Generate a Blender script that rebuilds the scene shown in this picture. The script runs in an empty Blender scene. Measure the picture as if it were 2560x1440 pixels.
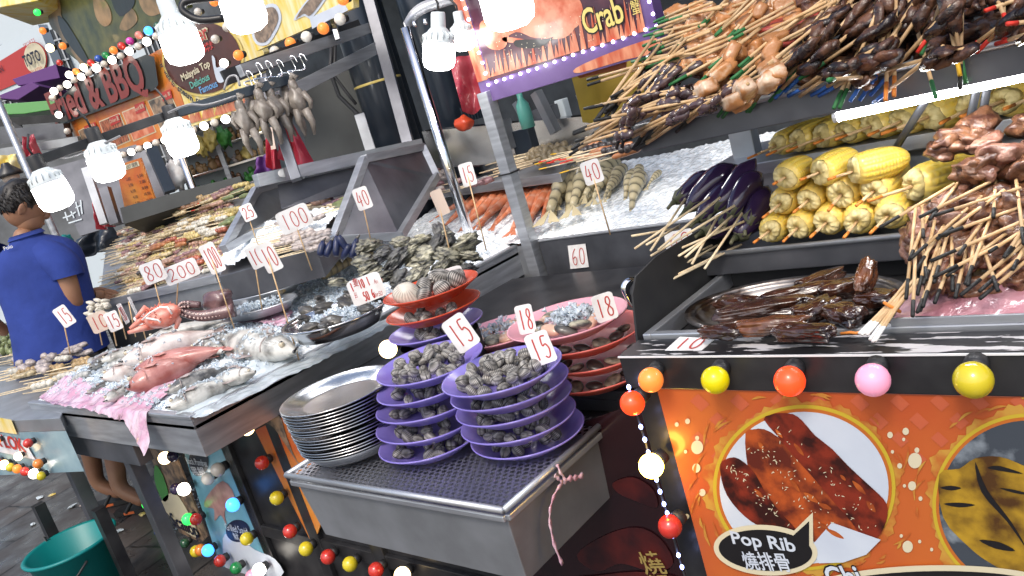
import bpy, bmesh, math, random
import numpy as np
from mathutils import Vector, Matrix, Euler, noise

# ------------------------------------------------------------------ scene, camera, light
S = bpy.context.scene
COL = S.collection
random.seed(7)
F, H = 2060.0, 1.40
yaw, pitch, roll = math.radians(-43.5), math.radians(13.0), math.radians(16.9)
_w = np.array([math.sin(yaw)*math.cos(pitch), math.cos(yaw)*math.cos(pitch), -math.sin(pitch)])
_r0 = np.array([math.cos(yaw), -math.sin(yaw), 0.0]); _d0 = np.cross(_w, _r0)
_r = _r0*math.cos(roll)+_d0*math.sin(roll); _d = -_r0*math.sin(roll)+_d0*math.cos(roll)
CM = np.array([_r, _d, _w]); CP = np.array([0, 0, H])
cam = bpy.data.cameras.new('camera'); co = bpy.data.objects.new('camera', cam); COL.objects.link(co)
cam.sensor_width = 36; cam.lens = 36*F/2560; cam.clip_start = .02; cam.clip_end = 400
co.matrix_world = Matrix(((_r[0], -_d[0], -_w[0], 0), (_r[1], -_d[1], -_w[1], 0), (_r[2], -_d[2], -_w[2], H), (0, 0, 0, 1)))
S.camera = co
W = bpy.data.worlds.new('World'); S.world = W; W.use_nodes = True
wt = W.node_tree; sky = wt.nodes.new('ShaderNodeTexSky'); sky.sky_type = 'NISHITA'; sky.sun_disc = False
SUN_EL, SUN_AZ = math.radians(52), math.radians(160)
sky.sun_elevation = SUN_EL; sky.sun_rotation = SUN_AZ; sky.air_density = 1.2; sky.dust_density = 3.5
wt.links.new(sky.outputs[0], wt.nodes['Background'].inputs[0]); wt.nodes['Background'].inputs[1].default_value = .145
sl = bpy.data.lights.new('sun', 'SUN'); so = bpy.data.objects.new('sun', sl); COL.objects.link(so)
sl.energy = 1.0; sl.angle = math.radians(14); sl.color = (1, .96, .9)
_sd = Vector((math.sin(SUN_AZ)*math.cos(SUN_EL), math.cos(SUN_AZ)*math.cos(SUN_EL), math.sin(SUN_EL)))
so.rotation_euler = _sd.to_track_quat('Z', 'Y').to_euler()
vs = S.view_settings; vs.view_transform = 'Standard'; vs.look = 'None'; vs.gamma = 1; vs.exposure = 0.68
S.cycles.max_bounces = 6; S.cycles.use_denoising = True

# ------------------------------------------------------------------ rays of the photo, met with real planes
def ray(px, py): return CM.T @ np.array([(px-1280)/F, (py-720)/F, 1.0])
def az(px, py, z): w = ray(px, py); return CP+w*((z-H)/w[2])
def ay(px, py, y): w = ray(px, py); return CP+w*(y/w[1])
def ax(px, py, x): w = ray(px, py); return CP+w*(x/w[0])
def ad(px, py, t): return CP+ray(px, py)*t
def dep(p): return float(_w @ (np.array(p)-CP))
def on(px, py, p0, n): w = ray(px, py); return CP+w*(np.dot(np.array(p0)-CP, n)/np.dot(w, n))
UPI = np.array([0, 0, 1.0])

# ------------------------------------------------------------------ materials
MATS = {}
def lin(c):
    if isinstance(c, str):
        c = c.lstrip('#'); c = [int(c[i:i+2], 16)/255 for i in (0, 2, 4)]
        return tuple(x/12.92 if x <= .04045 else ((x+.055)/1.055)**2.4 for x in c)
    return tuple(c)
def mat(name, col, rough=.5, metal=0.0, col2=None, scale=20, bump=0.0, bscale=None, emit=0.0, trans=0.0, rnd=0.0, attr=None,
        contrast=(.35, .65), coat=0.0, sss=0.0, stretch=(1, 1, 1), ior=1.45, detail=4, alpha=1.0, tex='noise', coord='Object', spec=.5):
    if name.startswith('print_') and not bump: bump, bscale = .5, 9
    m = bpy.data.materials.new(name); m.use_nodes = True; MATS[name] = m
    nt = m.node_tree; b = nt.nodes['Principled BSDF']; L = nt.links.new; N = nt.nodes.new
    c1 = lin(col)+(1,); b.inputs['Base Color'].default_value = c1
    b.inputs['Roughness'].default_value = rough; b.inputs['Metallic'].default_value = metal; b.inputs['IOR'].default_value = ior
    b.inputs['Transmission Weight'].default_value = trans; b.inputs['Coat Weight'].default_value = coat; b.inputs['Coat Roughness'].default_value = .08
    b.inputs['Alpha'].default_value = alpha; b.inputs['Specular IOR Level'].default_value = spec
    if sss: b.inputs['Subsurface Weight'].default_value = sss; b.inputs['Subsurface Radius'].default_value = (.012, .006, .004)
    tc = N('ShaderNodeTexCoord'); mp = N('ShaderNodeMapping'); mp.inputs['Scale'].default_value = stretch
    L(tc.outputs[coord], mp.inputs[0]); out = None
    if col2 is not None or attr:
        mx = N('ShaderNodeMix'); mx.data_type = 'RGBA'
        if attr:
            a = N('ShaderNodeAttribute'); a.attribute_name = attr; L(a.outputs['Fac'], mx.inputs['Factor'])
            mx.inputs['A'].default_value = c1; mx.inputs['B'].default_value = lin(col2)+(1,)
        else:
            if tex == 'noise':
                n = N('ShaderNodeTexNoise'); n.inputs['Scale'].default_value = scale; n.inputs['Detail'].default_value = detail; o = n.outputs['Fac']
            elif tex == 'voronoi':
                n = N('ShaderNodeTexVoronoi'); n.inputs['Scale'].default_value = scale; o = n.outputs['Distance']
            else:
                n = N('ShaderNodeTexWave'); n.inputs['Scale'].default_value = scale; n.inputs['Distortion'].default_value = 3; n.inputs['Detail'].default_value = 3; o = n.outputs['Fac']
            L(mp.outputs[0], n.inputs['Vector'])
            r = N('ShaderNodeMapRange'); r.inputs['From Min'].default_value = contrast[0]; r.inputs['From Max'].default_value = contrast[1]
            L(o, r.inputs['Value']); L(r.outputs[0], mx.inputs['Factor'])
            mx.inputs['A'].default_value = c1; mx.inputs['B'].default_value = lin(col2)+(1,)
        out = mx.outputs['Result']
    if rnd:
        oi = N('ShaderNodeObjectInfo'); hs = N('ShaderNodeHueSaturation'); rr = N('ShaderNodeMapRange')
        rr.inputs['To Min'].default_value = 1-rnd; rr.inputs['To Max'].default_value = 1+rnd
        L(oi.outputs['Random'], rr.inputs['Value']); L(rr.outputs[0], hs.inputs['Value'])
        if out: L(out, hs.inputs['Color'])
        else: hs.inputs['Color'].default_value = c1
        out = hs.outputs[0]
    if out: L(out, b.inputs['Base Color'])
    if bump:
        n = N('ShaderNodeTexNoise'); n.inputs['Scale'].default_value = bscale or scale*3; n.inputs['Detail'].default_value = 5
        L(mp.outputs[0], n.inputs['Vector']); bp = N('ShaderNodeBump'); bp.inputs['Strength'].default_value = min(1, bump); bp.inputs['Distance'].default_value = .004*max(1, bump)
        L(n.outputs['Fac'], bp.inputs['Height']); L(bp.outputs[0], b.inputs['Normal'])
    if emit:
        b.inputs['Emission Strength'].default_value = emit
        if out and emit < 2: L(out, b.inputs['Emission Color'])
        else: b.inputs['Emission Color'].default_value = c1
    return m
def perforated(name):
    m = mat(name, (.36, .37, .42), .38, .85); nt = m.node_tree; N = nt.nodes.new; L = nt.links.new
    b = nt.nodes['Principled BSDF']; tc = N('ShaderNodeTexCoord'); sp = N('ShaderNodeSeparateXYZ'); L(tc.outputs['Object'], sp.inputs[0])
    def M(op, a, bb=None):
        n = N('ShaderNodeMath'); n.operation = op
        for i, x in enumerate((a, bb)):
            if x is None: continue
            if hasattr(x, 'is_linked'): L(x, n.inputs[i])
            else: n.inputs[i].default_value = x
        return n.outputs[0]
    P = .0165
    v = M('DIVIDE', sp.outputs[1], P*.8); row = M('FLOOR', v); odd = M('MULTIPLY', M('FLOORED_MODULO', row, 2.0), .5)
    u = M('ADD', M('DIVIDE', sp.outputs[0], P), odd)
    fu = M('SUBTRACT', M('FRACT', u), .5); fv = M('MULTIPLY', M('SUBTRACT', M('FRACT', v), .5), .8)
    d = M('ADD', M('MULTIPLY', fu, fu), M('MULTIPLY', fv, fv)); h = M('GREATER_THAN', d, .105)
    L(h, b.inputs['Alpha']); return m

# ------------------------------------------------------------------ mesh building
class MB:
    def __init__(s): s.v = []; s.f = []; s.m = []; s.c = []
    def add(s, v, f, m=0, c=None):
        o = len(s.v); s.v += [tuple(map(float, p)) for p in v]; s.f += [tuple(i+o for i in q) for q in f]; s.m += [m]*len(f)
        s.c += list(c) if c is not None else [0.0]*len(v); return s
    def box(s, x0, x1, y0, y1, z0, z1, m=0):
        v = [(x, y, z) for x in (x0, x1) for y in (y0, y1) for z in (z0, z1)]
        return s.add(v, [(0, 1, 3, 2), (4, 6, 7, 5), (0, 4, 5, 1), (2, 3, 7, 6), (0, 2, 6, 4), (1, 5, 7, 3)], m)
    def obox(s, c, ex, ey, ez, m=0):
        c = np.array(c); ex, ey, ez = map(np.array, (ex, ey, ez))
        v = [c+a*ex+b*ey+d*ez for a in (-1, 1) for b in (-1, 1) for d in (-1, 1)]
        return s.add(v, [(0, 1, 3, 2), (4, 6, 7, 5), (0, 4, 5, 1), (2, 3, 7, 6), (0, 2, 6, 4), (1, 5, 7, 3)], m)
    def bar(s, a, b, wx, wz, up=(0, 0, 1), m=0):
        a = np.array(a, float); b = np.array(b, float); d = b-a; l = np.linalg.norm(d); d /= l
        sd = np.cross(d, up)
        if np.linalg.norm(sd) < 1e-3: sd = np.cross(d, (1, 0, 0))
        sd /= np.linalg.norm(sd); u = np.cross(sd, d)
        return s.obox((a+b)/2, d*l/2, sd*wx/2, u*wz/2, m)
    def loft(s, rings, m=0, closed=True, cap=True, c=None):
        n = len(rings[0]); v = [p for r in rings for p in r]; f = []
        for i in range(len(rings)-1):
            for j in range(n if closed else n-1):
                k = (j+1) % n; f.append((i*n+j, i*n+k, (i+1)*n+k, (i+1)*n+j))
        if cap: f.append(tuple(range(n-1, -1, -1))); f.append(tuple((len(rings)-1)*n+j for j in range(n)))
        return s.add(v, f, m, c)
    def tube(s, pts, r, n=8, m=0, cap=True):
        pts = [np.array(p, float) for p in pts]; rings = []
        rs = r if hasattr(r, '__len__') else [r]*len(pts); pu = None
        for i, p in enumerate(pts):
            t = pts[min(i+1, len(pts)-1)]-pts[max(i-1, 0)]; t = t/(np.linalg.norm(t)+1e-9)
            if pu is None: pu = np.cross(t, (0, 0, 1)) if abs(t[2]) < .9 else np.cross(t, (1, 0, 0))
            a = pu-t*np.dot(pu, t); a = a/(np.linalg.norm(a)+1e-9); pu = a; b = np.cross(t, a)
            rings.append([p+rs[i]*(math.cos(q)*a+math.sin(q)*b) for q in (2*math.pi*j/n for j in range(n))])
        return s.loft(rings, m, True, cap)
    def lathe(s, prof, n=32, c=(0, 0, 0), sx=1, sy=1, m=0, cap=False):
        return s.loft([[(c[0]+r*sx*math.cos(2*math.pi*j/n), c[1]+r*sy*math.sin(2*math.pi*j/n), c[2]+z) for j in range(n)] for r, z in prof], m, True, cap)
    def sph(s, c, r, n=14, k=9, m=0, R=None):
        r = np.array(r if hasattr(r, '__len__') else (r, r, r)); v = []
        for i in range(k+1):
            t = math.pi*i/k
            for j in range(n):
                q = 2*math.pi*j/n; p = np.array((math.sin(t)*math.cos(q), math.sin(t)*math.sin(q), math.cos(t)))*r
                v.append(np.array(c)+(R @ p if R is not None else p))
        f = [(i*n+j, i*n+(j+1) % n, (i+1)*n+(j+1) % n, (i+1)*n+j) for i in range(k) for j in range(n)]
        return s.add(v, f, m)
    def blob(s, c, r, amp=.2, fr=1.5, sub=2, seed=0, box=0.0, m=0, R=None):
        bm = bmesh.new(); bmesh.ops.create_icosphere(bm, subdivisions=sub, radius=1); r = np.array(r if hasattr(r, '__len__') else (r, r, r)); v = []
        for q in bm.verts:
            p = Vector(q.co)
            if box: k = max(abs(p.x), abs(p.y), abs(p.z)); p = p*(1-box)+p/k*box*.85
            p = p*(1+amp*(noise.noise(p*fr+Vector((seed*3.7, seed*1.3, seed*.7)))*1.6+.45*noise.noise(p*fr*3.1+Vector((seed*1.7, 5, seed*.3))))); w = np.array(p)*r
            v.append(np.array(c)+(R @ w if R is not None else w))
        s.add(v, [[x.index for x in f.verts] for f in bm.faces], m); bm.free(); return s
    def moved(s, T):
        s.v = [tuple(np.array(T) + p) for p in s.v]; return s

def rotm(x=0, y=0, z=0): return np.array(Euler((x, y, z)).to_matrix())
def mesh(name, mb, mats, smooth=False, colors=False):
    me = bpy.data.meshes.new(name); me.from_pydata(mb.v, [], mb.f)
    for m in (mats if isinstance(mats, (list, tuple)) else [mats]): me.materials.append(MATS[m] if isinstance(m, str) else m)
    me.polygons.foreach_set('material_index', mb.m)
    if smooth: me.polygons.foreach_set('use_smooth', [True]*len(mb.f))
    if colors:
        a = me.attributes.new('Col', 'FLOAT', 'POINT'); a.data.foreach_set('value', mb.c)
    me.update(); return me
def put(name, me, parent=None, loc=(0, 0, 0), bev=0.0, sharp=False):
    o = bpy.data.objects.new(name, me); COL.objects.link(o); o.location = loc
    if parent: o.parent = parent
    if bev:
        b = o.modifiers.new('bevel', 'BEVEL'); b.width = bev; b.segments = 2; b.limit_method = 'ANGLE'; b.angle_limit = .6
    return o
def tag(o, label, cat, group=None, kind=None):
    if label: o['label'] = label
    if cat: o['category'] = cat
    if group: o['group'] = group
    if kind: o['kind'] = kind
    return o
def thing(name, label, cat, loc=(0, 0, 0), group=None, rot=None):
    o = bpy.data.objects.new(name, None); COL.objects.link(o); o.location = loc; o.empty_display_size = .05
    if rot is not None: o.rotation_euler = rot
    return tag(o, label, cat, group)
def part(root, name, mb, mats, smooth=False, bev=0.0, colors=False, label=None, world=True):
    """a part given in world coordinates under a root (not rotated), or in local ones with world=False"""
    if world:
        p = root; L = np.zeros(3)
        while p is not None: L += np.array(p.location); p = p.parent
        mb.v = [tuple(np.array(q)-L) for q in mb.v]
    o = put(name, mesh(name, mb, mats, smooth, colors), root, bev=bev)
    if label: o['label'] = label
    return o
def single(name, mb, mats, label, cat, group=None, smooth=False, bev=0.0, colors=False, kind=None):
    c = np.mean(np.array(mb.v), axis=0); c[2] = min(q[2] for q in mb.v); mb.v = [tuple(np.array(q)-c) for q in mb.v]
    o = put(name, mesh(name, mb, mats, smooth, colors), None, tuple(c), bev); return tag(o, label, cat, group, kind)
def structure(name, mb, mats, smooth=False): return tag(put(name, mesh(name, mb, mats, smooth)), None, None, None, 'structure')
def copy_thing(root, loc, rot=None, scale=None, label=None, group=None):
    r = root.copy(); COL.objects.link(r); r.location = loc
    if rot is not None: r.rotation_euler = rot
    if scale is not None: r.scale = (scale,)*3 if not hasattr(scale, '__len__') else scale
    if label: r['label'] = label
    if group: r['group'] = group
    for ch in root.children:
        c = ch.copy(); COL.objects.link(c); c.parent = r
        for g in ch.children:
            d = g.copy(); COL.objects.link(d); d.parent = c
    return r
class Proto:
    """first use places the original, later uses place copies"""
    def __init__(s, root): s.root = root; s.used = False
    def at(s, loc, rot=None, scale=None, label=None, group=None):
        if not s.used:
            s.used = True; r = s.root; r.location = loc
            if rot is not None: r.rotation_euler = rot
            if scale is not None: r.scale = (scale,)*3 if not hasattr(scale, '__len__') else scale
            if label: r['label'] = label
            if group: r['group'] = group
            return r
        return copy_thing(s.root, loc, rot, scale, label, group)
ORD = 'first second third fourth fifth sixth seventh eighth ninth tenth eleventh twelfth thirteenth fourteenth fifteenth sixteenth seventeenth eighteenth nineteenth twentieth'.split()

def smooth_poly(pts, k=4, closed=True):
    n = len(pts); out = []
    for i in range(n if closed else n-1):
        g = lambda j: np.array(pts[j % n] if closed else pts[min(max(j, 0), n-1)], float)
        p0, p1, p2, p3 = g(i-1), g(i), g(i+1), g(i+2)
        for t in (q/k for q in range(k)):
            out.append(.5*((2*p1)+(-p0+p2)*t+(2*p0-5*p1+4*p2-p3)*t*t+(-p0+3*p1-3*p2+p3)*t**3))
    if not closed: out.append(np.array(pts[-1], float))
    return out
class Plane:
    def __init__(s, o, u=(1, 0, 0), v=(0, 0, 1)):
        s.o = np.array(o, float); s.u = np.array(u, float)/np.linalg.norm(u); v = np.array(v, float); v -= s.u*np.dot(v, s.u); s.v = v/np.linalg.norm(v)
        s.n = np.cross(s.u, s.v)
        if np.dot(s.n, CP-s.o) < 0: s.n = -s.n
    def at(s, px, py, off=0): return on(px, py, s.o, s.n)+s.n*off
    def poly(s, mb, pts, off=.002, m=0, k=0):
        pts = [s.at(*p) for p in pts]
        if k: pts = smooth_poly(pts, k)
        c = [p+s.n*off for p in pts]
        a = sum(np.dot(np.cross(c[i]-c[0], c[(i+1) % len(c)]-c[0]), s.n) for i in range(len(c)))
        if a < 0: c.reverse()
        mb.add(c, [tuple(range(len(c)))], m); return mb
    def ell(s, mb, cx, cy, rx_px, off=.002, m=0, ry=None, n=56, a0=0, rin=0):
        """a disc (or ring) that is round on the sign: centre pixel, radius measured to a pixel to the right"""
        c = s.at(cx, cy); r = np.linalg.norm(s.at(cx+rx_px, cy)-c) if not isinstance(rx_px, float) else rx_px
        ryy = r if ry is None else r*ry
        ring = [c+s.u*r*math.cos(2*math.pi*i/n)+s.v*ryy*math.sin(2*math.pi*i/n)+s.n*off for i in range(n)]
        mb.add(ring, [tuple(range(n)) if np.dot(np.cross(s.u, s.v), s.n) > 0 else tuple(range(n-1, -1, -1))], m); return c, r
    def stroke(s, mb, pts, w, off=.003, m=0):
        """a flat ribbon of width w metres through pixels"""
        s.strokeW(mb, [s.at(*p) for p in pts], w, off, m)
    def strokeW(s, mb, P, w, off=.003, m=0):
        L, R = [], []
        for i in range(len(P)):
            t = P[min(i+1, len(P)-1)]-P[max(i-1, 0)]; t = t/(np.linalg.norm(t)+1e-9); q = np.cross(s.n, t)
            L.append(P[i]+q*w/2+s.n*off); R.append(P[i]-q*w/2+s.n*off)
        n = len(P); mb.add(L+R, [(i, i+1, n+i+1, n+i)[::-1] for i in range(n-1)], m)
    def text(s, mb, body, p0, p1, hpx=None, off=.003, m=0, bold=0.0, shear=0.0):
        """text whose baseline runs from pixel p0 to pixel p1 on the sign"""
        a, b = s.at(*p0), s.at(*p1); d = b-a; Wd = np.linalg.norm(d); d /= Wd
        up = s.v - d*np.dot(s.v, d); up /= np.linalg.norm(up)
        v, f = glyphs(body, bold, shear)
        x0, x1 = v[:, 0].min(), v[:, 0].max(); sx = Wd/(x1-x0); sy = sx
        if hpx: sy = np.linalg.norm(s.at(p0[0], p0[1]-hpx)-a)/max(.3, v[:, 1].max())
        mb.add([a+d*(q[0]-x0)*sx+up*q[1]*sy+s.n*off for q in v], f, m)
GLY = {}
def glyphs(body, bold=0.0, shear=0.0):
    key = (body, bold, shear)
    if key not in GLY:
        c = bpy.data.curves.new('lettering', 'FONT'); c.body = body; c.size = 1; c.offset = bold; c.shear = shear; c.resolution_u = 3
        o = bpy.data.objects.new('lettering', c); COL.objects.link(o)
        me = bpy.data.meshes.new_from_object(o.evaluated_get(bpy.context.evaluated_depsgraph_get()))
        v = np.array([tuple(q.co) for q in me.vertices]); f = [tuple(p.vertices) for p in me.polygons]
        bpy.data.objects.remove(o); bpy.data.curves.remove(c); bpy.data.meshes.remove(me)
        GLY[key] = (v, f)
    return GLY[key]
# ------------------------------------------------------------------ material list
mat('steel', (.52, .54, .57), .40, .74, col2=(.36, .37, .40), scale=6, stretch=(1, 1, 8), bump=.06, bscale=60)
mat('steel_dull', (.42, .44, .47), .42, .72, col2=(.32, .335, .355), scale=9, bump=.08, bscale=40)
mat('steel_dark', (.16, .165, .185), .38, .7, col2=(.10, .104, .118), scale=7, bump=.05, bscale=50)
mat('steel_sauced', (.30, .28, .27), .3, .8, col2=(.03, .015, .01), scale=14, contrast=(.45, .6), coat=.4)
mat('steel_plate', (.62, .63, .65), .2, 1.0, col2=(.5, .5, .52), scale=12)
mat('chrome', (.8, .8, .82), .1, 1.0)
mat('black', (.012, .012, .014), .35, 0, col2=(.03, .03, .032), scale=12, bump=.05)
mat('black_matt', (.015, .015, .018), .7, 0, col2=(.03, .03, .03), scale=8)
mat('navy', (.010, .016, .026), .3, 0, col2=(.02, .028, .04), scale=3, coat=.2)
mat('chipped', (.012, .012, .014), .4, 0, col2=(.5, .48, .48), scale=26, contrast=(.56, .575), stretch=(.45, 2.2, 1), detail=6)
mat('white_paint', (.7, .7, .7), .5)
mat('card', (.78, .77, .76), .55, 0, col2=(.60, .56, .53), scale=22, contrast=(.45, .75), bump=.3, bscale=60)
mat('card_tan', (.62, .50, .42), .5)
mat('marker', (.46, .05, .04), .6)
mat('marker_pink', (.62, .12, .10), .6)
mat('bamboo', (.62, .44, .25), .6, 0, col2=(.48, .30, .14), scale=40, stretch=(1, 1, 1), rnd=.18)
mat('bamboo_pale', (.70, .60, .42), .6, 0, col2=(.6, .46, .28), scale=60, rnd=.15)
for n, c in dict(green=(.03, .16, .05), black=(.012, .012, .012), blue=(.03, .12, .42), red=(.62, .035, .02), orange=(.62, .20, .03), yellow=(.65, .38, .02), white=(.75, .74, .7)).items():
    mat('tip_'+n, c, .6)
mat('meat_dark', (.115, .05, .026), .26, 0, col2=(.012, .006, .006), scale=45, contrast=(.4, .6), bump=.8, bscale=110, coat=.25, rnd=.35)
mat('meat_brown', (.20, .088, .042), .34, 0, col2=(.06, .022, .014), scale=55, contrast=(.38, .62), detail=6, bump=.8, bscale=120, coat=.22, rnd=.3)
mat('meat_pink', (.33, .175, .12), .34, 0, col2=(.16, .055, .035), scale=50, contrast=(.38, .62), detail=6, bump=.8, bscale=120, coat=.22, rnd=.3)
mat('meat_red', (.40, .06, .04), .35, 0, col2=(.25, .04, .03), scale=20, bump=.4, coat=.3)
mat('pork_belly', (.44, .19, .065), .35, 0, col2=(.66, .50, .36), scale=26, contrast=(.52, .64), bump=.35, coat=.22, rnd=.2)
mat('gizzard', (.03, .022, .026), .2, 0, col2=(.09, .05, .05), scale=40, bump=.4, coat=.5)
mat('rib', (.060, .020, .010), .2, 0, col2=(.010, .004, .003), scale=26, bump=.8, bscale=60, coat=.9)
mat('rib_light', (.17, .058, .02), .22, 0, col2=(.025, .009, .005), scale=24, bump=.8, bscale=60, coat=.9)
mat('corn', (.76, .53, .07), .33, 0, col2=(.72, .54, .16), attr='Col', rnd=.08, sss=.1)
mat('corn_end', (.70, .58, .28), .5, 0, col2=(.50, .38, .13), scale=60, contrast=(.4, .62), bump=.5, bscale=160)
mat('aubergine', (.028, .014, .05), .15, 0, col2=(.045, .022, .075), scale=9, coat=.6)
mat('aubergine_stalk', (.16, .15, .09), .6, 0, col2=(.06, .07, .035), scale=40, bump=.4)
mat('purple_plastic', (.225, .18, .56), .22, 0, col2=(.27, .225, .61), scale=18, contrast=(.4, .7), bump=.12, bscale=45, sss=.05, spec=.6)
mat('pink_plastic', (.72, .36, .42), .26, 0, col2=(.68, .30, .36), scale=4)
mat('coral_plastic', (.66, .16, .14), .26, 0, col2=(.62, .13, .11), scale=4)
mat('orange_plastic', (.56, .075, .03), .22, 0, col2=(.5, .06, .025), scale=4)
mat('cockle', (.028, .025, .024), .5, 0, col2=(.60, .57, .52), attr='Col', rnd=.3)
mat('shell_pale', (.6, .56, .48), .4, 0, col2=(.25, .2, .16), attr='Col', rnd=.1)
mat('clam_meat', (.62, .42, .3), .3, 0, col2=(.45, .25, .18), scale=30, coat=.3)
mat('shell_dark', (.03, .03, .032), .35, 0, col2=(.10, .09, .075), scale=35, bump=.5, bscale=70, rnd=.3, coat=.3)
mat('oyster', (.40, .38, .28), .5, 0, col2=(.06, .06, .055), scale=30, stretch=(1, 1, 3), bump=1.0, bscale=50, rnd=.3, contrast=(.4, .6), coat=.2)
mat('oyster_dark', (.13, .13, .12), .5, 0, col2=(.03, .03, .035), scale=25, bump=1.0, bscale=60, rnd=.3, contrast=(.4, .6), coat=.2)
mat('ice', (.72, .80, .86), .12, 0, col2=(.90, .93, .95), scale=75, contrast=(.36, .56), bump=1.3, bscale=95, coat=.4, spec=.9)
mat('ice_chip', (.80, .88, .94), .05, 0, trans=.55, ior=1.31, spec=.8)
mat('pink_sheet', (.52, .27, .37), .18, 0, col2=(.66, .48, .56), scale=22, contrast=(.4, .6), bump=1.6, bscale=38, coat=.6)
mat('pink_bag', (.56, .33, .38), .18, 0, col2=(.46, .20, .24), scale=14, contrast=(.4, .62), bump=1.5, bscale=30, coat=.6)
mat('clear_sheet', (.62, .70, .75), .18, 0, bump=.8, bscale=25, coat=.4, alpha=.75)
mat('fish_white', (.66, .60, .57), .28, 0, col2=(.36, .27, .25), scale=14, coat=.35, contrast=(.42, .68), detail=7, bump=.3, bscale=220)
mat('fish_red', (.30, .085, .07), .28, 0, col2=(.50, .24, .21), scale=15, coat=.4, detail=7, bump=.35, bscale=230)
mat('fish_grey', (.30, .29, .27), .28, 0, col2=(.07, .07, .07), scale=24, coat=.35, contrast=(.4, .6), detail=7, bump=.4, bscale=200)
mat('fish_pale', (.56, .55, .51), .28, 0, col2=(.16, .155, .14), scale=20, coat=.35, contrast=(.44, .64), detail=7, bump=.4, bscale=200)
mat('fin', (.42, .34, .32), .35, 0, col2=(.25, .2, .19), scale=40, coat=.2)
mat('fin_red', (.45, .16, .13), .35, 0, col2=(.55, .3, .27), scale=40, coat=.2)
mat('eye_ring', (.55, .48, .36), .2, 0, coat=.5)
mat('eye_black', (.005, .005, .006), .08, 0, coat=.8)
mat('shrimp_grey', (.42, .42, .40), .2, 0, col2=(.22, .23, .23), attr='Col', coat=.4, rnd=.15)
mat('prawn', (.56, .48, .30), .25, 0, col2=(.055, .055, .045), attr='Col', coat=.4, rnd=.15)
mat('red_prawn', (.62, .19, .085), .3, 0, col2=(.70, .36, .24), attr='Col', coat=.4, rnd=.15)
mat('mantis', (.33, .25, .12), .3, 0, col2=(.07, .06, .05), attr='Col', coat=.4, rnd=.2)
mat('octopus', (.09, .045, .05), .25, 0, col2=(.16, .09, .09), scale=20, coat=.4, bump=.4)
mat('sucker', (.5, .36, .33), .35, 0)
mat('crab_red', (.60, .13, .08), .4, 0, col2=(.66, .32, .26), scale=30, coat=.2)
mat('blue_tape', (.012, .02, .075), .35, 0, col2=(.012, .016, .04), scale=40)
mat('skin', (.30, .155, .09), .5, 0, col2=(.25, .12, .07), scale=10, sss=.1)
mat('skin_leg', (.20, .10, .06), .5, 0, col2=(.16, .08, .05), scale=10)
mat('hair', (.008, .007, .007), .45, 0, col2=(.02, .016, .014), scale=60)
mat('polo', (.020, .045, .24), .88, 0, col2=(.013, .032, .18), scale=7, bump=2.4, bscale=11)
mat('trousers', (.03, .028, .026), .85, 0)
mat('sandal', (.012, .012, .012), .6)
mat('sandal_orange', (.55, .12, .03), .5)
mat('teal', (.0, .19, .19), .4, 0, col2=(.0, .16, .155), scale=5, bump=.1, rnd=0)
mat('slate', (.055, .048, .045), .3, 0)
mat('red_cloth', (.40, .03, .055), .45, 0, col2=(.33, .02, .04), scale=6, coat=.15)
mat('purple_cloth', (.10, .03, .16), .7)
mat('quail', (.12, .10, .085), .45, 0, col2=(.24, .21, .18), scale=24, coat=.25, bump=.4)
mat('mustard', (.42, .29, .04), .8, 0, col2=(.33, .22, .03), scale=5)
mat('red_film', (.33, .03, .05), .22, 0, col2=(.5, .10, .12), scale=10, bump=1, bscale=14, coat=.4)
mat('soot', (.045, .05, .05), .6, 0, col2=(.025, .028, .028), scale=4)
mat('concrete', (.12, .13, .14), .7, 0, col2=(.07, .075, .08), scale=5)
mat('glass', (.75, .85, .85), .03, 0, trans=.9, ior=1.1, alpha=.35)
mat('wire', (.03, .03, .032), .5)
mat('wire_grey', (.2, .2, .21), .5)
LAMPC = dict(red=(.52, .03, .02), yellow=(.62, .50, .02), orange=(.75, .22, .03), pink=(.80, .30, .42), blue=(.02, .08, .38), green=(.01, .20, .05), white=(.72, .69, .62),
             grey=(.58, .54, .48), dark=(.03, .02, .06), magenta=(.7, .05, .4), salmon=(.7, .22, .16), dgreen=(.02, .08, .04))
for n, c in LAMPC.items(): mat('bulb_'+n, c, .22, 0, coat=.5, spec=.6)
for n, (c, e) in dict(warm=((1, .72, .36), 5), white=((1, .93, .82), 5), yellow=((1, .60, .08), 22), red=((.9, .06, .012), .75), orange=((.9, .24, .04), .42), blue=((.05, .3, 1), 1.8), green=((.03, .9, .10), 1.1),
                      pink=((.85, .33, .48), .22), lemon=((.66, .56, .0), .10)).items():
    mat('lit_'+n, c, .3, 0, emit=e, coat=.3)
mat('lamp_glow', (1, .99, .97), .3, 0, emit=11)
mat('tube_glow', (1, 1, 1), .3, 0, emit=42)
mat('led_violet', (.75, .65, 1), .3, 0, emit=7)
mat('led_blue', (.35, .45, 1), .3, 0, emit=8)
mat('lamp_body', (.62, .67, .68), .35)
mat('socket', (.02, .02, .022), .5)
perforated('perforated')
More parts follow.
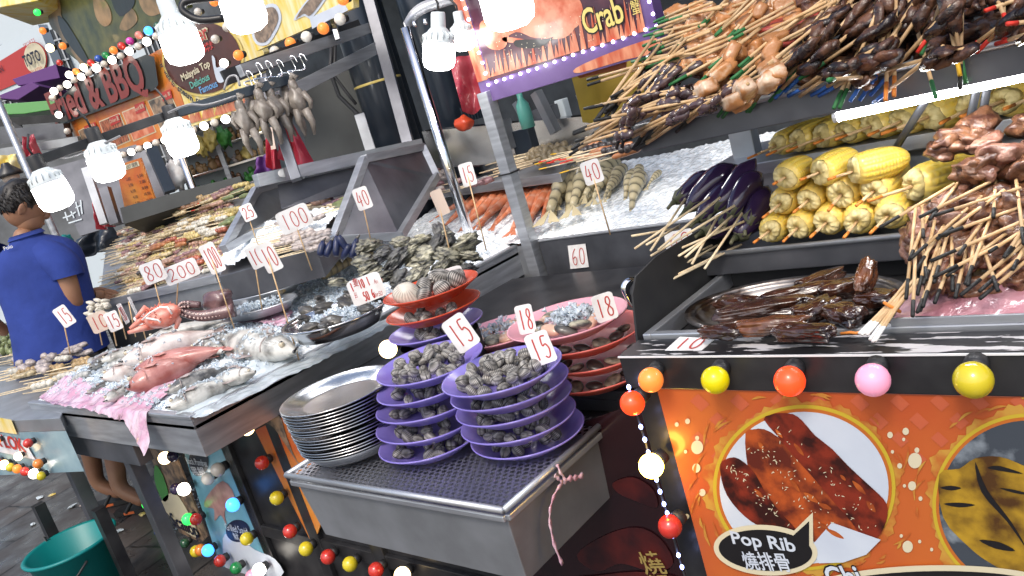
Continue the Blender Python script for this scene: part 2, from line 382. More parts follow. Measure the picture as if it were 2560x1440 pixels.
# slate paving: staggered stones with darker joints
m = MATS['slate']; nt = m.node_tree; b = nt.nodes['Principled BSDF']; N = nt.nodes.new; L = nt.links.new
tc = N('ShaderNodeTexCoord'); mp = N('ShaderNodeMapping'); mp.inputs['Rotation'].default_value = (0, 0, math.radians(78)); L(tc.outputs['Object'], mp.inputs[0])
br = N('ShaderNodeTexBrick'); br.inputs['Scale'].default_value = 1.0; br.inputs['Brick Width'].default_value = .62; br.inputs['Row Height'].default_value = .31; br.inputs['Mortar Size'].default_value = .008
nz = N('ShaderNodeTexNoise'); nz.inputs['Scale'].default_value = 6; nz.inputs['Detail'].default_value = 8; L(tc.outputs['Object'], nz.inputs[0])
wv = N('ShaderNodeVectorMath'); wv.operation = 'MULTIPLY_ADD'; L(nz.outputs['Color'], wv.inputs[0]); wv.inputs[1].default_value = (.05, .05, 0); L(mp.outputs[0], wv.inputs[2]); L(wv.outputs[0], br.inputs[0])
br.inputs['Color1'].default_value = (.075, .062, .055, 1); br.inputs['Color2'].default_value = (.045, .042, .042, 1); br.inputs['Mortar'].default_value = (.012, .010, .009, 1)
mx = N('ShaderNodeMix'); mx.data_type = 'RGBA'; mx.blend_type = 'MULTIPLY'; mx.inputs['Factor'].default_value = .8; cr = N('ShaderNodeMapRange'); cr.inputs['To Min'].default_value = .4; cr.inputs['To Max'].default_value = 1.5
L(nz.outputs['Fac'], cr.inputs['Value']); L(br.outputs['Color'], mx.inputs['A']); L(cr.outputs[0], mx.inputs['B']); L(mx.outputs['Result'], b.inputs['Base Color'])
rg = N('ShaderNodeMapRange'); rg.inputs['From Min'].default_value = .35; rg.inputs['From Max'].default_value = .65; rg.inputs['To Min'].default_value = .18; rg.inputs['To Max'].default_value = .6; L(nz.outputs['Fac'], rg.inputs['Value']); L(rg.outputs[0], b.inputs['Roughness'])
bp = N('ShaderNodeBump'); bp.inputs['Strength'].default_value = .6; bp.inputs['Distance'].default_value = .012; ad2 = N('ShaderNodeMath'); ad2.operation = 'MULTIPLY_ADD'
L(br.outputs['Fac'], ad2.inputs[0]); ad2.inputs[1].default_value = -1.2; L(nz.outputs['Fac'], ad2.inputs[2]); L(ad2.outputs[0], bp.inputs['Height']); L(bp.outputs[0], b.inputs['Normal'])
# printed papers of the signs
mat('print_orange', (.50, .10, .02), .35, 0, col2=(.62, .26, .04), scale=5, contrast=(.4, .7), coat=.3)
mat('print_diamond', (.42, .072, .022), .35, 0, col2=(.50, .125, .025), scale=3, coat=.3)
mat('print_diamond2', (.48, .105, .045), .35, coat=.3)
mat('print_yellow', (.50, .36, .03), .35, coat=.3)
mat('print_ring', (.46, .13, .02), .35, coat=.3)
mat('print_flame', (.50, .27, .045), .35, 0, col2=(.42, .10, .022), scale=26, contrast=(.4, .6), coat=.3)
mat('print_black', (.010, .009, .010), .35, coat=.3)
mat('print_white', (.56, .61, .68), .4, 0, col2=(.46, .51, .60), scale=6, coat=.2)
mat('print_cream', (.60, .54, .38), .4, coat=.2)
mat('print_rib', (.20, .024, .010), .3, 0, col2=(.03, .006, .004), scale=28, contrast=(.4, .6), detail=8, coat=.3)
mat('print_rib_hot', (.40, .075, .015), .3, 0, col2=(.10, .016, .008), scale=26, contrast=(.4, .6), detail=8, coat=.3)
mat('print_pomfret', (.42, .25, .02), .3, 0, col2=(.07, .03, .008), scale=20, contrast=(.42, .66), detail=9, coat=.3)
mat('print_foil', (.05, .06, .075), .25, 0, col2=(.28, .32, .36), scale=22, contrast=(.55, .75), detail=8, coat=.3)
mat('print_crab', (.48, .10, .045), .3, 0, col2=(.62, .26, .16), scale=16, contrast=(.4, .6), coat=.3)
mat('print_night', (.010, .004, .006), .25, 0, col2=(.022, .006, .008), scale=6, coat=.3)
mat('print_crab_dark', (.075, .009, .008), .3, 0, col2=(.02, .004, .006), scale=12, coat=.3)
mat('print_purple', (.035, .010, .03), .3, 0, col2=(.10, .03, .045), scale=9, coat=.3)
mat('print_violet', (.16, .10, .26), .35, 0, col2=(.09, .05, .16), scale=4, coat=.3)
mat('print_fire', (.42, .07, .03), .3, 0, col2=(.62, .28, .16), scale=14, stretch=(2.5, 1, .6), coat=.3)
mat('print_olive', (.30, .22, .07), .4, coat=.2)
mat('print_gold', (.66, .52, .16), .35, coat=.3)
mat('print_brown', (.05, .015, .012), .35, 0, col2=(.09, .025, .018), scale=6, coat=.2)
mat('print_red', (.42, .03, .025), .4, coat=.2)
mat('print_darkred', (.20, .018, .014), .4, coat=.2)
mat('print_rust', (.46, .11, .02), .3, 0, col2=(.2, .035, .01), scale=30, detail=7, coat=.3)
mat('print_satay', (.42, .14, .07), .35, 0, col2=(.10, .03, .02), scale=32, contrast=(.42, .6), stretch=(2, 1, .7), coat=.2)
mat('print_meal', (.30, .20, .13), .35, 0, col2=(.08, .06, .05), scale=26, contrast=(.42, .6), coat=.2)
mat('print_chicken', (.36, .22, .10), .35, 0, col2=(.10, .07, .03), scale=7, contrast=(.35, .65), detail=7, coat=.2)
mat('print_leaf', (.10, .10, .025), .35, 0, col2=(.03, .04, .015), scale=9, detail=7, coat=.2)
mat('print_wing', (.30, .22, .16), .35, 0, col2=(.12, .09, .07), scale=40, detail=7, coat=.2)
mat('print_sun', (.70, .50, .05), .35, 0, col2=(.75, .68, .42), scale=10, stretch=(3, 1, .5), coat=.2)
mat('print_sky', (.10, .26, .36), .35, 0, col2=(.16, .36, .46), scale=5, coat=.3)
mat('print_sea', (.30, .42, .46), .35, 0, col2=(.16, .26, .32), scale=7, coat=.3)
mat('print_squid', (.42, .26, .24), .35, 0, col2=(.26, .14, .14), scale=20, coat=.3)
mat('print_green', (.06, .26, .05), .4, coat=.2)
mat('print_teal', (.10, .36, .30), .4, coat=.2)
mat('print_blue', (.12, .30, .55), .4, coat=.2)
mat('print_pale', (.55, .62, .66), .4, coat=.2)
mat('print_ink', (.01, .012, .03), .4)

# ------------------------------------------------------------------ ground
g = MB(); g.add([(-90, -60, 0), (60, -60, 0), (60, 120, 0), (-90, 120, 0)], [(0, 1, 2, 3)]); structure('ground', g, 'slate')

# ------------------------------------------------------------------ shared makers
def bulb_at(p, d, colour, label, group, lit=False, back=(0, 1, 0), dark_socket=True):
    """a round festoon bulb of diameter d with its socket pointing back to the board"""
    p = np.array(p); back = np.array(back, float); back /= np.linalg.norm(back)
    key = ('bulb', colour, lit)
    if key not in PROTO:
        t = thing('light_bulb', label, 'light bulb')
        g = MB(); g.sph((0, 0, 0), .5, 18, 12); part(t, 'globe', g, ('lit_' if lit else 'bulb_')+colour, True, world=False)
        s_ = MB(); s_.tube([(0, .36, 0), (0, .52, 0), (0, .75, 0)], [.34, .34, .30], 12); part(t, 'socket', s_, 'socket', True, world=False)
        PROTO[key] = Proto(t)
    q = Vector(back).to_track_quat('Y', 'Z').to_euler()
    return PROTO[key].at(tuple(p), q, d, label, group)
PROTO = {}
DIG = {'0': [[(.5, 1), (.2, .85), (.12, .5), (.22, .12), (.5, 0), (.8, .15), (.88, .5), (.78, .88), (.5, 1)]],
       '1': [[(.5, 1), (.48, .5), (.5, 0)]], '2': [[(.15, .8), (.4, 1), (.75, .9), (.75, .6), (.35, .25), (.12, .02), (.5, .08), (.9, .03)]],
       '3': [[(.15, .92), (.6, 1), (.75, .8), (.4, .55), (.8, .4), (.75, .12), (.4, 0), (.12, .12)]],
       '4': [[(.45, 1), (.15, .35), (.9, .4)], [(.7, .75), (.65, 0)]], '5': [[(.85, .98), (.3, .97), (.22, .58), (.6, .62), (.85, .38), (.7, .08), (.4, 0), (.12, .1)]],
       '6': [[(.7, 1), (.3, .75), (.15, .35), (.35, .02), (.7, .05), (.82, .3), (.6, .5), (.25, .38)]],
       '8': [[(.5, .52), (.22, .72), (.35, .98), (.68, .97), (.76, .72), (.5, .52), (.18, .28), (.3, .02), (.7, .02), (.84, .28), (.5, .52)]]}
def tagcard(name_label, text, c, wpx, hpx, d, foot=None, tilt=0.0, yawa=0.0, tan=False, pitch_=0.0, thin=.0045, corner=.12, group='handwritten price tags', stick=True):
    """a handwritten price card centred on pixel c at depth d, facing the shopper, with a bamboo stick to its foot"""
    o = ad(c[0], c[1], d); w = wpx*d/F; h = hpx*d/F
    # card axes: level right and up, turned about the vertical and tipped
    f = np.array([ray(*c)[0], ray(*c)[1], 0]); f /= np.linalg.norm(f)
    r = np.array([f[1], -f[0], 0]); r, f = r*math.cos(yawa)+f*math.sin(yawa), f*math.cos(yawa)-r*math.sin(yawa)
    up = UPI*math.cos(pitch_)+f*math.sin(pitch_)
    r, up = r*math.cos(tilt)+up*math.sin(tilt), up*math.cos(tilt)-r*math.sin(tilt)
    n = np.cross(r, up); n = n if np.dot(n, CP-o) > 0 else -n
    t = thing('price_tag', name_label, 'price tag', tuple(o-up*h/2), group)
    k = corner*min(w, h); cs = []
    for sx, sy in ((1, 1), (-1, 1), (-1, -1), (1, -1)):
        a, b2 = (w/2-k)*sx, (h/2-k)*sy; cs += [(a+k*sx, b2), (a, b2+k*sy)] if sx*sy > 0 else [(a, b2+k*sy), (a+k*sx, b2)]
    bend = lambda a, b2: .05*h*(a/w*2)**2
    mb = MB(); cols = [-1, -.9, -.72, -.4, 0, .4, .72, .9, 1]; hh = [h/2-k*(1-min(1, (1-abs(q))/(2*k/w))**.5) for q in cols]; rings = []
    for q, y in zip(cols, hh):
        a = q*w/2; rings.append([o+r*a+up*y+n*(.0008+bend(a, y)), o+r*a-up*y+n*(.0008+bend(a, y)), o+r*a-up*y+n*(bend(a, y)-.0008), o+r*a+up*y+n*(bend(a, y)-.0008)])
    mb.loft(rings)
    part(t, 'card', mb, 'card_tan' if tan else 'card')
    ln = MB()
    if text:
        rows = text.split('/'); rh = 1/len(rows)
        for ri, row in enumerate(rows):
            cw = .82/max(1, len(row))
            for i, ch in enumerate(row):
                if ch not in DIG: continue
                for st in DIG[ch]:
                    pts = smooth_poly(st, 4, False); y0 = 1-(ri+1)*rh
                    P = []
                    for u, v in pts:
                        uu = .09+cw*(i+.08+.84*u)+random.uniform(-.004, .004); vv = y0+rh*(.16+.68*v); a, b2 = (uu-.5)*w, (vv-.5)*h
                        P.append(o+r*a+up*b2+n*(.0016+bend(a, b2)))
                    L_, R_ = [], []
                    for i2 in range(len(P)):
                        tt = P[min(i2+1, len(P)-1)]-P[max(i2-1, 0)]; q = np.cross(n, tt/(np.linalg.norm(tt)+1e-9))
                        L_.append(P[i2]+q*thin*.5); R_.append(P[i2]-q*thin*.5)
                    m_ = len(P); ln.add(L_+R_, [(j, j+1, m_+j+1, m_+j) for j in range(m_-1)])
        if ln.v: part(t, 'number', ln, 'marker')
    if stick and foot is not None:
        fp = np.array(foot) if len(foot) == 3 else ad(foot[0], foot[1], d+.03)
        top = o+up*h*.3-n*.004; sb = MB(); sb.tube([top, fp-UPI*.02], .0024, 6); part(t, 'stick', sb, 'bamboo', True)
    return t, (o, r, up, n, w, h)
def skewer(a, b, tip, label, group, rad=.0029, food=None, cat='skewer', wood='bamboo', n_food=3, fr=.016, tiplen=.035, back=.085, name='meat_skewer', drop=None):
    """bamboo skewer from the food end a to the bare end b, painted tip; the food sits on the stick behind a"""
    a = np.array(a, float); b = np.array(b, float); d = b-a; l = np.linalg.norm(d); d /= l
    t = thing(name, label, cat, tuple(a), group)
    st = MB(); tl = min(tiplen, l*.4)
    st.tube([a-d*back, b-d*tl if tip else b], rad, 7); s_ = part(t, 'stick', st, wood, True)
    if tip:
        tb = MB(); tb.tube([b-d*(tl+.0004), b], rad*1.08, 7); part(s_, 'tip', tb, 'tip_'+tip, True)
    if food:
        fm = MB(); x = np.cross(d, UPI); x /= np.linalg.norm(x)+1e-9; z = np.cross(x, d); R = np.stack([d, x, z], 1)
        for i in range(n_food):
            c = a-d*(.010+back*(i+.3)/n_food)
            if drop is not None: c = c-drop
            food_kind(fm, food, c, R, fr, back/n_food, random.randint(0, 99))
        part(t, 'meat', fm, food, True)
    return t
def food_kind(fm, food, c, R, fr, step, seed):
    Q = R @ rotm(random.uniform(-.6, .6), random.uniform(-.3, .3), random.uniform(-.4, .4))
    if food == 'pork_belly': fm.blob(c, (max(step*.62, fr*.8), fr*1.25, fr*1.05), .10, 1.6, 3, seed, .85, 0, Q)
    elif food == 'gizzard': fm.blob(c, (step*.7, fr, fr*.8), .3, 1.5, 2, seed, 0, 0, Q)
    else: fm.blob(c, (step*.95, fr*1.25, fr*.75), .38, 1.4, 2, seed, .15, 0, Q)
# ================================================================== RIGHT GRILL COUNTER
X0, X1 = -.80, .62
rc = thing('grill_counter', 'black grill counter with chipped paint rim and orange food poster on its front', 'counter', (-.1, 1.5, 0))
g = MB(); g.box(X0, X1, 1.06, 1.95, 0, .905); part(rc, 'body', g, 'black', bev=.003)
g = MB(); g.box(X0-.003, X1, 1.046, 1.118, .872, .93); part(rc, 'front_band', g, 'black', bev=.002)
g = MB(); g.add([(X0-.002, 1.047, .9325), (X1, 1.047, .9325), (X1, 1.113, .9325), (X0-.002, 1.113, .9325)], [(0, 1, 2, 3)]); part(rc, 'chipped_rim', g, 'chipped')
g = MB(); g.box(X0-.003, X1, 1.0435, 1.0458, .929, .9318); part(rc, 'worn_edge', g, 'white_paint')
g = MB(); g.box(X0+.02, X1, 1.118, 1.134, .906, .940); g.box(X0+.004, X0+.02, 1.118, 1.62, .906, .940); part(rc, 'steel_lip', g, 'steel', bev=.002)
g = MB(); g.box(-.835, X1, 1.44, 1.70, .906, .952); part(rc, 'tray_riser', g, 'black_matt')
g = MB(); g.box(-.86, X1, 1.705, 1.712, .955, 1.09); part(rc, 'back_panel', g, 'steel_dull')
g = MB(); g.box(-.92, X1, 1.66, 1.96, 1.09, 1.102); g.box(-.92, X1, 1.652, 1.66, 1.078, 1.106); part(rc, 'corn_shelf', g, 'steel', bev=.002)
# splash plate at the left end
pl = Plane((-.812, 0, 0), (0, 1, 0)); g = MB()
pts = [ax(*q, -.812) for q in ((1597, 900), (1580, 735), (1588, 692), (1640, 640), (1742, 578), (1850, 560), (1870, 700))]
g.loft([[p-np.array([.002, 0, 0]) for p in pts], [p+np.array([.002, 0, 0]) for p in pts]]); part(rc, 'splash_plate', g, 'black_matt')
# poster
fp = thing('food_poster', 'orange poster with pork rib circle and grilled chicken circle on the counter front', 'poster', (-.1, 1.056, 0))
g = MB(); g.box(-.748, X1, 1.050, 1.0585, .02, .871); part(fp, 'board', g, 'print_diamond', bev=.001)
P = Plane((0, 1.050, 0)); g = MB()
def ring_px(cx, cy, rx, ry, n=48, rot=0.0, jag=0, seed=0):
    out = []
    for i in range(n):
        a = 2*math.pi*i/n; k = 1+(jag*abs(noise.noise(Vector((math.cos(a)*3+seed, math.sin(a)*3, seed))))*2.2+ (jag*.35 if i % 2 else 0) if jag else 0)
        x, y = rx*k*math.cos(a), ry*k*math.sin(a); out.append((cx+x*math.cos(rot)-y*math.sin(rot), cy+x*math.sin(rot)+y*math.cos(rot)))
    return out
dm = MB()
for i, (x, y) in enumerate([(2150+100*i+48*(j % 2), 1006+46*j) for j in range(4) for i in range(-4, 5)]):
    s_ = 26 - 3*max(0, abs(y-1030)/60)
    P.poly(dm, [(x-s_, y-4), (x-4, y-s_*.9), (x+s_, y+4), (x+4, y+s_*.9)], .0008)
part(fp, 'diamond_pattern', dm, 'print_diamond2')
fl = MB()
P.poly(fl, ring_px(2012, 1217, 228, 208, 110, 0, .10, 1), .0012)
P.poly(fl, ring_px(2575, 1260, 243, 229, 110, 0, .10, 5), .0014)
for i in range(60):
    a = random.uniform(0, 6.28); cx, cy, rx, ry = random.choice([(2012, 1217, 250, 226), (2575, 1260, 262, 244)]); k = random.uniform(1, 1.16)
    x, y = cx+rx*k*math.cos(a), cy+ry*k*math.sin(a); t = a+1.57+random.uniform(-.5, .5); l = random.uniform(10, 34)
    if y < 985 or x < 1690: continue
    q = [(x-l*math.cos(t), y-l*math.sin(t)), (x+4*math.cos(a), y+4*math.sin(a)), (x+l*math.cos(t+.3), y+l*math.sin(t+.3)), (x-3*math.cos(a), y-3*math.sin(a))]
    P.poly(fl, q, .0015+.00001*i, 0, 4)
part(fp, 'flame_print', fl, 'print_flame')
dr = MB()
for i, (x, y, r) in enumerate([(2288, 1150, 17), (2265, 1077, 8), (2226, 1086, 7), (2281, 1213, 10), (2260, 1097, 4), (2293, 1124, 6), (2270, 1365, 13), (2250, 1163, 6), (2232, 1128, 4), (2302, 1245, 5), (1744, 1117, 15), (1720, 1052, 6), (1693, 1060, 5), (1742, 1169, 10), (1744, 1094, 5), (1715, 1128, 4), (2254, 1338, 4), (2300, 1352, 4), (2330, 1372, 4), (2262, 1213, 4), (1757, 1230, 8), (1718, 1290, 6)]):
    P.poly(dr, ring_px(x, y, r, r*1.15, 18), .0016+.00001*i)
part(fp, 'droplet_print', dr, 'print_cream')
for nm, mt, k, off in (('yellow_ring', 'print_yellow', 17, .0024), ('orange_ring', 'print_ring', 8, .0028)):
    g = MB(); P.poly(g, ring_px(2012, 1217, 211+k, 190+k, 72), off); P.poly(g, ring_px(2575, 1260, 226+k, 212+k, 72), off); part(fp, nm, g, mt)
g = MB(); P.poly(g, ring_px(2012, 1217, 211, 190, 72), .0032); part(fp, 'rib_photo', g, 'print_white')
g = MB(); P.poly(g, ring_px(2575, 1260, 226, 212, 72), .0032); part(fp, 'chicken_photo', g, 'print_foil')
rb = MB(); rh = MB()
P.poly(rb, [(1803, 1158), (1815, 1146), (1838, 1140), (1862, 1152), (1890, 1180), (1920, 1235), (1960, 1285), (1995, 1322), (1985, 1332), (1940, 1318), (1905, 1312), (1880, 1300), (1848, 1272), (1820, 1235), (1806, 1195)], .0040, 0, 2)
P.poly(rh, [(1866, 1078), (1885, 1071), (1912, 1070), (1950, 1092), (2010, 1150), (2080, 1230), (2130, 1300), (2172, 1345), (2120, 1366), (2080, 1348), (2040, 1352), (1960, 1320), (1905, 1280), (1880, 1200), (1868, 1140)], .0036, 0, 2)
P.poly(rb, [(1912, 1045), (1928, 1034), (1950, 1029), (1985, 1032), (2010, 1050), (2040, 1085), (2082, 1118), (2120, 1158), (2165, 1200), (2200, 1232), (2219, 1256), (2221, 1285), (2212, 1315), (2195, 1340), (2165, 1345), (2130, 1300), (2090, 1255), (2040, 1195), (1990, 1140), (1945, 1085)], .0044, 0, 2)
part(fp, 'rib_print', rb, 'print_rib'); part(fp, 'hot_rib_print', rh, 'print_rib_hot')
gl = MB()
for i in range(150):
    t = random.random(); k = random.choice([((1940, 1060), (2190, 1310), 34), ((1890, 1100), (2080, 1320), 26), ((1830, 1165), (1960, 1300), 22)])
    x = k[0][0]+(k[1][0]-k[0][0])*t+random.uniform(-1, 1)*k[2]; y = k[0][1]+(k[1][1]-k[0][1])*t+random.uniform(-1, 1)*k[2]*.7; l = random.uniform(1.5, 6); a = random.uniform(0, 3)
    P.poly(gl, [(x-l*math.cos(a), y-l*math.sin(a)), (x+1.2*math.sin(a), y-1.2*math.cos(a)), (x+l*math.cos(a), y+l*math.sin(a)), (x-1.2*math.sin(a), y+1.2*math.cos(a))], .0048+.000005*i)
part(fp, 'sauce_glint_print', gl, 'print_cream')
hs = MB()
for i, (x, y, l, w, a) in enumerate([(2030, 1240, 22, 7, .6), (2065, 1262, 18, 6, .4), (1905, 1110, 12, 5, 1.0), (1990, 1210, 20, 5, .9), (2150, 1215, 24, 6, .8), (2180, 1262, 18, 7, .9), (2000, 1120, 20, 5, .9), (1900, 1230, 16, 5, .8), (2090, 1330, 26, 6, .5), (1950, 1080, 14, 4, .9), (2110, 1190, 10, 4, .8), (2060, 1310, 16, 5, .5)]):
    P.poly(hs, [(x+l*math.cos(a), y+l*math.sin(a)), (x-w*math.sin(a), y+w*math.cos(a)), (x-l*math.cos(a), y-l*math.sin(a)), (x+w*math.sin(a), y-w*math.cos(a))], .0046+.00001*i, 0, 4)
part(fp, 'sauce_highlight_print', hs, 'print_rust')
g = MB(); P.poly(g, [(2030, 1362), (2082, 1302), (2204, 1345), (2168, 1382), (2110, 1402), (2050, 1404)], .0046); part(fp, 'paper_print', g, 'print_white')
g = MB(); P.poly(g, [(2350, 1182), (2400, 1168), (2440, 1142), (2500, 1138), (2560, 1160), (2640, 1200), (2660, 1400), (2560, 1440), (2480, 1405), (2420, 1360), (2360, 1290)], .0040, 0, 3); part(fp, 'chicken_print', g, 'print_pomfret')
g = MB()
for i, q in enumerate([[(2352, 1215), (2380, 1210), (2405, 1216), (2380, 1222)], [(2360, 1255), (2400, 1252), (2440, 1258), (2400, 1264)], [(2440, 1150), (2470, 1220), (2530, 1300), (2570, 1370), (2520, 1300), (2455, 1225)], [(2470, 1165), (2500, 1160), (2560, 1180), (2500, 1172)], [(2500, 1215), (2540, 1220), (2580, 1232), (2540, 1228)], [(2450, 1345), (2500, 1350), (2540, 1372), (2490, 1366)]]): P.poly(g, q, .0044+.0001*i, 0, 3)
part(fp, 'grill_marks_print', g, 'print_black')
g = MB(); P.poly(g, ring_px(1917, 1371, 130, 63, 48, .07), .0050); P.poly(g, [(1975, 1335), (2035, 1276), (2036, 1360)], .0051); P.poly(g, ring_px(2330, 1478, 330, 70, 60, -.02), .0050); part(fp, 'label_outline', g, 'print_cream')
g = MB(); P.poly(g, ring_px(1917, 1371, 117, 51, 48, .07), .0056); P.poly(g, [(1985, 1335), (2026, 1298), (2026, 1362)], .0057); P.poly(g, ring_px(2330, 1484, 316, 62, 60, -.02), .0056); part(fp, 'label_oval', g, 'print_black')
g = MB(); P.text(g, 'Pop Rib', (1836, 1353), (1995, 1374), 29, .0062, 0, .022); part(fp, 'lettering', g, 'print_white'); g = MB(); P.text(g, '燒排骨', (1868, 1414), (1984, 1420), 38, .0062, 0, .015); part(fp, 'lettering', g, 'print_white'); g = MB(); P.text(g, 'Chi', (2082, 1462), (2166, 1458), 48, .0070, 0, .02); part(fp, 'lettering', g, 'print_white')
g = MB(); P.text(g, 'Chi', (2079, 1464), (2169, 1460), 53, .0066, 0, .05); part(fp, 'lettering_outline', g, 'print_black')

# bulbs along the counter front
for i, (x, y, d, c, lt) in enumerate([(1627, 950, 64, 'orange', True), (1788, 950, 71, 'lemon', True), (1974, 953, 78, 'red', True), (2182, 950, 85, 'pink', True), (2433, 950, 95, 'yellow', False)]):
    p = ay(x, y, 1.012); D = d*dep(p)/F
    nm = dict(orange='orange', lemon='lemon yellow', red='red', pink='pink', yellow='dull yellow')[c]
    bulb_at(p, D, c, f'{nm} round bulb on the black counter front, {ORD[i]} from the corner', 'bulbs along the counter front', lt, (0, 1, .35))
# fairy light string down the counter corner
fs = thing('fairy_light_string', 'string of tiny blue white lights hanging down the dark counter corner', 'string lights', tuple(ay(1675, 1440, 1.03)))
LD = [(1572, 968), (1602, 1067), (1612, 1099), (1621, 1131), (1641, 1199), (1650, 1229), (1660, 1260), (1668, 1283), (1696, 1388), (1705, 1418)]
g = MB(); g.tube([ay(x, y, 1.034) for x, y in LD+[(1715, 1450)]], .0022, 6); part(fs, 'wire', g, 'wire')
for x, y in LD:
    g = MB(); g.sph(ay(x, y, 1.028), (.0034, .0034, .0048), 8, 6); part(fs, 'led', g, 'led_blue', True)
for i, (x, y, d, c, lt, nm) in enumerate([(1581, 1008, 63, 'red', True, 'glowing red'), (1628, 1165, 63, 'yellow', True, 'bright glowing yellow'), (1675, 1316, 61, 'red', False, 'unlit red')]):
    p = ay(x, y, 1.012); bulb_at(p, d*dep(p)/F, c, f'{nm} round bulb on the blue light string by the counter corner', 'bulbs on the corner light string', lt, (.3, 1, .2))

# ---- rib tray
def oval_tray(name, label, c, rx, ry, depth, rim, matn, cat='tray', rot=0.0, group=None, lip=.012):
    t = thing(name, label, cat, tuple(c), group, (0, 0, rot)); g = MB()
    g.lathe([(.001, .002), (.72, .002), (.80, .006), (.92, depth*.8), (1.0-rim, depth), (1.0, depth+.001), (1.006, depth-.004), (1.0-rim, depth-.006), (.90, depth*.7), (.78, 0), (.001, 0)], 64, (0, 0, 0), rx, ry)
    part(t, 'dish', g, matn, True, world=False); return t
cx, cy = -.583, 1.245
oval_tray('serving_tray', 'oval steel tray of dark glazed pork ribs on the black counter', (cx, cy, .908), .185, .125, .032, .10, 'steel_sauced')
for i, (x, y, l, w, h, r, mt, lab) in enumerate([(1905, 775, 270, 62, 50, -.05, 'rib', 'long dark glazed rib across the middle of the oval tray'), (1925, 815, 200, 50, 42, .02, 'rib_light', 'lighter brown glazed rib at the front edge of the oval tray'), (1985, 735, 190, 46, 40, -.1, 'rib', 'blackened rib at the back of the oval tray'),
     (2165, 690, 110, 40, 50, -.75, 'rib_light', 'brown rib end sticking up behind the oval tray of ribs'), (2110, 720, 130, 60, 50, -.1, 'rib', 'black shiny rib on the right of the oval tray'), (2110, 785, 110, 64, 46, .35, 'rib', 'chunky black rib at the right front of the oval tray'), (1800, 830, 120, 44, 34, .1, 'rib', 'short dark rib tucked at the tray front left'), (1845, 760, 150, 60, 44, .2, 'rib', 'blunt black rib at the back left of the oval tray'), (2040, 775, 130, 60, 50, -.3, 'rib', 'glossy black rib between the long rib and the right pieces'), (2010, 830, 150, 50, 40, .1, 'rib', 'dark sauce covered rib at the front middle of the tray'), (2050, 700, 150, 44, 40, -.25, 'rib', 'crusted black rib along the back rim of the tray'), (2190, 745, 100, 56, 40, .1, 'rib', 'dark rib chunk by the skewer bundle')]):
    k = 1.42/F; p = az(x, y, .955 if i not in (3,) else .985); a = -.10+r
    e = az(x+100*math.cos(a), y+100*math.sin(a), p[2])-p; yw = math.atan2(e[1], e[0])
    R = rotm(0, 0, yw) @ rotm(0, -.5 if i == 3 else 0, 0); g = MB(); g.blob(p, (l*k*.47, w*k*.52, h*k*.46), .16, 1.6, 5, i+3, .5, 0, R)
    single('pork_rib', g, mt, lab, 'pork rib', 'glazed ribs on the oval tray', True)
# ---- corn
def corn_mesh(R0, Ln, seed, rows=15, kern=15):
    g = MB(); na = rows*5; nr = kern*4; rings = []; c = []
    for i in range(nr+1):
        t = i/nr; R = R0*(.90+.16*math.sin(math.pi*min(1, t*1.1+.12))**.8)*(1-.55*max(0, t-.72)/.28*max(0, t-.72)/.28); ring = []; R *= .74+.26*min(1, t/.06)**.6
        off = noise.noise(Vector((t*2, seed, 0)))*.1
        for j in range(na):
            a = 2*math.pi*j/na; row = int(j//5); ph = (t*kern+(.5 if row % 2 else 0)+noise.noise(Vector((row*.9, seed, t*3)))*.25)
            ca = abs(math.sin(math.pi*(j/5 % 1))); cl = abs(math.sin(math.pi*ph)); b = min(1, ca*1.7)**.6*min(1, cl*1.8)**.5
            b *= min(1, t*7+.25); r = R*(.94+.08*b); ring.append((r*math.cos(a+off), t*Ln, r*math.sin(a+off))); c.append(1-b)
        rings.append(ring)
    g.loft(rings, 0, True, True, c); return g
def corn(seed):
    R0, Ln = .0255, .15; t = thing('corn_cob', 'yellow corn cob on a stick', 'corn cob')
    part(t, 'cob', corn_mesh(R0, Ln, seed), 'corn', True, colors=True, world=False)
    g = MB(); n = 30; rr = [[( k*R0*.72*(1+.05*noise.noise(Vector((math.cos(2*math.pi*j/n)*3, math.sin(2*math.pi*j/n)*3, seed)))*2)*math.cos(2*math.pi*j/n), y+.0022*math.sin(j*2.1+seed)*(k > .3), k*R0*.92*math.sin(2*math.pi*j/n)) for j in range(n)] for k, y in ((.99, .004), (.95, -.003), (.80, -.0085), (.52, -.0105), (.26, -.008), (.12, -.001))]
    g.loft(rr); part(t, 'cut_end', g, 'corn_end', True, world=False)
    g = MB(); g.tube([(0, .04, 0), (.002, -.055, -.002)], .0025, 7); s_ = part(t, 'stick', g, 'bamboo', True, world=False)
    g = MB(); g.tube([(.002, -.055, -.002), (.0025, -.078, -.003)], .0026, 7); o = put('tip', mesh('tip', g, 'tip_orange', True), s_)
    return Proto(t)
CORN = [corn(1), corn(5), corn(9)]
def place_corn(lst, y, r0, rowname, group, sl=1.0):
    for i, (x, yy, r, rz) in enumerate(lst):
        p = ay(x, yy, y); sc = r*dep(p)/F/.0255
        CORN[i % 3].at(tuple(p), Euler((random.uniform(-.06, .02), random.uniform(0, 6), rz+random.uniform(-.06, .06))), (sc, sc*sl, sc), f'yellow corn cob, {ORD[i]} from the left {rowname}', group)
ct = thing('corn_tray', 'grey steel tray stacked with yellow corn cobs beside the eggplants', 'tray', (-.3, 1.55, .952))
yf = 1.405; za, zb = ay(1737, 640, yf)[2], ay(1737, 693, yf)[2]
g = MB(); g.box(-.832, X1, yf, yf+.012, zb, za); g.box(-.832, X1, yf+.012, 1.70, za-.018, za-.010); g.box(-.832, -.826, yf+.012, 1.70, zb, za); part(ct, 'pan', g, 'steel_dark', bev=.002)
g = MB(); g.tube([(-.836, yf-.002, za), (X1, yf-.002, za)], .0055, 10); part(ct, 'rolled_rim', g, 'steel', True)
